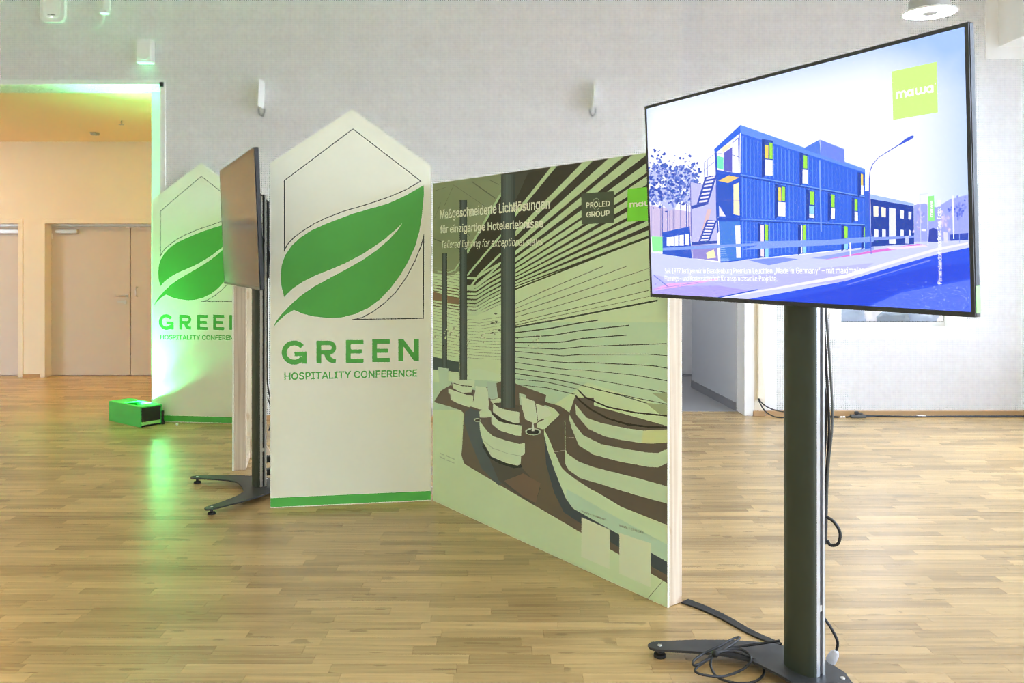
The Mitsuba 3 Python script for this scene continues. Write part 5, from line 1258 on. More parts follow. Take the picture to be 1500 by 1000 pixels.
3c5cc0:-502 44 -512 40 -520 44 -518 54 -508 55
:-632 52 -644 41 -657 48 -654 55 -639 58
2f4fb4:-611 2 -615 0 -617 1 -618 6 -613 7
6c7fd2:-614 21 -617 17 -624 21 -622 24 -617 27
:-478 6 -490 -2 -501 4 -496 8 -488 14
1f45ac:-467 11 -474 9 -479 12 -478 16 -471 16
:-634 17 -636 8 -645 11 -647 18 -639 19
6c7fd2:-529 26 -535 24 -542 26 -542 31 -536 34
:-589 23 -594 22 -603 23 -602 28 -596 28
2f4fb4:-571 42 -574 37 -584 39 -587 44 -576 44
5470c8:-580 8 -590 -2 -598 5 -595 11 -587 14
:-524 -6 -532 -9 -538 -5 -534 -3 -529 -3
6c7fd2:-490 -5 -491 -11 -505 -10 -505 0 -496 0
3c5cc0:-511 13 -520 8 -536 14 -530 18 -519 18
:-532 -9 -538 -16 -544 -12 -546 -5 -538 -1
:-585 44 -592 39 -606 45 -606 53 -585 55
1f45ac:-477 -24 -491 -28 -504 -27 -502 -20 -488 -15
6c7fd2:-552 -19 -562 -27 -568 -21 -570 -12 -558 -10
1f45ac:-566 64 -573 61 -577 64 -579 68 -570 67
3c5cc0:-536 26 -547 19 -567 26 -558 33 -550 35
:-498 9 -507 7 -509 7 -508 12 -505 13
:-411 2 -418 -1 -421 2 -426 7 -417 11
5470c8:-520 41 -526 38 -534 40 -534 45 -525 44
3c5cc0:-545 22 -552 20 -570 18 -566 29 -555 32
:-516 16 -519 12 -523 12 -524 18 -519 19
:-552 22 -554 16 -573 18 -573 24 -556 24
5470c8:-565 2 -575 -2 -585 2 -578 6 -572 9
2f4fb4:-506 -4 -514 -6 -526 -6 -530 2 -520 4
1f45ac:-514 -8 -528 -17 -543 -12 -536 -7 -528 -4
6c7fd2:-586 29 -593 27 -611 30 -602 35 -594 35
1f45ac:-675 30 -680 22 -691 24 -689 31 -681 33
5470c8:-617 56 -619 49 -624 52 -625 56 -618 56
2f4fb4:-541 25 -549 17 -560 15 -567 26 -547 30
:-407 75 -412 71 -419 75 -419 78 -413 79
1f45ac:-385 48 -392 46 -404 49 -397 53 -384 55
6c7fd2:-418 4 -424 0 -428 1 -434 7 -424 10
5470c8:-409 77 -412 75 -416 75 -416 80 -412 81
3c5cc0:-436 54 -451 46 -459 47 -455 56 -439 58
2f4fb4:-374 99 -384 92 -399 95 -398 102 -389 105
:-386 44 -393 34 -402 40 -403 48 -390 50
3c5cc0:-396 32 -399 30 -402 30 -403 35 -400 36
6c7fd2:-406 27 -407 26 -412 27 -414 29 -406 30
2f4fb4:-393 61 -398 60 -413 61 -408 67 -405 70
3c5cc0:-406 121 -409 118 -414 120 -413 123 -406 124
6c7fd2:-388 94 -391 90 -396 91 -398 98 -391 99
1f45ac:-399 82 -401 80 -407 80 -404 84 -401 85
3c5cc0:-388 82 -394 75 -403 79 -404 85 -395 85
:-418 59 -419 55 -426 58 -426 62 -420 64
5470c8:-400 66 -401 60 -417 66 -415 69 -401 70
:-430 66 -434 62 -444 66 -440 71 -435 71
:-398 89 -407 82 -420 90 -418 96 -404 98
6c7fd2:-396 36 -402 34 -410 38 -412 42 -399 44
3c5cc0:-397 53 -402 50 -411 49 -413 56 -403 60
1f45ac:-384 111 -390 106 -401 109 -398 114 -387 114
2f4fb4:-384 20 -395 15 -402 15 -404 26 -392 26
3c5cc0:-431 -28 -433 -32 -439 -31 -439 -27 -433 -28
2f4fb4:-414 47 -421 46 -424 45 -427 49 -420 50
:-401 88 -408 83 -417 87 -412 90 -406 93
8d9de0:-649 172 -654 172 -656 175 -652 176
3f5fc4:-648 177 -651 175 -656 181 -651 182
8d9de0:-625 168 -629 164 -633 168 -627 169
dfe4fb:-635 213 -640 212 -641 213 -638 215
8d9de0:-624 75 -630 74 -633 76 -625 79
dfe4fb:-634 65 -637 63 -642 66 -638 68
2546b0:-646 138 -652 137 -654 141 -649 142
3f5fc4:-616 140 -620 138 -622 141 -618 144
8d9de0:-650 169 -654 166 -656 170 -654 172
e9ecff:-674 159 -677 157 -682 159 -679 162
3f5fc4:-692 136 -694 134 -698 137 -695 138
dfe4fb:-638 92 -641 90 -645 92 -642 94
8d9de0:-655 151 -658 150 -661 152 -657 153
e9ecff:-626 134 -631 133 -633 134 -630 138
2546b0:-609 132 -613 130 -616 134 -611 135
8d9de0:-637 132 -642 130 -644 133 -642 134
:-649 134 -653 132 -653 134 -652 135
e9ecff:-606 124 -610 122 -611 123 -609 125
dfe4fb:-624 187 -628 184 -631 188 -627 190
:-676 144 -681 144 -682 144 -677 148
e9ecff:-572 148 -572 146 -574 148 -573 149
dfe4fb:-693 137 -698 134 -699 136 -695 139
:-668 195 -672 193 -676 196 -672 197
8d9de0:-664 118 -668 116 -673 120 -669 121
3f5fc4:-691 121 -696 118 -702 121 -697 123
2546b0:-627 94 -630 94 -635 97 -633 98
e9ecff:-647 121 -649 120 -651 123 -650 123
3f5fc4:-679 81 -684 78 -691 81 -687 85
8d9de0:-665 115 -668 113 -671 115 -670 117
e9ecff:-629 98 -632 96 -636 98 -633 100
:-643 165 -646 162 -648 163 -644 165
3f5fc4:-575 98 -576 97 -578 98 -577 101
2546b0:-623 148 -624 147 -630 151 -625 152
dfe4fb:-625 112 -628 110 -630 114 -628 116
e9ecff:-720 150 -725 148 -727 150 -724 152
:-616 109 -617 107 -619 109 -618 110
:-601 151 -603 150 -604 152 -601 152
2546b0:-720 92 -723 90 -726 92 -722 94
8d9de0:-712 145 -715 145 -716 147 -715 148
dfe4fb:-594 198 -598 198 -604 200 -599 201
3f5fc4:-612 157 -614 156 -615 158 -613 159
dfe4fb:-636 128 -639 127 -641 128 -640 130
e9ecff:-628 147 -636 145 -639 149 -634 152
dfe4fb:-656 129 -663 128 -664 130 -659 132
e9ecff:-617 57 -621 56 -629 59 -623 60
dfe4fb:-566 137 -568 136 -570 138 -568 139
3f5fc4:-699 115 -703 114 -704 115 -703 117
2546b0:-629 147 -632 145 -635 146 -633 149
8d9de0:-699 120 -702 117 -706 120 -704 122
:-624 114 -628 112 -630 114 -627 116
2546b0:-551 176 -554 176 -556 178 -553 179
:-622 118 -622 115 -627 119 -624 119
3f5fc4:-576 107 -580 105 -582 108 -577 109
:-648 65 -650 64 -654 66 -652 66
8d9de0:-697 122 -702 120 -704 122 -701 125
:-682 80 -687 78 -693 81 -688 82
2546b0:-594 146 -600 142 -602 145 -598 146
8d9de0:-657 140 -657 139 -664 143 -662 144
2546b0:-603 121 -605 119 -608 122 -605 122
8d9de0:-572 205 -573 204 -578 207 -574 207
:-552 116 -555 113 -560 115 -554 116
dfe4fb:-569 149 -571 147 -575 148 -572 151
8d9de0:-626 104 -628 103 -630 105 -626 106
e9ecff:-474 62 -474 61 -478 61 -474 63
3f5fc4:-522 28 -524 25 -530 29 -526 31
e9ecff:-593 38 -597 38 -600 40 -597 41
:-518 115 -521 113 -524 114 -522 117
dfe4fb:-557 22 -559 19 -564 22 -560 24
:-512 127 -518 124 -519 127 -518 129
e9ecff:-496 135 -499 134 -501 137 -496 138
8d9de0:-540 15 -542 12 -545 14 -545 18
:-484 91 -489 90 -490 92 -486 93
dfe4fb:-553 -45 -556 -46 -557 -46 -556 -44
e9ecff:-647 29 -652 28 -655 29 -652 32
2546b0:-453 58 -456 55 -458 57 -456 59
8d9de0:-498 45 -501 44 -502 46 -500 47
dfe4fb:-652 0 -654 -1 -660 2 -657 4
2546b0:-517 45 -521 44 -526 48 -524 49
:-627 209 -633 208 -636 210 -633 212
dfe4fb:-509 -1 -510 -4 -518 -3 -511 0
8d9de0:-551 158 -551 157 -554 158 -553 160
dfe4fb:-480 70 -482 70 -485 72 -480 72
:-575 60 -582 59 -585 61 -581 64
2546b0:-526 57 -530 56 -530 57 -530 58
:-490 65 -492 63 -495 65 -493 67
8d9de0:-568 20 -571 17 -573 20 -570 23
:-531 107 -538 105 -544 109 -537 110
e9ecff:-519 102 -524 99 -524 102 -520 104
8d9de0:-543 2 -546 2 -549 3 -545 5
e9ecff:-614 98 -620 97 -626 99 -619 101
dfe4fb:-472 155 -476 154 -478 156 -474 158
2546b0:-466 105 -469 104 -470 106 -467 106
dfe4fb:-424 7 -426 5 -427 6 -426 8
2546b0:-504 16 -507 13 -510 17 -504 18
8d9de0:-556 55 -559 54 -562 55 -558 57
dfe4fb:-525 62 -528 59 -533 62 -527 65
e9ecff:-535 18 -536 17 -541 18 -538 21
3f5fc4:-636 64 -640 62 -641 65 -638 66
e9ecff:-437 110 -440 107 -444 109 -442 111
3f5fc4:-526 82 -529 81 -533 84 -528 85
8d9de0:-578 122 -583 120 -585 122 -581 124
e9ecff:-470 36 -476 34 -477 37 -475 40
8d9de0:-539 32 -541 30 -546 32 -542 34
dfe4fb:-489 142 -491 140 -498 145 -494 147
8d9de0:-476 145 -480 143 -481 145 -480 146
e9ecff:-476 12 -480 10 -487 14 -481 14
:-539 68 -546 65 -546 68 -544 70
dfe4fb:-559 145 -564 144 -568 147 -564 148
:-568 71 -574 69 -575 71 -571 74
8d9de0:-550 133 -555 133 -560 135 -555 136
dfe4fb:-458 78 -460 76 -461 77 -460 79
e9ecff:-498 132 -500 129 -505 131 -500 134
3f5fc4:-491 125 -492 123 -498 126 -493 127
dfe4fb:-439 36 -441 34 -443 36 -442 36
:-583 132 -587 130 -592 132 -585 135
3f5fc4:-525 33 -528 30 -533 32 -530 34
dfe4fb:-519 107 -523 105 -526 111 -525 113
:-515 10 -518 9 -520 13 -518 13
3f5fc4:-529 177 -537 175 -539 179 -536 181
8d9de0:-479 16 -481 15 -484 16 -482 16
2546b0:-457 52 -460 48 -467 53 -460 54
8d9de0:-456 72 -458 70 -460 72 -457 74
dfe4fb:-501 20 -503 20 -507 20 -504 23
3f5fc4:-506 -20 -509 -20 -510 -20 -507 -18
8d9de0:-586 -44 -589 -46 -591 -43 -589 -42
dfe4fb:-467 60 -469 58 -472 60 -468 61
3f5fc4:-569 41 -574 38 -578 44 -575 46
8d9de0:-505 59 -509 58 -510 60 -507 61
2546b0:-573 40 -577 39 -583 39 -576 45
e9ecff:-546 77 -553 76 -557 78 -550 81
:-555 80 -558 77 -563 81 -559 83
8d9de0:-506 52 -508 49 -512 53 -510 55
3f5fc4:-542 94 -545 93 -546 95 -544 97
dfe4fb:-503 85 -506 83 -510 86 -507 88
e9ecff:-569 74 -572 69 -575 73 -570 76
dfe4fb:-467 146 -470 146 -471 147 -470 148
:-623 94 -624 90 -629 93 -623 95
e9ecff:-541 73 -545 70 -547 73 -542 76
dfe4fb:-574 31 -576 30 -579 31 -576 35
:-608 41 -611 41 -616 44 -614 45
8d9de0:-530 115 -534 113 -535 115 -534 116
e9ecff:-540 81 -542 80 -545 82 -541 84
:-538 189 -542 187 -544 192 -542 193
8d9de0:-539 63 -545 60 -550 64 -544 67
e9ecff:-546 110 -550 108 -554 111 -550 113
2546b0:-460 146 -462 145 -465 146 -464 149
dfe4fb:-576 76 -577 74 -579 75 -576 76
3f5fc4:-494 118 -500 117 -503 118 -499 122
2546b0:-509 116 -513 116 -516 117 -514 119
8d9de0:-530 119 -533 117 -535 120 -532 122
e9ecff:-518 58 -520 54 -524 59 -524 60
2546b0:-445 46 -448 45 -456 47 -451 50
8d9de0:-511 111 -515 110 -516 111 -514 113
dfe4fb:-629 118 -631 114 -635 117 -630 120
8d9de0:-463 179 -470 176 -475 179 -468 182
3f5fc4:-507 162 -511 160 -512 164 -509 164
:-605 165 -607 163 -610 167 -608 167
:-504 36 -507 36 -509 37 -508 39
2546b0:-494 83 -497 82 -498 82 -496 84
3f5fc4:-568 103 -571 101 -572 103 -571 103
:-588 71 -590 70 -592 71 -589 73
8d9de0:-562 -20 -567 -21 -569 -18 -563 -15
:-474 56 -476 54 -479 57 -476 57
:-519 93 -521 90 -525 93 -521 96
e9ecff:-521 102 -522 100 -524 102 -521 103
2546b0:-534 160 -535 158 -538 160 -536 163
dfe4fb:-616 56 -622 53 -626 56 -620 60
3f5fc4:-619 172 -621 171 -623 172 -621 174
:-563 46 -566 44 -569 45 -568 50
e9ecff:-474 135 -480 131 -480 134 -479 136
2546b0:-509 38 -511 36 -514 38 -512 40
8d9de0:-462 64 -464 60 -469 62 -464 66
:-444 64 -444 63 -448 64 -446 67
:-443 14 -445 12 -446 15 -445 16
e9ecff:-488 44 -492 43 -493 44 -490 46
dfe4fb:-491 102 -494 100 -499 103 -493 105
2546b0:-492 52 -493 50 -495 51 -493 53
8d9de0:-453 62 -456 61 -457 63 -455 64
2546b0:-423 109 -426 107 -431 108 -426 112
:-479 62 -481 61 -483 62 -480 63
dfe4fb:-418 76 -423 75 -426 78 -421 79
8d9de0:-452 -43 -452 -45 -458 -40 -455 -38
2546b0:-412 126 -413 123 -416 127 -415 127
e9ecff:-470 116 -472 115 -478 118 -472 120
3f5fc4:-458 131 -461 130 -465 133 -462 133
e9ecff:-477 72 -483 68 -486 72 -478 76
3f5fc4:-503 126 -506 124 -508 127 -507 129
:-457 51 -460 49 -464 52 -461 53
e9ecff:-509 114 -514 113 -518 116 -515 117
dfe4fb:-420 92 -421 92 -425 93 -422 96
8d9de0:-419 140 -423 138 -427 142 -424 143
:-430 63 -432 63 -434 64 -432 65
:-541 72 -544 71 -547 73 -545 74
:-470 123 -472 121 -474 123 -473 126
3f5fc4:-461 122 -464 119 -466 124 -462 125
2546b0:-471 58 -475 55 -477 57 -474 58
dfe4fb:-413 63 -416 62 -416 64 -414 64
2546b0:-391 101 -392 100 -395 102 -393 103
3f5fc4:-442 119 -445 118 -448 120 -444 123
dfe4fb:-474 62 -476 61 -480 62 -477 65
:-397 82 -399 80 -402 82 -398 85
3f5fc4:-452 18 -455 14 -460 17 -454 20
e9ecff:-484 70 -488 68 -492 70 -488 75
dfe4fb:-392 148 -397 146 -398 147 -396 152
:-447 -19 -451 -21 -454 -18 -452 -17
3f5fc4:-501 144 -502 143 -506 145 -502 148
:-450 88 -452 86 -455 89 -453 90
e9ecff:-465 107 -467 106 -471 110 -469 111
dfe4fb:-413 96 -415 94 -419 97 -416 99
3f5fc4:-456 9 -461 7 -463 9 -458 12
e9ecff:-525 95 -533 94 -535 97 -529 98
3f5fc4:-454 128 -456 127 -460 130 -458 131
8d9de0:-376 94 -377 93 -380 94 -379 96
3f5fc4:-461 87 -464 86 -466 89 -463 90
:-441 46 -446 42 -450 46 -445 48
:-408 66 -411 66 -415 68 -412 69
dfe4fb:-490 80 -495 76 -500 79 -494 83
2546b0:-470 115 -474 113 -479 116 -474 119
e9ecff:-407 136 -409 135 -410 136 -408 138
:-454 52 -460 50 -460 51 -455 54
2546b0:-441 6 -442 2 -446 6 -442 7
8d9de0:-461 62 -463 61 -465 63 -462 64
3f5fc4:-480 48 -483 47 -484 48 -482 49
dfe4fb:-513 125 -516 123 -519 124 -516 127
3f5fc4:-494 112 -498 111 -501 114 -499 116
dfe4fb:-524 -29 -528 -31 -530 -29 -529 -27
8d9de0:-493 -8 -496 -11 -502 -7 -495 -5
dfe4fb:-443 69 -446 68 -452 70 -447 73
8d9de0:-475 64 -480 62 -482 64 -480 66
:-546 24 -550 24 -552 24 -549 27
2546b0:-530 43 -532 42 -535 46 -535 47
3f5fc4:-570 9 -573 6 -574 9 -571 10
8d9de0:-581 12 -585 10 -590 11 -587 15
:-597 18 -602 18 -606 19 -600 22
:-640 -9 -642 -11 -643 -9 -642 -8
e9ecff:-541 14 -545 13 -550 16 -545 18
:-562 24 -566 21 -570 23 -566 25
8d9de0:-513 42 -516 41 -519 42 -516 45
2546b0:-582 37 -584 36 -586 38 -585 39
8d9de0:-472 -9 -475 -11 -479 -10 -476 -8
2546b0:-630 3 -632 1 -637 5 -634 6
3f5fc4:-631 27 -637 23 -641 27 -635 30
2546b0:-554 6 -559 4 -561 5 -556 9
8d9de0:-516 13 -519 11 -523 13 -520 15
2546b0:-464 -29 -469 -32 -472 -28 -469 -27
:-577 48 -578 46 -580 48 -577 49
8d9de0:-508 24 -511 23 -515 26 -513 28
2546b0:-548 -11 -554 -12 -555 -10 -553 -8
:-503 -8 -505 -9 -510 -5 -505 -4
8d9de0:-561 0 -564 -1 -566 0 -563 1
dfe4fb:-530 21 -531 19 -536 22 -532 22
e9ecff:-475 44 -475 40 -481 43 -478 44
2546b0:-594 4 -600 1 -602 4 -599 8
dfe4fb:-611 -1 -613 -5 -617 -1 -614 0
:-569 27 -571 26 -574 28 -569 30
:-457 22 -461 20 -464 24 -460 26
8d9de0:-512 2 -515 0 -516 2 -515 3
e9ecff:-598 12 -603 10 -609 13 -602 15
:-540 32 -543 32 -544 33 -541 34
dfe4fb:-602 -5 -607 -8 -610 -6 -607 -3
:-513 1 -515 -1 -520 3 -518 5
2546b0:-473 18 -476 16 -483 19 -478 21
dfe4fb:-654 12 -655 9 -660 13 -658 14
8d9de0:-379 -1 -381 -4 -385 -1 -380 -1
e9ecff:-564 9 -566 8 -568 9 -567 10
:-599 45 -602 43 -604 45 -603 46
:-768 -7 -772 -7 -774 -5 -771 -4
dfe4fb:-537 13 -543 12 -546 14 -542 16
8d9de0:-548 22 -550 20 -555 22 -551 26
3f5fc4:-427 -12 -430 -14 -431 -11 -430 -10
dfe4fb:-610 18 -611 17 -614 19 -612 20
2546b0:-494 11 -496 10 -498 13 -496 14
3f5fc4:-514 3 -520 2 -522 4 -519 6
e9ecff:-539 1 -543 -1 -545 1 -542 2
dfe4fb:-608 3 -611 2 -614 4 -611 5
2546b0:-513 -3 -513 -4 -517 -2 -514 -1
3f5fc4:-588 36 -594 33 -596 35 -594 38
8d9de0:-573 46 -576 43 -580 46 -575 50
dfe4fb:-503 19 -506 18 -509 21 -505 22
:-447 25 -451 24 -456 25 -451 28
e9ecff:-612 46 -615 45 -618 48 -616 49
8d9de0:-604 14 -607 12 -610 14 -607 16
:-505 17 -507 16 -511 17 -508 18
e9ecff:-672 -2 -675 -3 -676 -1 -673 0
:-595 12 -598 11 -600 13 -597 14
3f5fc4:-660 26 -664 25 -664 25 -662 28
:-641 5 -643 5 -645 6 -643 7
dfe4fb:-584 26 -585 24 -589 25 -588 28
3f5fc4:-581 17 -582 15 -586 16 -582 19
e9ecff:-492 -30 -496 -32 -501 -30 -496 -26
8d9de0:-540 33 -543 30 -548 34 -543 34
3f5fc4:-734 3 -737 1 -744 5 -736 7
e9ecff:-543 21 -545 19 -554 21 -548 25
:-610 -1 -614 -3 -618 0 -614 3
3f5fc4:-661 -10 -665 -11 -668 -8 -664 -7
2546b0:-467 -16 -468 -17 -470 -16 -469 -15
dfe4fb:-499 20 -501 16 -503 20 -500 21
2546b0:-636 39 -638 37 -642 40 -638 41
dfe4fb:-533 2 -534 1 -538 4 -535 6
1b50c4:-631 -136 -457 -116 -451 -244 -635 -225
e8ecff:-604 -155 -584 -154 -586 -192 -606 -191
:-580 -154 -557 -153 -559 -192 -582 -191
:-552 -150 -529 -149 -531 -192 -554 -192
:-522 -148 -495 -147 -497 -192 -524 -191
:-487 -145 -460 -144 -462 -191 -489 -190
88ee98:-704 -149 -632 -153 -633 -215 -702 -214
2757c8:-457 -118 -458 -115 -631 -134 -630 -137
b9b8ea:-446 63 -372 46 -292 40 -295 -95 -301 -247 -446 -245 -446 -46
8f86cf:-446 -191 -302 -192 -298 -254 -444 -243
fbe9b8:-365 -222 -321 -209 -310 -241 -360 -245
d8b7bf:-351 -51 -327 -52 -382 -170 -401 -169
6d70c0:-448 63 -452 -243 -447 -243 -443 63
0f4ecb:-302 162 -159 221 -172 -252 -286 -260 -291 77
2a63e0:-303 177 -161 249 -159 221 -300 162
f0eefe:-298 161 -165 219 -168 71 -289 96
72e2bd:-294 151 -253 140 -255 93 -292 105
5a5cc0:-250 157 -205 174 -209 80 -253 90
f4ddc0:-259 180 -212 191 -212 175 -257 158
fdfcff:-202 192 -169 200 -171 72 -206 80
3a5bd6:-173 202 -175 72 -172 72 -170 204 -170 204 -171 205 -172 205 -206 189 -204 187
2553cc:-290 96 -168 70 -166 60 -290 84
f2c47a:-286 54 -226 70 -174 57 -232 41
1c4fc0:-292 40 -205 33 -210 -88 -297 -84
fbe6c0:-204 33 -174 39 -176 -85 -208 -78
3f7ad9:-285 -102 -175 -105 -174 -249 -285 -256
e7e4f4:-203 -121 -174 -121 -176 -242 -199 -243
1b4bbd:-297 -87 -172 -95 -172 -103 -298 -98
9fc0f2:-260 -204 -260 -202 -283 -202 -283 -204
:-257 -212 -257 -210 -283 -209 -283 -211
:-254 -219 -254 -217 -284 -216 -284 -218
:-250 -226 -250 -224 -284 -224 -284 -226
:-247 -233 -247 -231 -284 -231 -284 -233
:-244 -240 -244 -238 -284 -238 -284 -240
:-241 -247 -241 -245 -285 -245 -285 -247
:-238 -254 -237 -252 -285 -252 -285 -254
2f4bb0:-358 75 -291 77 -343 -26 -411 -27
e3dcf6:-349 72 -303 73 -307 66 -353 64
:-357 57 -310 59 -314 51 -360 50
:-364 43 -318 44 -322 37 -368 36
:-372 28 -325 29 -329 22 -375 21
:-379 14 -333 14 -337 7 -383 6
:-386 -1 -340 0 -344 -8 -390 -8
:-394 -16 -348 -15 -352 -23 -398 -23
2f4bb0:-356 -93 -298 -98 -344 -177 -408 -178
e3dcf6:-349 -97 -309 -100 -312 -105 -352 -103
:-356 -109 -315 -111 -319 -117 -359 -115
:-363 -120 -322 -122 -326 -128 -366 -126
:-370 -132 -329 -134 -332 -140 -374 -138
:-377 -144 -336 -145 -339 -151 -381 -150
:-384 -156 -342 -157 -346 -162 -388 -162
:-392 -168 -349 -168 -352 -174 -396 -175
2a47ac:-447 -33 -350 -23 -343 -32 -441 -46
:-448 -178 -301 -176 -300 -186 -447 -190
e3dcf6:-285 -40 -249 -84 -285 -82
5566c8:-301 160 -303 161 -363 132 -362 130
:-366 67 -364 67 -361 131 -364 131
:-346 78 -343 78 -341 139 -343 140
:-326 87 -323 87 -320 149 -323 149
:-303 128 -304 130 -364 102 -363 100
:-200 142 -169 130 -168 132 -199 144 -293 162 -293 161
:-175 -29 -175 -28 -294 -18 -295 -20
2a4fbe:-302 -90 -298 -146 -290 -146 -293 -90 -289 163 -297 164
f1effc:-297 -258 -286 -258 -283 -142 -294 -142
2a60dd:-159 247 377 32 370 -210 -175 -250
5c8cf0:-157 72 -153 72 -149 207 -153 208
:-137 68 -133 68 -129 200 -133 201
:-117 64 -113 63 -110 193 -114 194
:-98 59 -94 59 -91 186 -95 187
:-79 55 -75 55 -72 180 -76 180
:-60 51 -56 51 -53 173 -57 173
:-41 47 -38 46 -34 166 -38 167
:-23 43 -19 42 -16 160 -20 160
:-4 39 -1 38 2 153 -2 154
:14 35 17 34 20 147 16 147
:32 31 35 31 38 140 34 141
:49 27 53 27 55 134 52 134
:67 23 70 23 73 128 69 128
:84 19 88 19 90 122 86 122
:102 16 104 15 106 116 104 116
:119 12 121 12 123 110 121 110
:136 8 138 8 140 104 138 104
:152 4 154 4 156 98 154 98
:169 1 171 1 173 92 170 92
4a78e6:185 -3 187 -3 189 86 186 86
:201 -6 203 -6 205 80 203 81
:217 -10 219 -10 221 75 218 75
:233 -13 235 -13 236 69 234 69
:248 -17 251 -17 252 64 250 64
:264 -20 266 -20 267 58 265 58
:279 -23 281 -24 282 53 280 53
:294 -27 296 -27 298 47 296 47
:309 -30 312 -30 312 42 310 42
:324 -33 326 -33 327 36 325 37
:339 -36 341 -37 342 31 340 32
:354 -40 356 -40 356 26 354 26
:368 -43 370 -43 371 21 369 21
5c8cf0:-163 -91 -159 -91 -155 57 -159 57
:-143 -93 -139 -93 -135 53 -139 53
:-123 -94 -119 -94 -116 48 -119 49
:-104 -96 -100 -96 -96 44 -100 45
:-85 -97 -81 -97 -77 40 -81 40
:-66 -99 -62 -99 -58 36 -62 36
:-47 -100 -43 -100 -40 32 -43 32
:-28 -102 -24 -102 -21 28 -25 28
:-10 -103 -6 -103 -3 24 -6 24
:9 -104 12 -104 15 20 12 21
:27 -106 30 -106 33 16 30 17
:44 -107 48 -107 51 13 47 13
:62 -108 66 -108 68 9 65 9
:80 -110 83 -110 86 5 82 5
:97 -111 100 -111 102 2 100 2
:114 -112 117 -112 119 -2 117 -2
:131 -114 134 -114 136 -6 134 -6
:148 -115 150 -115 153 -9 150 -9
:165 -116 167 -116 169 -13 167 -13
4a78e6:181 -118 183 -118 185 -16 183 -16
:197 -119 200 -119 202 -20 199 -20
:213 -120 216 -120 217 -23 215 -23
:229 -121 231 -121 233 -27 231 -26
:245 -122 247 -122 249 -30 247 -30
:260 -124 263 -124 264 -33 262 -33
:276 -125 278 -125 280 -37 278 -36
:291 -126 293 -126 295 -40 293 -40
:306 -127 308 -127 310 -43 308 -43
:321 -128 323 -128 325 -46 323 -46
:336 -129 338 -129 339 -50 337 -49
:351 -130 353 -130 354 -53 352 -52
:365 -132 367 -132 368 -56 366 -56
5c8cf0:-169 -242 -165 -242 -161 -106 -165 -106
:-149 -240 -145 -240 -141 -108 -145 -108
:-129 -239 -125 -239 -122 -109 -126 -109
:-109 -238 -105 -238 -102 -111 -106 -110
:-90 -236 -86 -236 -83 -112 -87 -112
:-71 -235 -67 -235 -64 -113 -68 -113
:-52 -234 -48 -234 -45 -115 -49 -115
:-33 -232 -29 -232 -26 -116 -30 -116
:-14 -231 -11 -231 -8 -117 -12 -117
:4 -230 8 -230 10 -119 7 -119
:22 -228 26 -228 28 -120 25 -120
:40 -227 44 -227 46 -121 42 -121
:58 -226 62 -226 64 -123 60 -122
:76 -224 79 -224 81 -124 78 -124
:93 -223 96 -223 98 -125 96 -125
:111 -222 113 -222 115 -126 113 -126
:128 -221 130 -221 132 -128 130 -128
:144 -220 147 -220 149 -129 146 -129
:161 -218 164 -218 165 -130 163 -130
4a78e6:178 -217 180 -217 182 -131 179 -131
:194 -216 196 -216 198 -132 196 -132
:210 -215 212 -215 214 -134 212 -133
:226 -214 228 -214 230 -135 228 -135
:242 -213 244 -213 245 -136 243 -136
:258 -212 260 -212 261 -137 259 -137
:273 -211 275 -211 276 -138 274 -138
:289 -210 291 -210 292 -139 290 -139
:304 -208 306 -208 307 -140 305 -140
:319 -207 321 -207 322 -141 320 -141
:334 -206 336 -206 337 -142 334 -142
:348 -205 350 -205 351 -143 349 -143
:363 -204 365 -204 366 -144 364 -144
6f9bf0:374 -52 375 -49 -166 69 -167 66
163f9f:374 -56 375 -53 -166 62 -167 59
6f9bf0:372 -140 372 -137 -173 -96 -173 -99
163f9f:372 -144 372 -141 -173 -103 -173 -106
5f8cf0:-161 250 377 35 377 24 -160 220
88aaf5:377 34 378 36 -160 251 -161 250
4f79e0:140 131 203 150 205 100 139 124
6a83e6:205 150 301 107 301 60 205 99
9db4f6:300 106 301 108 206 150 205 149
7fa2f0:197 -155 202 -155 204 82 198 82
f0f0ff:-166 74 -163 74 -158 222 -162 222
123a9c:-54 186 -41 182 -46 52 -60 45
2c4fae:-41 182 -2 172 -6 46 -46 52
f6d060:-40 163 -24 158 -26 111 -42 114
9be04a:-19 168 -4 164 -6 107 -21 110
eef2ff:-42 110 -6 104 -8 49 -44 54
123a9c:117 117 129 114 125 9 113 3
2c4fae:129 114 152 107 149 5 125 9
9be04a:134 106 149 102 148 59 132 62
eef2ff:128 58 150 54 149 8 126 11
123a9c:2 19 15 16 11 -97 -3 -104
2c4fae:15 16 51 8 47 -101 11 -97
f6d060:17 7 30 4 29 -43 15 -41
9be04a:33 8 48 4 46 -45 31 -43
eef2ff:15 -45 48 -49 46 -98 13 -95
123a9c:141 -10 153 -13 150 -109 137 -116
2c4fae:153 -13 178 -19 175 -112 150 -109
9be04a:157 -18 175 -21 173 -65 156 -62
8fd0f6:152 -66 174 -70 173 -95 152 -93
eef2ff:152 -93 173 -96 173 -109 151 -106
123a9c:231 -29 243 -32 240 -116 228 -123
2c4fae:243 -32 260 -38 257 -119 240 -116
9be04a:244 -34 258 -37 256 -78 243 -76
eef2ff:242 -79 258 -82 256 -116 241 -114
123a9c:324 -50 334 -53 332 -126 321 -132
2c4fae:334 -53 348 -58 346 -128 332 -126
9be04a:335 -56 346 -58 345 -94 334 -92
eef2ff:334 -95 346 -97 346 -126 333 -124
123a9c:349 28 360 25 358 -45 347 -51
2c4fae:360 25 371 20 369 -48 358 -45
f6d060:361 23 369 20 368 -16 360 -14
eef2ff:360 -14 370 -16 369 -46 359 -43
123a9c:-86 -116 -73 -119 -77 -238 -91 -246
2c4fae:-73 -119 -33 -125 -38 -240 -77 -238
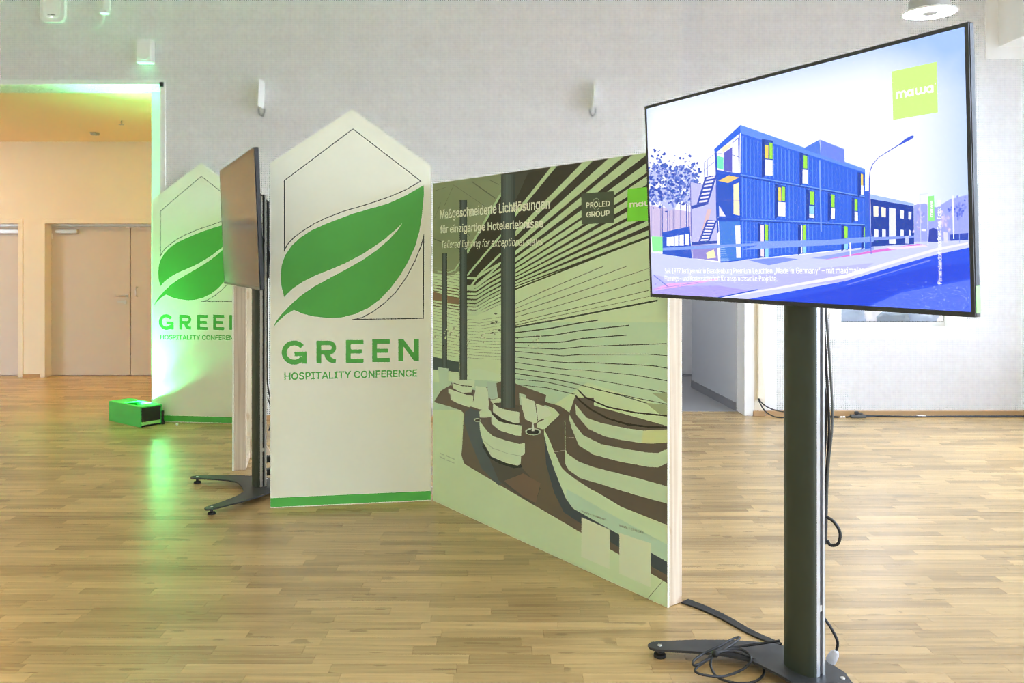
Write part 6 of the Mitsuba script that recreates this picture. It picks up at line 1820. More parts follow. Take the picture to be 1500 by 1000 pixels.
f0d8e4:-72 -122 -56 -124 -60 -238 -76 -236
9be04a:-52 -121 -36 -124 -38 -181 -54 -179
8fd0f6:-54 -180 -36 -182 -38 -239 -56 -238
123a9c:101 -127 114 -130 110 -226 98 -234
2c4fae:114 -130 137 -135 134 -229 110 -226
eef2ff:114 -131 120 -133 117 -226 111 -224
9be04a:122 -130 136 -132 134 -182 121 -180
8fd0f6:121 -181 136 -184 134 -226 119 -224
123a9c:282 -136 293 -139 290 -215 279 -222
2c4fae:293 -139 307 -143 304 -218 290 -215
9be04a:293 -140 306 -143 304 -180 292 -179
8fd0f6:292 -181 306 -183 304 -216 291 -214
123a9c:357 -142 367 -144 365 -211 355 -218
2c4fae:367 -144 378 -148 376 -213 365 -211
9be04a:368 -145 378 -147 377 -182 367 -180
8fd0f6:367 -181 377 -184 376 -212 366 -210
2f5fd2:374 -33 392 -33 393 -212 369 -216
123a9e:394 -46 543 -83 541 -202 393 -208
9db7f6:394 -44 543 -82 543 -90 393 -59
f3ead8:404 -81 422 -84 421 -115 404 -114
:432 -86 448 -90 447 -118 432 -117
dfe2fa:459 -90 482 -94 480 -201 456 -200
:498 -98 510 -101 509 -126 497 -124
:525 -105 535 -107 534 -129 524 -128
:405 -153 420 -156 419 -185 404 -184
:433 -154 446 -157 445 -185 432 -184
:497 -158 508 -160 507 -183 496 -182
:525 -159 531 -162 531 -177 524 -176
7f94e8:300 -178 391 -179 547 -177 546 -183 390 -190 300 -192
7d9cec:-630 -199 -451 -194 -89 -188 -168 -182 221 -184 403 -176 402 -193 221 -201 -169 -212 -89 -197 -451 -208 -631 -210
98a2ea:544 -87 578 -84 616 -98 658 -77 707 -68 720 -68 717 -194 541 -196
4a5fd0:686 -102 684 -103 683 -104 681 -101 682 -100 685 -100
7f8ce4:686 -107 686 -107 683 -107 682 -106 683 -105 686 -104
4a5fd0:683 -125 681 -130 676 -127 676 -124 676 -121 680 -120
7f8ce4:703 -94 702 -97 699 -98 695 -94 699 -91 702 -91
:682 -95 681 -97 675 -98 675 -94 676 -92 681 -92
:695 -117 695 -119 691 -119 688 -117 690 -114 695 -114
4a5fd0:704 -84 702 -86 699 -85 699 -82 701 -81 703 -82
:684 -117 682 -122 678 -121 675 -117 677 -114 681 -116
:699 -111 698 -115 692 -113 692 -112 695 -108 697 -109
:681 -96 681 -101 675 -100 673 -97 676 -93 678 -94
7f8ce4:687 -117 685 -119 681 -120 681 -117 683 -115 685 -114
4a5fd0:688 -123 687 -124 683 -126 679 -120 681 -118 685 -117
5a6ed8:682 -102 679 -103 675 -104 674 -100 674 -97 679 -96
7f8ce4:684 -95 684 -98 681 -98 678 -95 681 -93 683 -92
4a5fd0:695 -105 694 -107 691 -107 690 -105 692 -104 694 -104
:682 -117 680 -120 677 -121 676 -118 676 -115 680 -115
:676 -104 672 -108 669 -109 664 -103 669 -102 672 -103
7f8ce4:687 -129 686 -132 680 -131 679 -128 680 -126 686 -126
5a6ed8:686 -117 684 -121 680 -118 677 -116 680 -112 684 -112
4a5fd0:683 -135 681 -137 678 -136 677 -132 678 -130 681 -130
7f8ce4:691 -116 690 -118 687 -117 685 -115 687 -113 690 -113
:699 -93 697 -95 693 -93 693 -92 694 -90 697 -90
5a6ed8:688 -98 684 -101 681 -98 679 -97 682 -93 685 -94
7f8ce4:705 -106 702 -108 698 -109 697 -103 697 -101 703 -102
:688 -92 689 -94 681 -93 683 -91 684 -87 688 -86
:669 -90 666 -91 662 -90 662 -87 664 -84 666 -87
4a5fd0:694 -116 692 -118 686 -116 686 -114 688 -111 693 -112
7f8ce4:697 -117 696 -120 691 -119 690 -116 692 -115 695 -113
:695 -123 696 -124 689 -124 687 -121 691 -118 694 -118
:676 -112 674 -116 670 -117 668 -111 671 -109 673 -108
5a6ed8:695 -98 693 -100 691 -99 690 -98 691 -96 694 -96
:690 -112 688 -114 686 -113 683 -110 687 -106 691 -109
7f8ce4:686 -133 685 -135 680 -135 677 -132 681 -127 686 -128
5a6ed8:689 -120 686 -123 685 -122 682 -120 685 -118 687 -118
4a5fd0:689 -104 689 -107 686 -106 684 -105 685 -102 689 -102
:694 -118 692 -121 691 -120 689 -118 691 -116 694 -117
:688 -117 688 -120 683 -119 683 -118 684 -116 686 -116
7f8ce4:685 -92 685 -93 681 -93 680 -92 681 -89 684 -89
4a5fd0:670 -106 668 -109 666 -109 664 -108 666 -104 670 -105
5a6ed8:663 -100 662 -102 659 -102 658 -100 660 -98 661 -98
7f8ce4:691 -114 687 -119 684 -117 682 -114 685 -112 688 -111
:673 -122 672 -125 668 -125 668 -122 668 -121 672 -121
:684 -96 683 -100 677 -98 675 -96 676 -93 682 -93
:692 -104 689 -107 687 -106 684 -103 686 -101 690 -102
4a5fd0:671 -101 669 -104 667 -104 667 -101 667 -100 670 -100
:697 -96 697 -97 695 -98 693 -95 695 -93 697 -93
:660 -106 660 -110 657 -108 657 -107 658 -104 661 -104
7f8ce4:680 -105 678 -107 676 -108 673 -105 674 -102 679 -102
4a5fd0:693 -126 693 -127 690 -128 689 -126 690 -124 692 -124
:688 -110 685 -114 680 -112 680 -110 682 -107 685 -106
7f8ce4:697 -106 694 -109 692 -108 691 -106 692 -105 695 -105
:679 -122 678 -123 676 -124 675 -121 677 -118 678 -120
4a5fd0:656 -105 653 -108 649 -106 649 -103 650 -102 654 -102
5a6ed8:661 -106 661 -108 658 -108 657 -107 657 -105 660 -105
4a5fd0:691 -105 690 -108 686 -107 684 -106 687 -103 692 -104
7f8ce4:706 -100 706 -104 702 -106 699 -100 701 -97 706 -99
5a6ed8:659 -109 656 -112 652 -113 652 -107 653 -106 657 -106
4a5fd0:688 -109 688 -111 684 -110 682 -108 684 -107 687 -107
7f8ce4:706 -75 705 -77 702 -78 700 -74 701 -72 704 -72
:682 -70 682 -74 678 -74 677 -69 679 -68 683 -67
c7bfec:559 -141 556 -142 551 -142 550 -139 552 -135 556 -138
:544 -165 543 -168 537 -169 537 -166 538 -160 543 -161
a7a2e2:560 -140 559 -142 557 -141 555 -140 557 -138 559 -138
c7bfec:574 -113 572 -117 567 -116 564 -114 566 -109 571 -110
8a8fe0:563 -122 562 -124 558 -126 557 -123 559 -121 562 -120
a7a2e2:562 -130 560 -135 558 -134 554 -131 555 -128 561 -128
8a8fe0:565 -121 563 -125 562 -125 560 -120 562 -118 564 -119
:559 -110 558 -113 555 -112 551 -110 554 -106 558 -104
c7bfec:565 -101 561 -103 558 -104 557 -98 558 -96 562 -96
:562 -132 558 -134 554 -134 553 -133 556 -130 559 -131
:561 -154 559 -156 555 -156 552 -155 555 -152 560 -152
a7a2e2:558 -121 558 -123 554 -124 551 -120 554 -116 558 -117
:562 -107 561 -109 559 -108 558 -107 558 -106 561 -106
8a8fe0:575 -119 574 -121 568 -122 568 -120 570 -115 575 -115
:568 -109 567 -111 565 -110 564 -108 565 -106 567 -107
a7a2e2:557 -96 558 -98 554 -98 553 -96 554 -94 558 -95
:561 -87 556 -90 554 -90 553 -85 552 -84 557 -84
c7bfec:568 -134 567 -137 562 -139 560 -136 564 -129 567 -130
:565 -131 564 -134 561 -133 561 -132 561 -130 566 -130
a7a2e2:566 -92 567 -93 562 -92 561 -91 563 -88 566 -88
c7bfec:571 -125 570 -127 565 -126 564 -124 566 -122 569 -121
:570 -138 569 -142 566 -142 564 -137 566 -136 571 -136
:557 -151 554 -154 552 -152 551 -151 552 -150 554 -150
a7a2e2:566 -126 562 -130 559 -130 557 -126 560 -122 565 -125
8a8fe0:565 -119 564 -121 560 -121 560 -120 560 -118 564 -118
a7a2e2:560 -158 558 -160 553 -161 552 -156 552 -154 556 -154
8a8fe0:566 -141 564 -143 561 -144 561 -141 562 -139 564 -138
a7a2e2:566 -127 563 -130 560 -128 558 -125 562 -120 563 -121
8a8fe0:580 -114 576 -117 573 -119 568 -114 573 -110 578 -112
a7a2e2:565 -158 559 -164 555 -161 555 -159 557 -154 561 -156
8a8fe0:548 -148 546 -152 543 -150 543 -146 544 -144 548 -145
a7a2e2:561 -124 560 -127 558 -127 554 -124 557 -121 561 -123
:562 -132 560 -135 558 -136 555 -131 557 -131 559 -129
c7bfec:565 -95 563 -97 562 -97 560 -94 561 -93 564 -93
a7a2e2:566 -130 566 -132 563 -131 561 -130 563 -128 565 -129
:569 -108 568 -112 565 -112 563 -107 564 -106 570 -106
:565 -114 564 -116 560 -115 560 -113 560 -111 564 -111
c7bfec:578 -122 576 -124 572 -124 572 -123 572 -120 575 -119
:566 -114 565 -115 563 -115 562 -114 564 -112 565 -112
:563 -103 562 -105 560 -105 558 -103 558 -101 562 -100
aea6e2:640 -152 638 -152 638 -153 636 -151 637 -149 639 -149
:646 -153 644 -155 642 -155 642 -153 641 -150 646 -150
c9bdea:646 -137 644 -140 643 -139 642 -138 642 -136 644 -136
d8cbee:636 -153 634 -154 632 -154 630 -153 632 -150 634 -151
c9bdea:640 -118 639 -121 637 -121 636 -119 637 -117 639 -117
:638 -140 638 -143 634 -142 632 -138 634 -135 636 -136
d8cbee:653 -126 651 -128 650 -128 648 -125 649 -123 652 -124
:636 -126 635 -131 632 -131 629 -127 630 -123 637 -123
:633 -141 634 -143 631 -142 629 -141 631 -140 633 -140
aea6e2:647 -160 646 -163 641 -162 640 -160 642 -158 645 -158
c9bdea:671 -120 665 -125 663 -123 658 -119 661 -117 668 -117
:641 -145 636 -148 634 -146 632 -144 634 -140 638 -142
aea6e2:651 -143 651 -146 647 -148 644 -145 646 -140 650 -140
:646 -151 645 -153 644 -154 643 -151 643 -150 645 -149
c9bdea:636 -147 634 -149 630 -149 629 -146 629 -145 634 -145
aea6e2:643 -180 641 -182 639 -182 638 -180 638 -178 642 -177
:670 -139 668 -141 664 -140 663 -139 665 -136 667 -136
c9bdea:648 -153 645 -156 640 -155 640 -153 641 -152 644 -150
aea6e2:627 -134 625 -137 620 -137 618 -134 620 -131 626 -133
c9bdea:656 -165 654 -168 650 -170 649 -165 649 -162 654 -164
aea6e2:635 -182 633 -183 629 -184 627 -180 627 -178 631 -177
:644 -145 640 -147 637 -147 634 -143 638 -141 641 -140
d8cbee:630 -145 627 -148 623 -147 622 -144 621 -142 627 -142
:623 -140 620 -144 619 -142 618 -141 618 -138 620 -139
:637 -114 633 -114 627 -114 626 -110 630 -107 634 -107
aea6e2:647 -140 647 -142 645 -143 643 -140 644 -138 647 -138
c9bdea:646 -136 646 -138 643 -138 641 -135 643 -134 647 -134
:634 -143 631 -146 628 -146 625 -144 628 -140 631 -140
aea6e2:665 -128 662 -129 656 -130 654 -128 656 -123 661 -124
d8cbee:642 -171 640 -176 636 -175 636 -172 635 -168 641 -169
aea6e2:634 -136 632 -138 630 -139 626 -136 628 -132 633 -132
:653 -130 651 -131 648 -132 648 -130 648 -128 651 -128
d8cbee:647 -147 644 -153 641 -150 639 -148 642 -143 648 -146
aea6e2:638 -154 637 -156 634 -156 634 -154 636 -152 637 -152
:650 -147 649 -149 646 -147 644 -146 646 -144 648 -144
c9bdea:639 -139 634 -143 631 -141 628 -139 630 -136 635 -134
:649 -130 648 -132 643 -133 641 -132 644 -126 648 -127
:643 -131 642 -135 636 -136 635 -131 635 -126 641 -128
:636 -132 634 -134 632 -134 631 -132 632 -130 635 -130
d8cbee:629 -166 627 -168 625 -169 624 -165 625 -164 627 -163
c9bdea:641 -125 639 -126 637 -127 636 -125 638 -123 639 -123
:655 -130 653 -134 649 -134 649 -132 651 -128 653 -127
aea6e2:653 -161 651 -165 648 -165 646 -160 647 -158 654 -157
:646 -129 644 -132 643 -132 642 -130 642 -129 645 -128
d8cbee:633 -144 632 -146 628 -146 624 -142 626 -139 630 -138
:659 -165 655 -166 649 -165 650 -164 652 -160 656 -159
aea6e2:651 -124 650 -127 646 -125 644 -122 646 -121 650 -121
d8cbee:633 -116 632 -119 629 -121 628 -117 627 -115 632 -115
c9bdea:643 -123 641 -126 639 -126 637 -124 638 -122 642 -122
:644 -145 642 -147 640 -147 638 -143 641 -142 642 -140
2a3fa8:591 -162 603 -156 617 -163 618 -198 587 -197
d5d3f4:635 -170 649 -171 648 -201 636 -200
2845b4:655 -177 709 -174 708 -194 655 -195
8fe88a:588 -64 609 -63 609 -136 589 -137
f5f6ff:585 -206 587 -206 590 -62 588 -61
c9cdf4:562 -206 564 -206 565 -56 563 -55
9aa3e8:589 -57 589 -56 564 -56 564 -57
eef0ff:664 -190 668 -190 668 -67 664 -67
8d9bea:684 -102 693 -83 708 -75 707 -74 692 -82 683 -102 682 -201 684 -201
b9c2f4:512 -178 524 -178 524 -201 511 -200
f4f2fe:566 -159 580 -160 580 -165 566 -164
f2f2ff:311 -237 315 -237 315 -194 311 -194
:311 -237 315 -237 316 -195 312 -195
4a5fd2:429 69 404 49 394 29 390 4 387 -77 390 -231 393 -231 390 -77 394 3 397 28 407 48 430 67 503 97 502 100
3a57d2:502 100 520 112 538 118 547 119 549 113 534 106 503 96
e8e2f0:524 103 542 109 540 104 528 101
2f55e8:704 -340 703 -341 701 -340 702 -339 703 -339
86a0ff:693 -381 693 -382 691 -382 691 -381 692 -380
2f55e8:454 -366 453 -368 450 -367 450 -366 452 -365
6f8cff:568 -328 566 -329 564 -329 564 -328 567 -327
86a0ff:598 -363 598 -364 596 -364 596 -362 597 -361
:611 -347 609 -348 607 -349 608 -346 609 -346
a9bcff:467 -342 466 -343 465 -342 465 -341 466 -340
:653 -317 652 -318 651 -318 650 -316 653 -317
2f55e8:625 -341 624 -342 621 -342 622 -340 624 -341
6f8cff:533 -401 532 -402 531 -401 531 -400 533 -400
86a0ff:683 -343 682 -344 680 -344 680 -342 681 -342
:668 -347 667 -348 666 -348 666 -346 667 -346
:551 -347 549 -349 548 -348 548 -346 550 -346
a9bcff:623 -322 621 -323 620 -323 620 -321 622 -321
86a0ff:595 -397 595 -397 593 -397 593 -396 594 -395
:509 -352 507 -354 506 -352 506 -352 507 -351
6f8cff:593 -313 592 -314 591 -314 591 -312 593 -312
:688 -340 688 -341 687 -341 687 -340 688 -340
86a0ff:518 -395 516 -396 515 -396 516 -394 517 -395
:479 -342 477 -343 476 -342 475 -340 478 -340
6f8cff:565 -358 565 -359 562 -358 562 -357 564 -356
2f55e8:679 -332 677 -334 675 -333 675 -331 677 -330
:612 -397 612 -399 611 -398 610 -397 611 -397
86a0ff:381 -400 380 -400 379 -400 378 -400 380 -399
:701 -393 700 -394 699 -394 699 -393 700 -392
2f55e8:555 -328 555 -329 553 -328 553 -327 554 -326
6f8cff:563 -392 563 -394 561 -393 561 -392 563 -391
a9bcff:542 -320 541 -322 540 -322 540 -320 541 -320
:634 -394 632 -395 630 -395 630 -393 633 -392
:700 -359 698 -362 697 -361 697 -359 699 -358
86a0ff:477 -392 476 -395 474 -394 473 -392 477 -391
:559 -367 557 -368 555 -369 556 -365 557 -365
:697 -378 696 -379 694 -378 694 -378 696 -376
a9bcff:453 -364 452 -366 451 -364 451 -363 452 -363
:566 -355 563 -358 561 -356 561 -355 563 -353
6f8cff:612 -368 612 -368 611 -368 611 -367 612 -367
:661 -392 660 -394 658 -394 659 -391 662 -391
2f55e8:642 -382 642 -383 640 -382 641 -381 642 -380
a9bcff:682 -338 681 -340 680 -339 680 -338 681 -338
86a0ff:649 -382 648 -384 646 -383 647 -382 648 -382
a9bcff:518 -354 517 -354 515 -354 516 -353 518 -352
2f55e8:608 -318 608 -319 606 -319 607 -317 608 -318
86a0ff:638 -355 638 -356 635 -357 635 -355 638 -354
2f55e8:427 -370 425 -372 423 -372 423 -369 424 -369
:462 -387 461 -388 459 -387 460 -386 461 -385
a9bcff:674 -330 672 -332 671 -330 671 -330 672 -328
86a0ff:652 -352 652 -353 651 -353 651 -352 652 -351
6f8cff:519 -324 518 -326 516 -326 516 -323 519 -322
:675 -325 675 -328 673 -327 673 -325 674 -324
2f55e8:505 -353 505 -355 502 -354 503 -352 504 -352
a9bcff:636 -363 634 -366 631 -365 632 -362 633 -362
86a0ff:693 -352 692 -354 690 -354 690 -351 691 -351
:694 -374 693 -376 690 -375 691 -374 692 -374
a9bcff:518 -387 517 -388 516 -388 516 -387 518 -386
86a0ff:701 -341 700 -342 698 -342 699 -341 700 -340
2f55e8:698 -388 696 -389 694 -388 694 -387 697 -386
a9bcff:604 -357 603 -358 602 -357 602 -356 604 -355
6f8cff:505 -322 504 -323 503 -323 504 -320 504 -321
86a0ff:466 -384 465 -385 464 -385 463 -383 465 -382
a9bcff:702 -324 701 -326 700 -325 700 -324 702 -323
6f8cff:630 -384 629 -384 627 -384 628 -383 628 -383
:503 -345 502 -346 501 -345 501 -344 503 -344
2f55e8:578 -323 577 -325 576 -324 576 -323 577 -323
a9bcff:394 -397 393 -398 391 -398 391 -397 394 -396
86a0ff:582 -351 581 -352 580 -352 580 -350 581 -350
:589 -316 588 -317 587 -316 587 -315 588 -315
2f55e8:460 -386 460 -386 459 -387 459 -385 460 -385
a9bcff:636 -338 636 -340 635 -338 635 -338 636 -337
2f55e8:597 -384 596 -385 595 -385 596 -384 596 -383
a9bcff:620 -321 618 -322 616 -322 616 -320 618 -320
2f55e8:548 -357 547 -358 545 -358 545 -356 546 -355
a9bcff:595 -359 592 -361 591 -360 590 -359 592 -357
86a0ff:690 -381 689 -381 687 -381 687 -380 689 -380
a9bcff:503 -363 501 -365 500 -365 500 -361 503 -362
86a0ff:654 -390 653 -392 649 -391 650 -390 652 -389
a9bcff:688 -350 686 -352 684 -351 685 -349 686 -349
6f8cff:586 -364 586 -365 584 -365 584 -363 585 -362
86a0ff:708 -368 706 -370 704 -370 704 -367 706 -367
:605 -352 604 -354 603 -353 603 -352 604 -352
6f8cff:710 -334 709 -335 707 -335 707 -333 709 -333
86a0ff:603 -327 602 -329 600 -328 599 -328 603 -326
2f55e8:705 -380 704 -382 702 -381 702 -379 704 -378
86a0ff:538 -333 537 -335 535 -334 536 -333 538 -333
:568 -329 567 -331 566 -330 566 -329 567 -328
a9bcff:610 -335 608 -336 606 -336 606 -334 609 -333
2f55e8:563 -355 562 -357 560 -356 560 -354 562 -353
6f8cff:680 -374 679 -375 678 -374 678 -372 680 -372
a9bcff:699 -356 698 -357 696 -356 696 -356 698 -355
2f55e8:614 -376 614 -377 610 -376 611 -374 613 -374
86a0ff:636 -362 635 -364 633 -364 633 -362 635 -361
6f8cff:559 -330 559 -330 556 -330 556 -329 559 -328
a9bcff:647 -367 647 -369 644 -369 644 -367 646 -366
86a0ff:681 -318 680 -319 680 -319 680 -317 681 -317
a9bcff:525 -396 524 -397 523 -396 524 -395 524 -396
6f8cff:608 -330 607 -330 606 -330 606 -329 607 -328
:642 -343 641 -345 639 -344 640 -342 641 -342
86a0ff:662 -374 661 -374 660 -374 660 -372 662 -372
:663 -374 661 -376 660 -376 659 -373 662 -372
:628 -382 627 -383 624 -382 624 -381 628 -380
a9bcff:591 -361 590 -362 588 -361 588 -360 590 -360
86a0ff:617 -378 616 -380 615 -379 615 -377 616 -378
6f8cff:481 -339 479 -340 478 -341 478 -337 479 -337
2f55e8:582 -324 580 -325 579 -325 579 -323 580 -323
86a0ff:575 -383 574 -384 572 -384 573 -382 574 -381
6f8cff:530 -337 530 -338 527 -338 527 -336 529 -336
a9bcff:626 -375 625 -376 623 -376 623 -374 625 -374
6f8cff:577 -316 577 -317 575 -316 575 -315 576 -315
86a0ff:634 -380 633 -381 632 -380 632 -380 634 -379
:567 -325 566 -326 565 -325 565 -324 566 -324
6f8cff:624 -389 622 -390 622 -391 621 -389 624 -388
2f55e8:709 -327 708 -328 706 -327 706 -326 708 -326
:442 -363 440 -364 438 -362 438 -361 440 -361
6f8cff:660 -321 660 -322 658 -322 659 -321 660 -320
2f55e8:461 -344 458 -346 457 -346 457 -342 459 -342
:531 -372 531 -373 528 -373 529 -372 530 -371
a9bcff:553 -401 552 -402 551 -402 551 -400 552 -400
:585 -387 585 -387 583 -387 584 -385 585 -385
6f8cff:665 -381 664 -382 662 -381 662 -380 664 -380
a9bcff:447 -343 447 -344 444 -344 444 -342 446 -341
6f8cff:689 -390 688 -392 686 -391 685 -389 688 -388
a9bcff:522 -372 521 -373 520 -373 521 -371 522 -372
2f55e8:684 -378 684 -379 683 -379 683 -377 684 -377
:599 -370 598 -372 597 -372 597 -371 599 -370
6f8cff:568 -392 566 -393 565 -393 564 -391 566 -391
86a0ff:507 -354 505 -356 504 -355 504 -354 506 -353
6f8cff:436 -387 436 -388 433 -388 433 -385 435 -384
a9bcff:667 -336 665 -338 663 -338 663 -336 665 -335
:577 -385 576 -387 573 -386 574 -384 576 -384
6f8cff:620 -370 619 -371 618 -371 618 -369 620 -369
:605 -350 604 -351 604 -351 603 -350 604 -350
a9bcff:593 -349 593 -351 590 -350 590 -348 592 -347
86a0ff:563 -352 562 -353 560 -352 560 -351 562 -351
:487 -386 486 -386 485 -386 485 -386 487 -385
:701 -341 701 -342 698 -342 698 -340 700 -340
6f8cff:537 -382 536 -383 535 -383 534 -382 536 -381
86a0ff:582 -344 581 -346 579 -345 580 -344 581 -344
6f8cff:663 -344 662 -346 661 -345 661 -343 662 -343
:476 -390 474 -392 472 -391 472 -389 474 -388
86a0ff:560 -394 559 -395 558 -395 558 -393 560 -393
:554 -381 553 -383 552 -383 552 -380 553 -380
a9bcff:692 -385 690 -387 688 -386 689 -384 691 -384
:702 -357 701 -357 699 -357 700 -356 701 -355
6f8cff:702 -362 700 -365 699 -364 698 -362 702 -361
86a0ff:632 -350 630 -352 629 -351 629 -350 630 -349
a9bcff:496 -391 494 -392 493 -391 493 -390 494 -390
2f55e8:536 -314 535 -316 534 -315 533 -312 535 -311
86a0ff:669 -374 667 -375 666 -374 666 -372 668 -372
:589 -388 588 -390 587 -388 587 -387 589 -387
6f8cff:564 -340 563 -341 562 -341 562 -339 564 -339
86a0ff:549 -380 548 -382 547 -381 546 -380 548 -379
2f55e8:539 -328 538 -330 537 -328 538 -327 539 -327
86a0ff:671 -347 670 -349 669 -349 668 -346 671 -346
a9bcff:563 -368 561 -369 560 -369 560 -368 562 -368
6f8cff:636 -342 635 -344 633 -342 632 -341 636 -340
:580 -313 578 -316 576 -315 575 -313 578 -312
:696 -354 695 -356 692 -356 692 -353 693 -352
86a0ff:556 -344 555 -346 553 -345 553 -343 556 -343
2f55e8:698 -361 697 -362 696 -362 695 -360 697 -359
a9bcff:675 -325 674 -327 673 -327 672 -326 674 -324
:605 -326 604 -327 603 -327 602 -326 604 -325
86a0ff:495 -353 493 -355 491 -354 492 -352 494 -352
6f8cff:625 -389 624 -390 622 -390 622 -388 624 -388
a9bcff:698 -335 697 -337 697 -337 696 -334 697 -334
2f55e8:526 -350 524 -350 522 -351 522 -349 524 -348
86a0ff:570 -390 569 -391 568 -390 568 -389 570 -388
2f55e8:571 -359 570 -360 567 -358 567 -358 570 -357
:638 -368 637 -369 636 -369 636 -367 638 -366
:666 -386 666 -387 664 -387 663 -385 665 -385
a9bcff:513 -319 513 -321 511 -320 512 -319 513 -318
2f55e8:557 -375 557 -376 555 -376 554 -374 557 -374
6f8cff:575 -314 574 -316 573 -315 573 -313 575 -313
86a0ff:614 -384 613 -385 610 -385 612 -382 612 -382
6f8cff:618 -372 617 -374 615 -374 614 -372 616 -370
a9bcff:614 -354 614 -356 613 -356 613 -354 614 -353
86a0ff:620 -335 620 -336 618 -336 618 -334 619 -333
6f8cff:677 -394 676 -394 674 -394 674 -394 676 -393
:458 -406 457 -408 456 -409 455 -407 458 -406
:602 -332 600 -333 598 -332 598 -330 600 -330
86a0ff:551 -378 550 -381 547 -380 548 -378 550 -378
6f8cff:556 -394 555 -395 554 -396 554 -394 556 -393
2f55e8:695 -387 695 -387 693 -387 693 -386 695 -386
a9bcff:650 -330 648 -332 647 -331 646 -330 649 -329
:478 -368 477 -369 474 -368 476 -367 477 -366
6f8cff:631 -393 631 -394 629 -393 629 -392 630 -392
86a0ff:620 -373 618 -374 616 -373 617 -372 618 -371
:520 -322 519 -324 517 -323 518 -321 519 -320
:566 -318 565 -319 564 -319 563 -317 565 -316
6f8cff:580 -391 578 -394 575 -393 576 -391 577 -390
a9bcff:576 -360 574 -361 572 -360 571 -360 575 -358
6f8cff:566 -394 564 -396 563 -395 563 -392 565 -393
2f55e8:676 -316 675 -318 672 -316 672 -316 675 -314
6f8cff:688 -344 687 -344 687 -345 686 -343 688 -343
2f55e8:683 -376 682 -377 681 -376 681 -376 683 -376
:693 -337 692 -338 690 -338 691 -336 692 -336
86a0ff:609 -393 609 -394 606 -394 606 -393 608 -392
a9bcff:692 -329 691 -331 689 -330 688 -329 692 -328
:585 -391 584 -393 583 -392 583 -390 585 -390
6f8cff:696 -331 695 -334 692 -333 693 -331 694 -329
a9bcff:501 -402 500 -404 499 -404 499 -402 501 -401
:673 -327 671 -329 670 -328 671 -326 671 -326
86a0ff:412 -378 411 -378 410 -378 410 -377 412 -376
6f8cff:606 -352 607 -353 603 -352 604 -351 606 -350
a9bcff:658 -358 657 -359 656 -359 656 -358 657 -358
86a0ff:400 -391 399 -394 396 -393 397 -391 399 -390
2f55e8:555 -384 553 -385 552 -385 552 -384 555 -383
6f8cff:681 -367 681 -368 679 -368 679 -365 681 -365
:696 -336 695 -337 694 -337 694 -336 695 -335
a9bcff:659 -346 658 -347 656 -347 656 -345 658 -344
2f55e8:676 -341 675 -341 674 -341 674 -340 675 -339
6f8cff:626 -339 624 -342 622 -341 622 -339 624 -339
86a0ff:700 -360 700 -362 697 -361 698 -359 700 -359
a9bcff:579 -390 579 -392 578 -392 578 -391 579 -390
86a0ff:632 -354 630 -355 630 -355 630 -354 631 -353
:623 -346 623 -346 621 -347 621 -344 623 -344
2f55e8:609 -341 608 -342 606 -342 607 -340 608 -340
6f8cff:574 -376 572 -377 572 -377 570 -375 572 -374
:493 -402 492 -403 491 -402 490 -401 492 -401
:703 -370 703 -371 702 -371 701 -370 703 -370
2f55e8:606 -391 606 -393 604 -392 603 -391 606 -390
:700 -384 699 -385 697 -384 697 -383 700 -382
:690 -316 689 -318 687 -317 687 -316 689 -315
a9bcff:604 -326 603 -329 601 -328 601 -326 603 -325
:566 -364 564 -365 562 -365 562 -363 564 -363
6f8cff:388 -411 386 -414 385 -413 385 -410 387 -410
:605 -363 604 -365 603 -364 603 -363 604 -363
a9bcff:580 -386 580 -387 578 -387 577 -386 579 -385
2f55e8:626 -390 624 -393 622 -392 622 -390 624 -389
a9bcff:625 -346 625 -347 624 -347 624 -346 624 -345
2f55e8:702 -320 702 -321 701 -320 701 -319 702 -318
a9bcff:708 -355 707 -358 704 -356 705 -354 706 -353
86a0ff:680 -338 679 -340 677 -339 677 -338 679 -337
a9bcff:591 -348 590 -350 586 -350 587 -348 589 -348
86a0ff:544 -364 543 -366 542 -366 542 -364 543 -364
2f55e8:559 -398 558 -398 557 -398 557 -398 558 -397
86a0ff:534 -322 534 -324 532 -323 532 -322 534 -322
2f55e8:626 -359 626 -360 624 -360 624 -358 626 -358
:690 -393 689 -394 686 -394 687 -393 688 -391
b6a8f2:-391 -346 -394 -348 -398 -347 -398 -343 -394 -343
9a90ee:-541 -392 -543 -392 -548 -392 -548 -389 -545 -388
b6a8f2:-516 -356 -522 -356 -526 -355 -525 -354 -519 -353
8f88e8:-342 -355 -345 -357 -346 -356 -346 -355 -344 -354
b6a8f2:-410 -366 -413 -368 -415 -368 -417 -366 -414 -364
c5bdfa:-510 -373 -513 -376 -514 -374 -516 -373 -513 -371
8f88e8:-402 -368 -403 -369 -405 -369 -405 -368 -403 -366
9a90ee:-569 -370 -570 -372 -575 -370 -572 -366 -570 -367
:-495 -376 -498 -376 -500 -376 -500 -374 -497 -371
c5bdfa:-371 -340 -372 -342 -376 -341 -374 -339 -373 -338
:-493 -354 -498 -358 -502 -357 -502 -354 -495 -352
:-524 -367 -526 -370 -530 -370 -530 -365 -527 -365
:-280 -340 -282 -344 -288 -342 -287 -339 -282 -339
b6a8f2:-606 -398 -610 -401 -611 -400 -611 -398 -609 -396
9a90ee:-394 -351 -397 -354 -400 -352 -398 -350 -395 -349
8f88e8:-637 -387 -638 -388 -641 -389 -642 -386 -638 -385
9a90ee:-425 -358 -427 -360 -430 -359 -430 -357 -427 -356
b6a8f2:-449 -350 -450 -351 -454 -351 -455 -349 -448 -348
c5bdfa:-618 -358 -621 -361 -623 -359 -622 -357 -619 -356
8f88e8:-339 -380 -341 -380 -343 -381 -343 -379 -341 -378
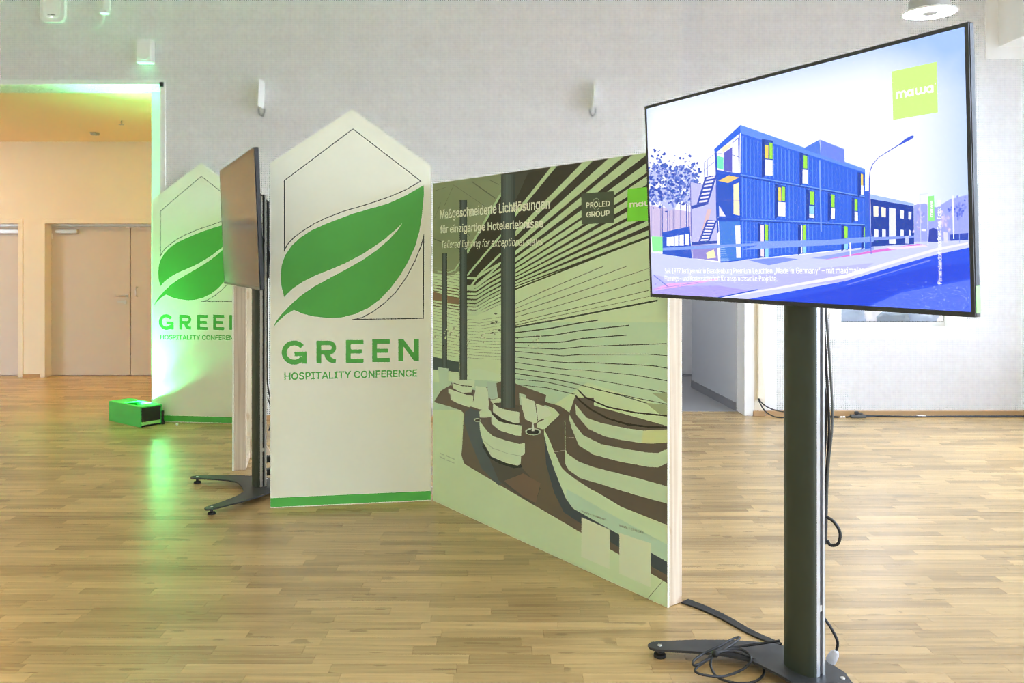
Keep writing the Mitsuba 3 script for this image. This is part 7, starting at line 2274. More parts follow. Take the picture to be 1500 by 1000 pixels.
c5bdfa:-376 -361 -378 -364 -381 -363 -380 -360 -376 -359
:-514 -350 -514 -353 -519 -351 -518 -348 -516 -347
b6a8f2:-456 -373 -457 -374 -460 -374 -460 -370 -457 -370
:-350 -384 -351 -387 -354 -386 -355 -382 -350 -382
9a90ee:-427 -364 -428 -365 -430 -365 -431 -363 -428 -362
c5bdfa:-402 -391 -405 -395 -410 -393 -408 -391 -404 -390
9a90ee:-634 -391 -638 -395 -643 -393 -642 -390 -637 -389
:-581 -396 -584 -398 -586 -398 -587 -395 -583 -393
:-534 -378 -537 -380 -541 -380 -544 -376 -538 -375
:-353 -370 -354 -371 -357 -370 -357 -370 -352 -368
8f88e8:-682 -351 -685 -354 -690 -353 -692 -351 -685 -350
9a90ee:-483 -354 -486 -356 -489 -356 -489 -353 -485 -353
:-642 -354 -645 -355 -649 -355 -647 -353 -645 -352
8f88e8:-320 -391 -322 -393 -323 -393 -324 -391 -322 -390
b6a8f2:-398 -393 -402 -396 -405 -395 -406 -393 -400 -390
c5bdfa:-369 -338 -371 -342 -373 -341 -374 -338 -370 -337
b6a8f2:-449 -360 -450 -361 -452 -361 -452 -359 -450 -359
:-630 -358 -633 -360 -636 -359 -635 -356 -632 -356
9a90ee:-336 -342 -338 -342 -341 -343 -342 -339 -339 -338
8f88e8:-521 -363 -521 -365 -525 -364 -525 -362 -520 -361
c5bdfa:-394 -356 -398 -360 -400 -359 -400 -356 -397 -355
b6a8f2:-342 -381 -344 -382 -349 -382 -347 -380 -344 -380
:-412 -359 -415 -362 -417 -362 -418 -359 -414 -359
c5bdfa:-319 -388 -323 -391 -326 -390 -326 -387 -322 -386
8f88e8:-522 -381 -522 -381 -528 -381 -526 -379 -524 -378
9a90ee:-346 -357 -349 -359 -351 -358 -352 -356 -349 -355
c5bdfa:-454 -382 -458 -385 -461 -383 -461 -380 -458 -380
9a90ee:-418 -358 -420 -361 -422 -360 -424 -356 -421 -355
b6a8f2:-474 -341 -475 -345 -482 -342 -480 -340 -475 -338
8f88e8:-475 -346 -478 -348 -482 -347 -482 -345 -478 -344
:-513 -358 -516 -360 -519 -361 -521 -358 -516 -356
c5bdfa:-472 -352 -475 -353 -479 -353 -478 -351 -474 -350
8f88e8:-323 -371 -325 -372 -330 -372 -328 -368 -324 -367
9a90ee:-408 -365 -412 -369 -415 -368 -417 -366 -413 -364
:-630 -375 -632 -377 -637 -377 -636 -375 -631 -374
:-527 -349 -530 -351 -534 -350 -533 -349 -530 -347
:-558 -343 -560 -345 -564 -343 -564 -342 -561 -341
:-449 -386 -453 -390 -456 -388 -456 -386 -453 -385
8f88e8:-338 -384 -339 -385 -340 -386 -340 -384 -338 -384
9a90ee:-280 -388 -281 -388 -286 -389 -285 -386 -283 -386
:-311 -338 -313 -339 -315 -339 -316 -336 -314 -335
b6a8f2:-631 -395 -635 -397 -641 -396 -642 -395 -633 -392
:-655 -363 -660 -365 -663 -365 -667 -362 -660 -360
c5bdfa:-328 -376 -330 -377 -333 -378 -335 -375 -328 -373
:-589 -386 -591 -387 -593 -387 -593 -385 -591 -385
:-643 -371 -645 -372 -651 -371 -650 -369 -646 -368
8f88e8:-615 -372 -615 -373 -620 -373 -619 -372 -616 -371
:-481 -380 -482 -383 -485 -381 -485 -379 -480 -379
:-422 -352 -425 -354 -428 -353 -429 -352 -426 -351
:-679 -388 -681 -390 -687 -389 -685 -387 -683 -386
9a90ee:-505 -348 -506 -349 -508 -348 -508 -347 -506 -347
b6a8f2:-486 -390 -489 -391 -493 -390 -493 -388 -490 -386
9a90ee:-607 -393 -609 -395 -615 -394 -613 -391 -609 -390
:-663 -381 -668 -386 -671 -384 -670 -380 -665 -378
8f88e8:-441 -358 -444 -360 -449 -358 -446 -355 -442 -355
b6a8f2:-634 -372 -639 -376 -642 -375 -644 -370 -638 -369
9a90ee:-366 -387 -368 -390 -371 -389 -370 -387 -368 -386
c5bdfa:-462 -359 -464 -361 -468 -362 -468 -359 -465 -356
9a90ee:-677 -376 -681 -378 -682 -378 -684 -376 -678 -375
b6a8f2:-612 -381 -612 -384 -618 -385 -617 -381 -614 -378
c5bdfa:-594 -389 -596 -392 -602 -389 -602 -386 -599 -386
b6a8f2:-500 -371 -502 -374 -510 -373 -506 -370 -504 -370
8f88e8:-533 -391 -535 -393 -539 -392 -541 -390 -533 -388
b6a8f2:-332 -343 -335 -344 -338 -345 -339 -341 -334 -341
:-479 -360 -484 -363 -487 -362 -485 -359 -484 -358
9a90ee:-565 -371 -566 -373 -571 -372 -569 -369 -566 -369
:-469 -376 -471 -377 -473 -377 -473 -375 -472 -374
b6a8f2:-546 -355 -549 -357 -550 -356 -550 -355 -548 -354
c5bdfa:-351 -360 -354 -361 -356 -361 -357 -358 -355 -357
9a90ee:-598 -374 -600 -375 -605 -374 -604 -373 -601 -372
b6a8f2:-447 -382 -448 -384 -453 -383 -453 -382 -448 -381
9a90ee:-294 -365 -297 -367 -299 -366 -300 -364 -296 -363
b6a8f2:-504 -364 -506 -366 -509 -365 -509 -362 -504 -363
8f88e8:-671 -344 -673 -347 -676 -346 -677 -344 -673 -342
9a90ee:-310 -379 -314 -383 -316 -382 -316 -379 -314 -376
b6a8f2:-293 -375 -294 -376 -296 -376 -296 -375 -295 -374
8f88e8:-682 -356 -684 -357 -692 -356 -689 -352 -684 -353
9a90ee:-342 -353 -347 -354 -350 -354 -350 -351 -344 -350
b6a8f2:-343 -386 -344 -388 -348 -388 -346 -386 -344 -385
9a90ee:-536 -359 -540 -361 -543 -361 -544 -356 -538 -355
:-528 -384 -530 -387 -536 -386 -536 -384 -533 -382
:-295 -356 -297 -357 -299 -356 -299 -354 -297 -354
8f88e8:-279 -339 -281 -341 -285 -341 -285 -337 -281 -336
b6a8f2:-279 -369 -280 -370 -281 -370 -282 -368 -279 -368
9a90ee:-545 -388 -547 -390 -549 -390 -549 -387 -546 -386
8f88e8:-293 -354 -294 -355 -296 -355 -295 -353 -294 -353
:-506 -382 -506 -384 -512 -383 -510 -380 -508 -380
:-588 -354 -591 -357 -597 -356 -598 -354 -592 -352
c5bdfa:-272 -383 -273 -384 -276 -384 -278 -381 -274 -380
:-306 -359 -307 -360 -309 -360 -309 -358 -307 -358
8f88e8:-280 -350 -282 -351 -284 -351 -283 -350 -282 -349
b6a8f2:-497 -371 -499 -373 -504 -371 -502 -370 -499 -369
:-576 -376 -579 -379 -585 -378 -584 -374 -578 -375
8f88e8:-570 -386 -571 -387 -574 -387 -573 -385 -571 -385
c5bdfa:-285 -343 -287 -345 -292 -344 -292 -342 -287 -341
:-566 -390 -569 -391 -572 -392 -574 -389 -568 -387
8f88e8:-397 -340 -398 -343 -401 -342 -400 -340 -397 -339
b6a8f2:-663 -351 -665 -352 -667 -352 -668 -351 -665 -350
8f88e8:-343 -349 -343 -351 -347 -350 -347 -348 -345 -348
c5bdfa:-388 -393 -389 -396 -391 -395 -390 -393 -388 -392
c8ff82:481 320 627 319 627 174 481 174'''
# ------------------------------------------------------------------ house-shaped boards with the leaf emblem
def poly_of(flat):
    return np.array(flat, float).reshape(-1, 2)

def house(label, o, rdir, scale):
    pl = Plane(o, rdir)
    S = np.diag([scale, scale, 1.0, 1.0])
    def put(mesh):
        m = mesh.copy()
        m.apply_transform(S)
        return pl(m)
    k = thing('house_board', label, 'display board', None)
    W, SH, PK = 0.979, 2.112, 2.453
    add('board', put(extrude(Polygon([(0, 0), (W, 0), (W, SH), (0.4905, PK), (0, SH)]), 0.018, -0.018)), 'panel_white', k)
    labels[add('base_band', put(extrude(rect(0.001, 0.006, W - 0.001, 0.061), 0.0006, 0.0)), 'band_green', k)] = {'label': 'green band along the foot of the board'}
    labels[add('leaf_emblem', put(extrude(Polygon(poly_of(HOUSE_LEAF)).buffer(0), 0.0006)), 'leaf_green', k)] = {'label': 'green leaf emblem with a pale vein'}
    for q in HOUSE_LINES:
        ring = Polygon(poly_of(q)).buffer(0)
        add('outline', put(extrude(ring.buffer(0.0025, join_style=2).difference(ring.buffer(-0.0025, join_style=2)), 0.0006)), 'line_dark', k)
    for rings in HOUSE_LETTERS:
        add('letter', put(extrude(Polygon(poly_of(rings[0]), [poly_of(q) for q in rings[1:]]).buffer(0), 0.0006)), 'leaf_green', k)
    add('tagline', put(text_on(Plane((0, 0, 0), (1, 0, 0), (0, 1, 0)), 'HOSPITALITY CONFERENCE', HOUSE_SUB, True, 0)), 'leaf_green', k)
    # timber behind: two uprights, a rail and a foot
    for x in (0.10, 0.83):
        add('upright', put(moved(cbox(x, x + 0.05, 0.0, 1.95, -0.066, -0.0185, .003), 0, 0, 0)), 'spruce_timber', k)
    add('rail', put(cbox(0.16, 0.82, 1.0, 1.05, -0.066, -0.0185, .003)), 'spruce_timber', k)
    return pl

house('white house-shaped board with a green leaf, standing between the two television stands', (-1.478, 5.074, 0), (0.9655, 0.158, 0), 1.0)
house('white house-shaped board lit by a green glow beside the floor box', (-3.378, 7.79, 0), (0.962, -0.125, 0), 0.985)

# ------------------------------------------------------------------ photo walls: printed board on a timber frame
def photo_wall(label, o, rdir, W, printed):
    pl = Plane(o, rdir)
    k = thing('photo_wall', label, 'display wall')
    H, D = 2.0, 0.095
    add('board', pl(cbox(0, W, 0, H, -0.012, 0, .001)), 'panel_white', k)
    for x in (0.001, W / 2 - 0.03, W - 0.061):
        add('stud', pl(cbox(x, x + 0.06, 0.002, H - 0.002, -D, -0.0125, .003)), 'spruce_timber', k)
    for z in (0.002, H - 0.062):
        for a, b in ((0.062, W / 2 - 0.031), (W / 2 + 0.031, W - 0.062)):
            add('rail', pl(cbox(a, b, z, z + 0.06, -D, -0.0125, .003)), 'spruce_timber', k)
    br = Polygon([(W - 0.34, 0), (W - 0.28, 0), (W - 0.28, 0.1)])
    fz = extrude(Polygon([(0, 0), (0.16, 0), (0.16, 0.02), (0.02, 0.26), (0, 0.26)]).difference(Polygon([(0.018, 0.02), (0.13, 0.02), (0.018, 0.2)])), 0.024)
    v = np.array(fz.vertices)
    fz.vertices = np.c_[W - 0.42 + v[:, 2], v[:, 1], -D - 0.0005 - v[:, 0]]
    add('foot_brace', pl(fz), 'spruce_timber', k)
    if printed:
        vv, ff, cc = paint(read_print(POSTER), (0.002, 0.002, W - 0.002, H - 0.002))
        pv = np.c_[vv[:, :2], np.full(len(vv), 0.0005)]
        pk = add('photo_print', pl(trimesh.Trimesh(pv, ff, process=False)), 'print_colours', k, color=cc * np.minimum(1.55, 0.86 / cc.max(1, keepdims=True)) * (0.93, 1.0, 1.06))
        labels[pk] = {'label': 'greenish photo print of a lobby with slatted walls and tiered benches'}
        for t, pts, col, bold, sh in POSTER_TEXT:
            add('lettering', text_on(pl, t, pts, bold, sh, 0.0009), 'print_cream' if col[0] in 'ef' else 'print_grey', pk)
        add('lettering', mawa_on(pl, POSTER_MAWA, 0.0009), 'print_cream', pk)
    return pl
wall_frame = photo_wall('large photo wall showing a slatted lobby, its bare timber edge to the right', (-0.4995, 5.232, 0), (1.1785, -1.612, 0), 1.997, True)
photo_wall('photo wall seen edge-on as a pale timber end behind the left television', (-2.455, 7.80, 0), (0.444, -1.84, 0), 1.893, False)
# small hinges between the house board and the photo wall
for z, l in ((0.035, 'lowest of the small dark hinges in the gap between house board and photo wall'), (0.16, 'second hinge from the floor between house board and photo wall'),
             (0.53, 'third hinge from the floor between house board and photo wall'), (1.55, 'topmost hinge between house board and photo wall')):
    k = thing('hinge', l, 'hinge', 'hinges joining house board and photo wall')
    add('plate', cbox(-0.528, -0.505, 5.249, 5.253, z, z + 0.05, .001), 'black_plastic', k)
    add('pin', cyl((-0.508, 5.245, z), (-0.508, 5.245, z + 0.05), 0.005, 10), 'steel', k)

# ------------------------------------------------------------------ televisions and their stands
TW, TH = 1.45, 0.8209
def television(label, c, yaw, tilt, on):
    r = np.array([math.cos(yaw), math.sin(yaw), 0])
    n = np.array([math.sin(yaw), -math.cos(yaw), 0])
    up = np.array([0, 0, 1]) * math.cos(tilt) + n * math.sin(tilt)
    pl = Plane(c, r, up)
    k = thing('television', label, 'television')
    x, y = TW / 2, TH / 2
    add('housing', pl(join(cbox(-x, x, -y, y, -0.026, -0.001, .004), cbox(-x * 0.72, x * 0.72, -y * 0.9, y * 0.45, -0.062, -0.0265, .012))), 'black_plastic', k)
    b = 0.0125
    fr = rect(-x + .001, -y + .001, x - .001, y - .001).difference(rect(-x + b, -y + b + 0.003, x - b, y - b))
    add('bezel', pl(extrude(fr, 0.0022, -0.001)), 'bezel_black', k)
    s = (-x + b, -y + b + 0.003, x - b, y - b)
    if on:
        def sky(v):
            u, w = (v[:, 0] - s[0]) / (s[2] - s[0]), (v[:, 1] - s[1]) / (s[3] - s[1])
            e = np.clip((u - 0.78) / 0.22, 0, 1) ** 1.5 * 0.75 + np.clip((w - 0.72) / 0.28, 0, 1) ** 2 * (0.35 + 0.5 * u) + np.clip((0.06 - u) / 0.06, 0, 1) ** 2 * 0.3
            e = np.clip(e, 0, 1)[:, None]
            return srgb('fbfbff') * (1 - e) + srgb('9dbcff') * e
        vv, ff, cc = paint(read_print(SCREEN), s, sky)
        kk = key_for('screen', k)
        scene[kk] = mikit.ply(pl(trimesh.Trimesh(vv, ff, process=False)), 'screen_glass', False, color=cc * SCREEN_GAIN * LIGHT, emitter={'type': 'area', 'radiance': {'type': 'mesh_attribute', 'name': 'vertex_color'}})
        labels[kk] = {'label': 'lit screen with a picture of a blue container building'}
        screen_key = kk
        def glow(mesh, col, name='caption'):
            kk = key_for(name, screen_key)
            scene[kk] = mikit.ply(mesh, 'screen_glass', False, emitter={'type': 'area', 'sampling_weight': 0.02, 'radiance': {'type': 'rgb', 'value': [float(q) * SCREEN_GAIN * LIGHT for q in srgb(col)]}})
        for t, pts, col, bold, sh in SCREEN_TEXT:
            glow(text_on(pl, t, pts, bold, sh, 0.0006, 0.0003), 'ffffff')
        glow(mawa_on(pl, SCREEN_MAWA, 0.0006, 0.0003), 'ffffff', 'lettering')
        labels[add('side_label', pl(cbox(x + .0002, x + 0.0012, -y + 0.012, -y + 0.088, -0.024, -0.003)), 'label_green', k)] = {'label': 'light green sticker on the side edge'}
    else:
        labels[add('screen', pl(cbox(s[0], s[2], s[1], s[3], -0.001, 0.0004)), 'screen_glass', k)] = {'label': 'dark switched-off screen'}
    # mount behind
    add('mount', pl(join(cbox(-0.2, 0.2, -0.02, 0.05, -0.078, -0.0625), cbox(-0.25, -0.21, -0.2, 0.25, -0.075, -0.0625), cbox(0.21, 0.25, -0.2, 0.25, -0.075, -0.0625))), 'black_plastic', k)
    return pl, r, n

def display_stand(label, c, r, n, top):
    """c: foot of the column; r along the screen, n towards its front"""
    M = np.eye(4)
    M[:3, 0], M[:3, 1], M[:3, 2], M[:3, 3] = r, n, (0, 0, 1), c
    def put(m):
        m = m.copy()
        m.apply_transform(M)
        if np.linalg.det(M[:3, :3]) < 0:
            m.faces = np.array(m.faces)[:, ::-1]
        return m
    k = thing('display_stand', label, 'television stand')
    half = [(0, -0.13), (0.10, -0.115), (0.20, -0.055), (0.29, 0.06), (0.36, 0.185), (0.415, 0.315), (0.425, 0.345), (0.415, 0.37), (0.39, 0.378), (0.365, 0.365), (0.29, 0.255), (0.21, 0.165), (0.13, 0.112), (0, 0.10)]
    plate = Polygon(half + [(-x, y) for x, y in reversed(half[1:-1])]).buffer(-0.01).buffer(0.01)
    bk = add('base_plate', put(extrude(plate, 0.009, 0.034)), 'stand_plate', k)
    for x, y in ((0.385, 0.335), (-0.385, 0.335), (0.12, -0.075), (-0.12, -0.075)):
        add('foot', put(moved(lathe([(0, 0), (0.022, 0), (0.024, 0.004), (0.022, 0.012), (0.009, 0.014), (0.007, 0.034), (0, 0.034)], 18), x, y, 0)), 'rubber_black', bk)
        add('screw', put(moved(lathe([(0.009, 0), (0.008, 0.003), (0, 0.004)], 12), x, y, 0.043)), 'steel', bk)
    # front shell: half an ellipse; back part with a groove on each side
    t = np.linspace(0, math.pi, 25)
    shell = Polygon(list(zip(0.072 * np.cos(t), 0.038 * np.sin(t))))
    add('column', put(extrude(shell, top - 0.043, 0.043)), 'stand_paint', k, 35)
    add('back_profile', put(extrude(rect(-0.052, -0.040, 0.052, -0.0005), top - 0.05, 0.043)), 'rubber_black', k)
    for s in (-1, 1):
        a, b = sorted((s * 0.0525, s * 0.072))
        add('edge_rail', put(extrude(rect(a, -0.016, b, -0.0003), top - 0.05, 0.043)), 'rail_alu', k)
        add('edge_rail', put(extrude(rect(a, -0.042, b, -0.030), top - 0.05, 0.043)), 'rail_alu', k)
        add('groove_clip', put(extrude(rect(a, -0.0298, s * 0.070 if s > 0 else b, -0.0162) if s > 0 else rect(-0.070, -0.0298, b, -0.0162), 0.022, 0.27)), 'rail_alu', k)
    add('cap', put(extrude(rect(-0.06, -0.062, 0.06, -0.0425), 0.5, top - 0.55)), 'black_plastic', k)
    return put

tv2, r2, n2 = television('large lit television on the right showing a blue building', (0.9296, 2.9353, 1.7682), -1.0741, 0.0379, True)
P2 = np.array([0.9296, 2.9353, 0]) - n2 * 0.13
P2[2] = 0
put2 = display_stand('dark column stand with a curved base under the lit television', P2, r2, n2, 1.95)
tv1, r1, n1 = television('dark television seen nearly edge-on between the house boards', (-1.7848, 5.3913, 1.7544), -1.1037, 0.0402, False)
P1 = np.array([-1.7848, 5.3913, 0]) - n1 * 0.13
P1[2] = 0
put1 = display_stand('dark column stand with a two-armed base under the switched-off television', P1, r1, n1, 1.95)

# ------------------------------------------------------------------ cables
def cable(name, label, pts, rad, m='cable_black', group=None, n=10):
    return tag(add(name, tube(pts, rad, 8, True, n), m, None, 40), label, 'cable', group)
w2 = lambda a, b, z: tuple(P2 + r2 * a + n2 * b + np.array([0, 0, z]))
w1 = lambda a, b, z: tuple(P1 + r1 * a + n1 * b + np.array([0, 0, z]))
def floor_at(px, py, z=0.0):
    d = 1215.0 * (EYE - z) / (py - 380.0)
    return ((px - 750.0) / 1215.0 * d, d, z)
for i, (da, dz) in enumerate(((0.0, 0.0), (0.009, 0.03), (-0.008, 0.05))):
    cable('power_cable', ('black cable hanging straight down behind the lit television column', 'grey-black cable bulging out beside the lit television column', 'thin black cable pressed to the back of the lit television column')[i],
          [w2(0.05 + da, -0.052, 1.42), w2(0.062 + da, -0.058 - da, 1.15), w2(0.072 + da * 1.6, -0.062, 0.92 + dz), w2(0.062 + da, -0.056, 0.72 + dz), w2(0.05 + da, -0.052 - da, 0.50)], 0.0045, 'cable_grey' if i == 1 else 'cable_black')
k = tag(add('cable_strap', tube([w2(0.062, -0.058, 0.60), w2(0.085, -0.072, 0.585), w2(0.10, -0.085, 0.55), w2(0.095, -0.082, 0.51), w2(0.075, -0.068, 0.50), w2(0.066, -0.060, 0.515)], 0.0055, 8), 'cable_black', None, 40), 'small black strap loop sticking out behind the lit television column', 'strap')
cable('power_cable', 'short black cable curving down to the grey plug at the column foot', [w2(0.055, -0.052, 0.24), w2(0.078, -0.066, 0.205), w2(0.092, -0.082, 0.16), w2(0.087, -0.083, 0.127)], 0.005)
k = thing('plug', 'grey power plug behind the foot of the lit television column', 'plug')
ax = np.array(w2(0.086, -0.083, 0.122)), np.array(w2(0.064, -0.080, 0.080))
dx = (ax[1] - ax[0])
add('body', tube([ax[0], ax[0] + dx * 0.3, ax[0] + dx * 0.7, ax[1]], [0.009, 0.016, 0.018, 0.018], 14, False), 'plug_grey', k, 30)
add('pin', tube([ax[1] + dx * 0.01, ax[1] + dx * 0.35], 0.003, 8, False), 'steel', k)
# coil of cable lying on the curved base
f = lambda *p: [floor_at(p[i], p[i + 1], p[i + 2]) for i in range(0, len(p), 3)]
cable('coiled_cable', 'black cable tied in loops on the base of the lit television',
      f(1142, 938, .075, 1110, 943, .062, 1075, 948, .055, 1048, 955, .056, 1035, 966, .050, 1018, 974, .048, 1016, 968, .05, 1030, 957, .052, 1050, 948, .060, 1072, 936, .066, 1083, 933, .068, 1078, 939, .066, 1052, 957, .058,
        1032, 969, .046, 1018, 981, .038, 1030, 988, .03, 1060, 990, .018, 1088, 980, .018, 1100, 967, .046, 1094, 955, .052, 1078, 950, .056, 1052, 955, .064, 1042, 965, .05, 1042, 978, .03, 1052, 992, .012, 1078, 1000, .008, 1105, 998, .008, 1119, 986, .012, 1114, 972, .03, 1095, 960, .049, 1068, 953, .058, 1047, 957, .066), 0.0046, n=8)
tag(add('cable_tie', moved(trimesh.creation.icosphere(2, 0.0135), *floor_at(1048, 957, .066)), 'rubber_black', None, 40), 'black knot tying the coiled cable together', 'cable tie')
# flat cable from behind the photo wall to the base
pts = np.array(f(1003, 880, .004, 1030, 890, .004, 1062, 905, .004, 1100, 926, .004, 1142, 944, .004))
path = spline(pts, 10)
tg = np.gradient(path, axis=0)
nn = np.cross(tg, [0, 0, 1])
nn /= np.linalg.norm(nn, axis=1, keepdims=True)
wd = np.linspace(0.026, 0.016, len(path))[:, None]
V = np.vstack([path - nn * wd + [0, 0, -.003], path + nn * wd + [0, 0, -.003], path + nn * wd + [0, 0, .003], path - nn * wd + [0, 0, .003]])
n_ = len(path)
F = []
for i in range(n_ - 1):
    for a in range(4):
        b = (a + 1) % 4
        F += [[a * n_ + i, b * n_ + i, b * n_ + i + 1], [a * n_ + i, b * n_ + i + 1, a * n_ + i + 1]]
fm = trimesh.Trimesh(V, F, process=False)
fm.fix_normals()
tag(add('flat_cable', fm, 'cable_black'), 'flat black cable on the floor from the photo wall to the television base', 'cable')
# left stand
cable('power_cable', 'black cable looped behind the upper back of the switched-off television', [w1(.10, .05, 1.98), w1(.07, -.005, 1.94), w1(.06, -.045, 1.90), w1(.06, -.055, 1.84), w1(.06, -.03, 1.79), w1(.06, -.01, 1.83), w1(.07, .02, 1.86)], 0.006)
cable('power_cable', 'long black cable bowing out behind the switched-off television and down its column', [w1(.10, .05, 1.72), w1(.07, -.02, 1.66), w1(.06, -.062, 1.56), w1(.06, -.055, 1.46), w1(.058, -.048, 1.36), w1(.057, -.048, 1.0), w1(.058, -.05, .72), w1(.06, -.07, .60), w1(.058, -.085, .50), w1(.05, -.060, .40)], 0.005)
cable('power_cable', 'thin cable curling from the dark column to the power adapters', [w1(.055, -.050, .62), w1(.06, -.085, .52), w1(.058, -.115, .44), w1(.05, -.13, .33), w1(.045, -.11, .235)], 0.004)
cable('power_cable', 'thin cable drooping below the power adapters to the dark base', [w1(.045, -.10, .13), w1(.06, -.12, .10), w1(.08, -.10, .06), w1(.10, -.06, .052)], 0.004)
for z, l in ((0.185, 'upper'), (0.10, 'lower')):
    b = cbox(-0.03, 0.03, -0.135, -0.0435, z, z + 0.038, .004)
    k = tag(add('power_adapter', put1(b), 'black_plastic'), f'{l} of the two black power adapters behind the dark column foot', 'power adapter')

# cables along the right wall
X = lambda px, y=8.0: (px - 750) / 1215.0 * y
yw = YR - 0.03
cable('power_cable', 'black cable dropping from the duct and running high behind the column', [(X(1113), yw - .02, .175), (X(1116), yw - .035, .14), (X(1125), yw - .045, .095), (X(1140), yw - .04, .06), (X(1160), yw - .045, .045), (X(1200), yw - .05, .022), (X(1227), yw - .07, .007)], 0.006)
cable('power_cable', 'black cable falling from the duct in a low curve to the floor', [(X(1112), yw - .02, .175), (X(1115), yw - .04, .12), (X(1121), yw - .06, .055), (X(1133), yw - .09, .012), (X(1150), yw - .10, .007), (X(1200), yw - .09, .007), (X(1227), yw - .085, .007)], 0.006)
cable('power_cable', 'long black cable lying along the oak skirting to the right', [(X(1238), yw - .075, .007), (X(1260), yw - .06, .018), (X(1290), yw - .05, .012), (X(1340), yw - .055, .008), (X(1400), yw - .04, .008), (X(1460), yw - .035, .008), (X(1520), yw - .04, .008), (5.35, yw - .04, .008)], 0.007)
cable('power_cable', 'second thin cable beside the long cable on the skirting', [(X(1265), yw - .075, .012), (X(1300), yw - .035, .006), (X(1345), yw - .03, .006), (X(1420), yw - .055, .006), (X(1480), yw - .055, .006), (5.35, yw - .06, .006)], 0.005)
k = thing('socket_strip', 'dark cluster of sockets and plugs on the floor by the skirting', 'socket strip')
add('body', cbox(X(1244), X(1266), yw - .10, yw - .055, 0, .03, .006), 'cable_grey', k)
add('plug', cbox(X(1250), X(1256), yw - .095, yw - .06, .0302, .062, .008), 'black_plastic', k)
add('plug', cbox(X(1257), X(1262), yw - .09, yw - .06, .0302, .05, .008), 'cable_grey', k)
for i, px in enumerate((1229, 1233)):
    tag(add('cable_connector', cyl((X(px), yw - .08, .009), (X(px) + .018, yw - .08, .009), .009, 10), 'tape_white'), ('white cable connector left of the other, on the floor cable', 'white cable connector nearer the socket cluster')[i], 'connector')
tag(add('tape_strip', cbox(X(1344), X(1355), yw - .075, yw - .02, .0152, .0165), 'tape_white'), 'short white tape strip over the cable by the skirting', 'tape')

# ------------------------------------------------------------------ green floor box with its lamps
bp = Plane((-3.36, 7.50, 0), (-0.8, 0.6, 0))       # r along the box, towards the rear; n = back to front? the box lies on the far side
Lb, Eb, Hb = 0.56, 0.21, 0.185
Mb = np.eye(4)
Mb[:3, 0], Mb[:3, 1], Mb[:3, 3] = (-0.8, 0.6, 0), (0.6, 0.8, 0), (-3.36, 7.50, 0)
def inb(m):
    m = m.copy()
    m.apply_transform(Mb)
    if np.linalg.det(Mb[:3, :3]) < 0:
        m.faces = np.array(m.faces)[:, ::-1]
    return m
k = thing('floor_box', 'bright green box with a dark open end on the floor by the glowing house board', 'box')
add('side_panel', inb(cbox(0, Lb, 0, 0.012, 0, Hb, .002)), 'box_green', k)
add('side_panel', inb(cbox(0, Lb, Eb - 0.012, Eb, 0, Hb, .002)), 'box_green', k)
add('top_panel', inb(extrude(rect(0, 0.0125, Lb, Eb - 0.0125).difference(rect(0.12, 0.03, 0.36, 0.19)), 0.012, Hb - 0.012)), 'box_green', k)
add('end_panel', inb(cbox(Lb - 0.012, Lb, 0.0125, Eb - 0.0125, 0, Hb - 0.0125, .002)), 'box_green', k)
add('front_cover', inb(cbox(0.004, 0.012, 0.013, Eb - 0.013, 0.045, Hb - 0.013, .002)), 'black_plastic', k)
add('front_bar', inb(cbox(0.0, 0.016, 0.013, Eb - 0.002, 0.002, 0.014, .002)), 'rubber_black', k)
add('front_lip', inb(cbox(0.006, 0.014, 0.016, Eb - 0.016, 0.0145, 0.044, .002)), 'label_green', k)
add('bracket', inb(join(cbox(-0.014, -0.002, Eb - 0.010, Eb + 0.012, 0.0, 0.125, .003), cbox(-0.02, 0.012, Eb - 0.004, Eb + 0.02, 0, 0.03, .003))), 'rubber_black', k)
def lamp_head(name, label, pos, d, rad, power, snoot=0.05):
    d = np.array(d, float)
    d /= np.linalg.norm(d)
    a = np.cross(d, [0.3, 0.8, 0.1])
    a /= np.linalg.norm(a)
    M = np.eye(4)
    M[:3, 0], M[:3, 1], M[:3, 2], M[:3, 3] = a, np.cross(d, a), d, pos
    k = thing(name, label, 'spotlight')
    can = lathe([(0, -0.045), (rad * 0.8, -0.042), (rad + 0.006, -0.02), (rad + 0.006, snoot), (rad + 0.002, snoot), (rad + 0.002, -0.004), (0, -0.004)], 24)
    can.apply_transform(M)
    add('housing', can, 'black_plastic', k)
    lens = lathe([(0.0, 0), (rad, 0)], 24)
    lens.faces = np.array(lens.faces)[:, ::-1]
    lens.apply_transform(M)
    lamp('lens', lens, power, k, 3.0)
    return k, np.array(pos) + d * (snoot + 0.01), d
lamp_head('uplight', 'small green uplight inside the green floor box', (-3.50, 7.715, 0.10), (0.30, 0.18, 0.94), 0.026, UP1, 0.012)
scene['uplight_beam'] = {'type': 'spot', 'intensity': rgb([x * LIGHT for x in UP3]), 'cutoff_angle': 38.0, 'beam_width': 6.0, 'sampling_weight': 2.0, 'to_world': T().look_at(origin=[-3.49, 7.715, 0.17], target=[-3.36, 7.79, 1.17], up=[0, 1, 0])}
_, at, d = lamp_head('uplight', 'small green uplight on the floor behind the green floor box', (-3.80, 8.06, 0.05), (0.02, -0.01, 1.0), 0.03, (0.5, 4.0, 1.2), 0.09)
scene['uplight_001_beam'] = {'type': 'spot', 'intensity': rgb([x * LIGHT for x in UP2]), 'cutoff_angle': 14.0, 'beam_width': 2.0, 'sampling_weight': 2.0, 'to_world': T().look_at(origin=list(at), target=list(at + d), up=[0, 1, 0])}
tag(add('crumb', moved(trimesh.creation.icosphere(2, 0.012), -3.07, 7.60, 0.012), 'tape_white', None, True), 'tiny pale crumb on the floor before the glowing house board', 'crumb')

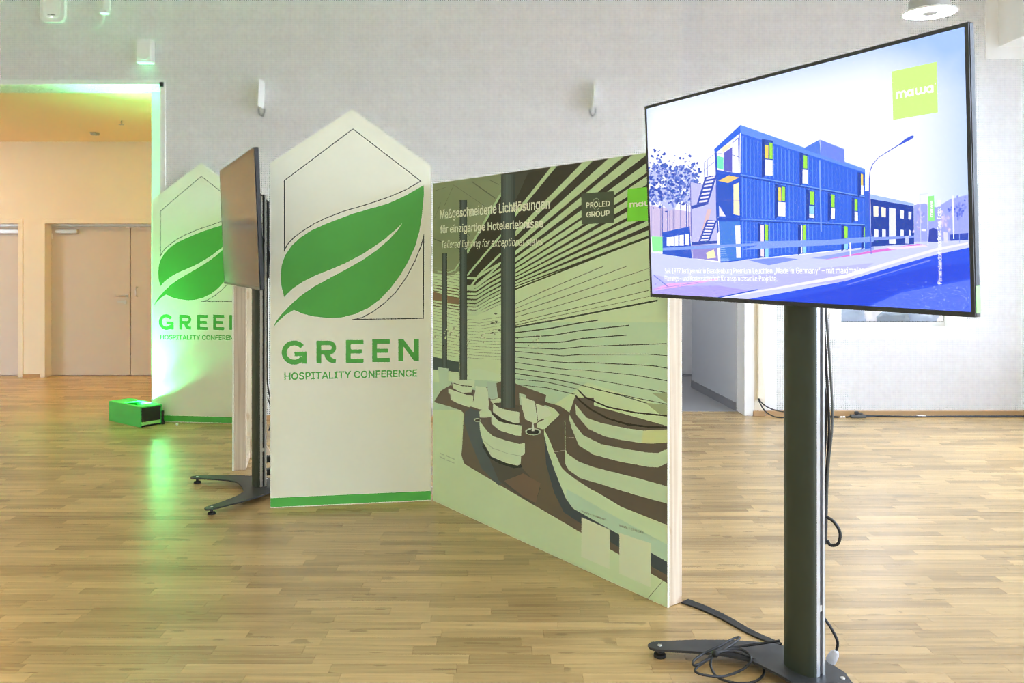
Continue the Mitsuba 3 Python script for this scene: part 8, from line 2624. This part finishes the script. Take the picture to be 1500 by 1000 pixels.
# ------------------------------------------------------------------ things on the wall
k = thing('access_point', 'white rounded wireless box on the wall at the upper left', 'wireless box')
sq = rect(-0.116, -0.14, 0.116, 0.14).buffer(-0.06).buffer(0.06)
m = extrude(sq, 0.04)
t = np.array(m.vertices)
m.vertices = np.c_[-4.333 + t[:, 0], YL - t[:, 2], 3.895 + t[:, 1]]
m.faces = np.array(m.faces)[:, ::-1]
add('body', m, 'white_plastic', k)
m = extrude(rect(-0.08, -0.10, 0.08, 0.12).buffer(-0.05).buffer(0.05), 0.006)
t = np.array(m.vertices)
m.vertices = np.c_[-4.333 + t[:, 0], YL - 0.0402 - t[:, 2], 3.895 + t[:, 1]]
add('cover', m, 'plain_white', k)
add('logo', cbox(-4.37, -4.30, YL - 0.0472, YL - 0.0465, 3.818, 3.824), 'cable_grey', k)
kk = key_for('status_light', k)
scene[kk] = mikit.ply(moved(trimesh.creation.icosphere(1, 0.007), -4.333, YL - 0.047, 3.80), 'white_plastic', False, emitter={'type': 'area', 'radiance': rgb((2.0 * LIGHT, 2.6 * LIGHT, 2.6 * LIGHT)), 'sampling_weight': 0.02})
k = thing('wall_sensor', 'small white bracket with a dangling cable at the top left of the wall', 'sensor')
add('bracket', cbox(-3.86, -3.79, YL - 0.03, YL, 3.87, 4.05, .006), 'white_plastic', k)
add('head', cbox(-3.865, -3.785, YL - 0.09, YL - 0.0305, 3.82, 3.87, .01), 'white_plastic', k)
add('lead', tube([(-3.83, YL - 0.05, 3.82), (-3.845, YL - 0.05, 3.76), (-3.90, YL - 0.03, 3.71), (-3.98, YL - 0.006, 3.70)], 0.006, 8), 'white_plastic', k)
k = thing('wall_speaker', 'small white loudspeaker on the wall above the foyer opening', 'loudspeaker')
add('cabinet', cbox(-3.519, -3.377, YL - 0.09, YL, 3.362, 3.587, .008), 'white_plastic', k)
m = extrude(rect(-0.06, -0.085, 0.06, 0.085).buffer(-0.05).buffer(0.05), 0.006)
t = np.array(m.vertices)
m.vertices = np.c_[-3.448 + t[:, 0], YL - 0.0905 - t[:, 2], 3.475 + t[:, 1]]
add('grille', m, 'plain_white', k)
for x, s, l in ((-2.352, 1, 'left'), (0.756, -1, 'right')):
    k = thing('wall_hook', ('dark steel hook with a white blade above the switched-off television', 'dark steel hook with a thin white blade above the photo wall')[s < 0], 'hook')
    bl = cbox(-0.002, 0.002, YL - 0.175, YL, 2.945, 3.195)
    v = np.array(bl.vertices)
    v[:, 0] += x + (v[:, 2] - 2.945) * (0.09 if s < 0 else 0.05)
    bl.vertices = v
    add('blade', bl, 'white_plastic', k)
    add('hook', tube([(x - s * 0.028, YL - 0.06, 2.945), (x - s * 0.027, YL - 0.06, 2.90), (x - s * 0.012, YL - 0.062, 2.875), (x + s * 0.010, YL - 0.062, 2.875), (x + s * 0.025, YL - 0.06, 2.90), (x + s * 0.027, YL - 0.06, 2.94)], 0.006, 10), 'lamp_grey' if 0 else 'steel_dark', k, 40)
    add('stem', cyl((x, YL - 0.06, 2.872), (x, YL, 2.872), 0.006, 10), 'steel_dark', k)

# ------------------------------------------------------------------ pendant lamps of the hall
def pendant(x, y, z, first):
    k = thing('pendant_lamp', 'grey dome pendant lamp with a lit white ring above the television' if first else 'grey dome pendant lamp of the hall hanging outside the picture', 'pendant lamp', None if first else 'pendant lamps outside the picture')
    add('shade', moved(lathe([(0.140, 0.012), (0.140, 0.03), (0.134, 0.09), (0.115, 0.16), (0.07, 0.22), (0.03, 0.245), (0.0, 0.25)], 40), x, y, z), 'lamp_grey', k, 40)
    rk = add('ring', moved(lathe([(0.178, 0.0), (0.184, 0.004), (0.180, 0.012), (0.0, 0.012)], 40), x, y, z), 'white_plastic', k, 40)
    r = lathe([(0.055, -0.001), (0.176, -0.001)], 40)
    lamp('diffuser', moved(r, x, y, z), PEND if x > 0 else PEND_LEFT, rk)
    add('lens', moved(lathe([(0.0, -0.012), (0.035, -0.010), (0.052, -0.002), (0.052, 0.0), (0, 0)], 24), x, y, z), 'lamp_grey', k, 40)
    for a in (0.6, 1.9, 3.3, 4.6):
        add('clip', moved(cbox(-0.008, 0.008, -0.008, 0.008, 0.0125, 0.024), x + 0.152 * math.cos(a), y + 0.152 * math.sin(a), z), 'steel', k)
    add('cord', cyl((x, y, z + 0.25), (x, y, TOP), 0.004, 8), 'cable_black', k)
pendant(3.02, 6.0, 3.30, True)
for x, y in ((2.6, 2.0), (-0.4, 2.0), (-3.4, 2.0), (-6.2, 2.0), (2.6, -2.0), (-0.4, -2.0), (-3.4, -2.0)):
    pendant(x, y, 3.30, False)
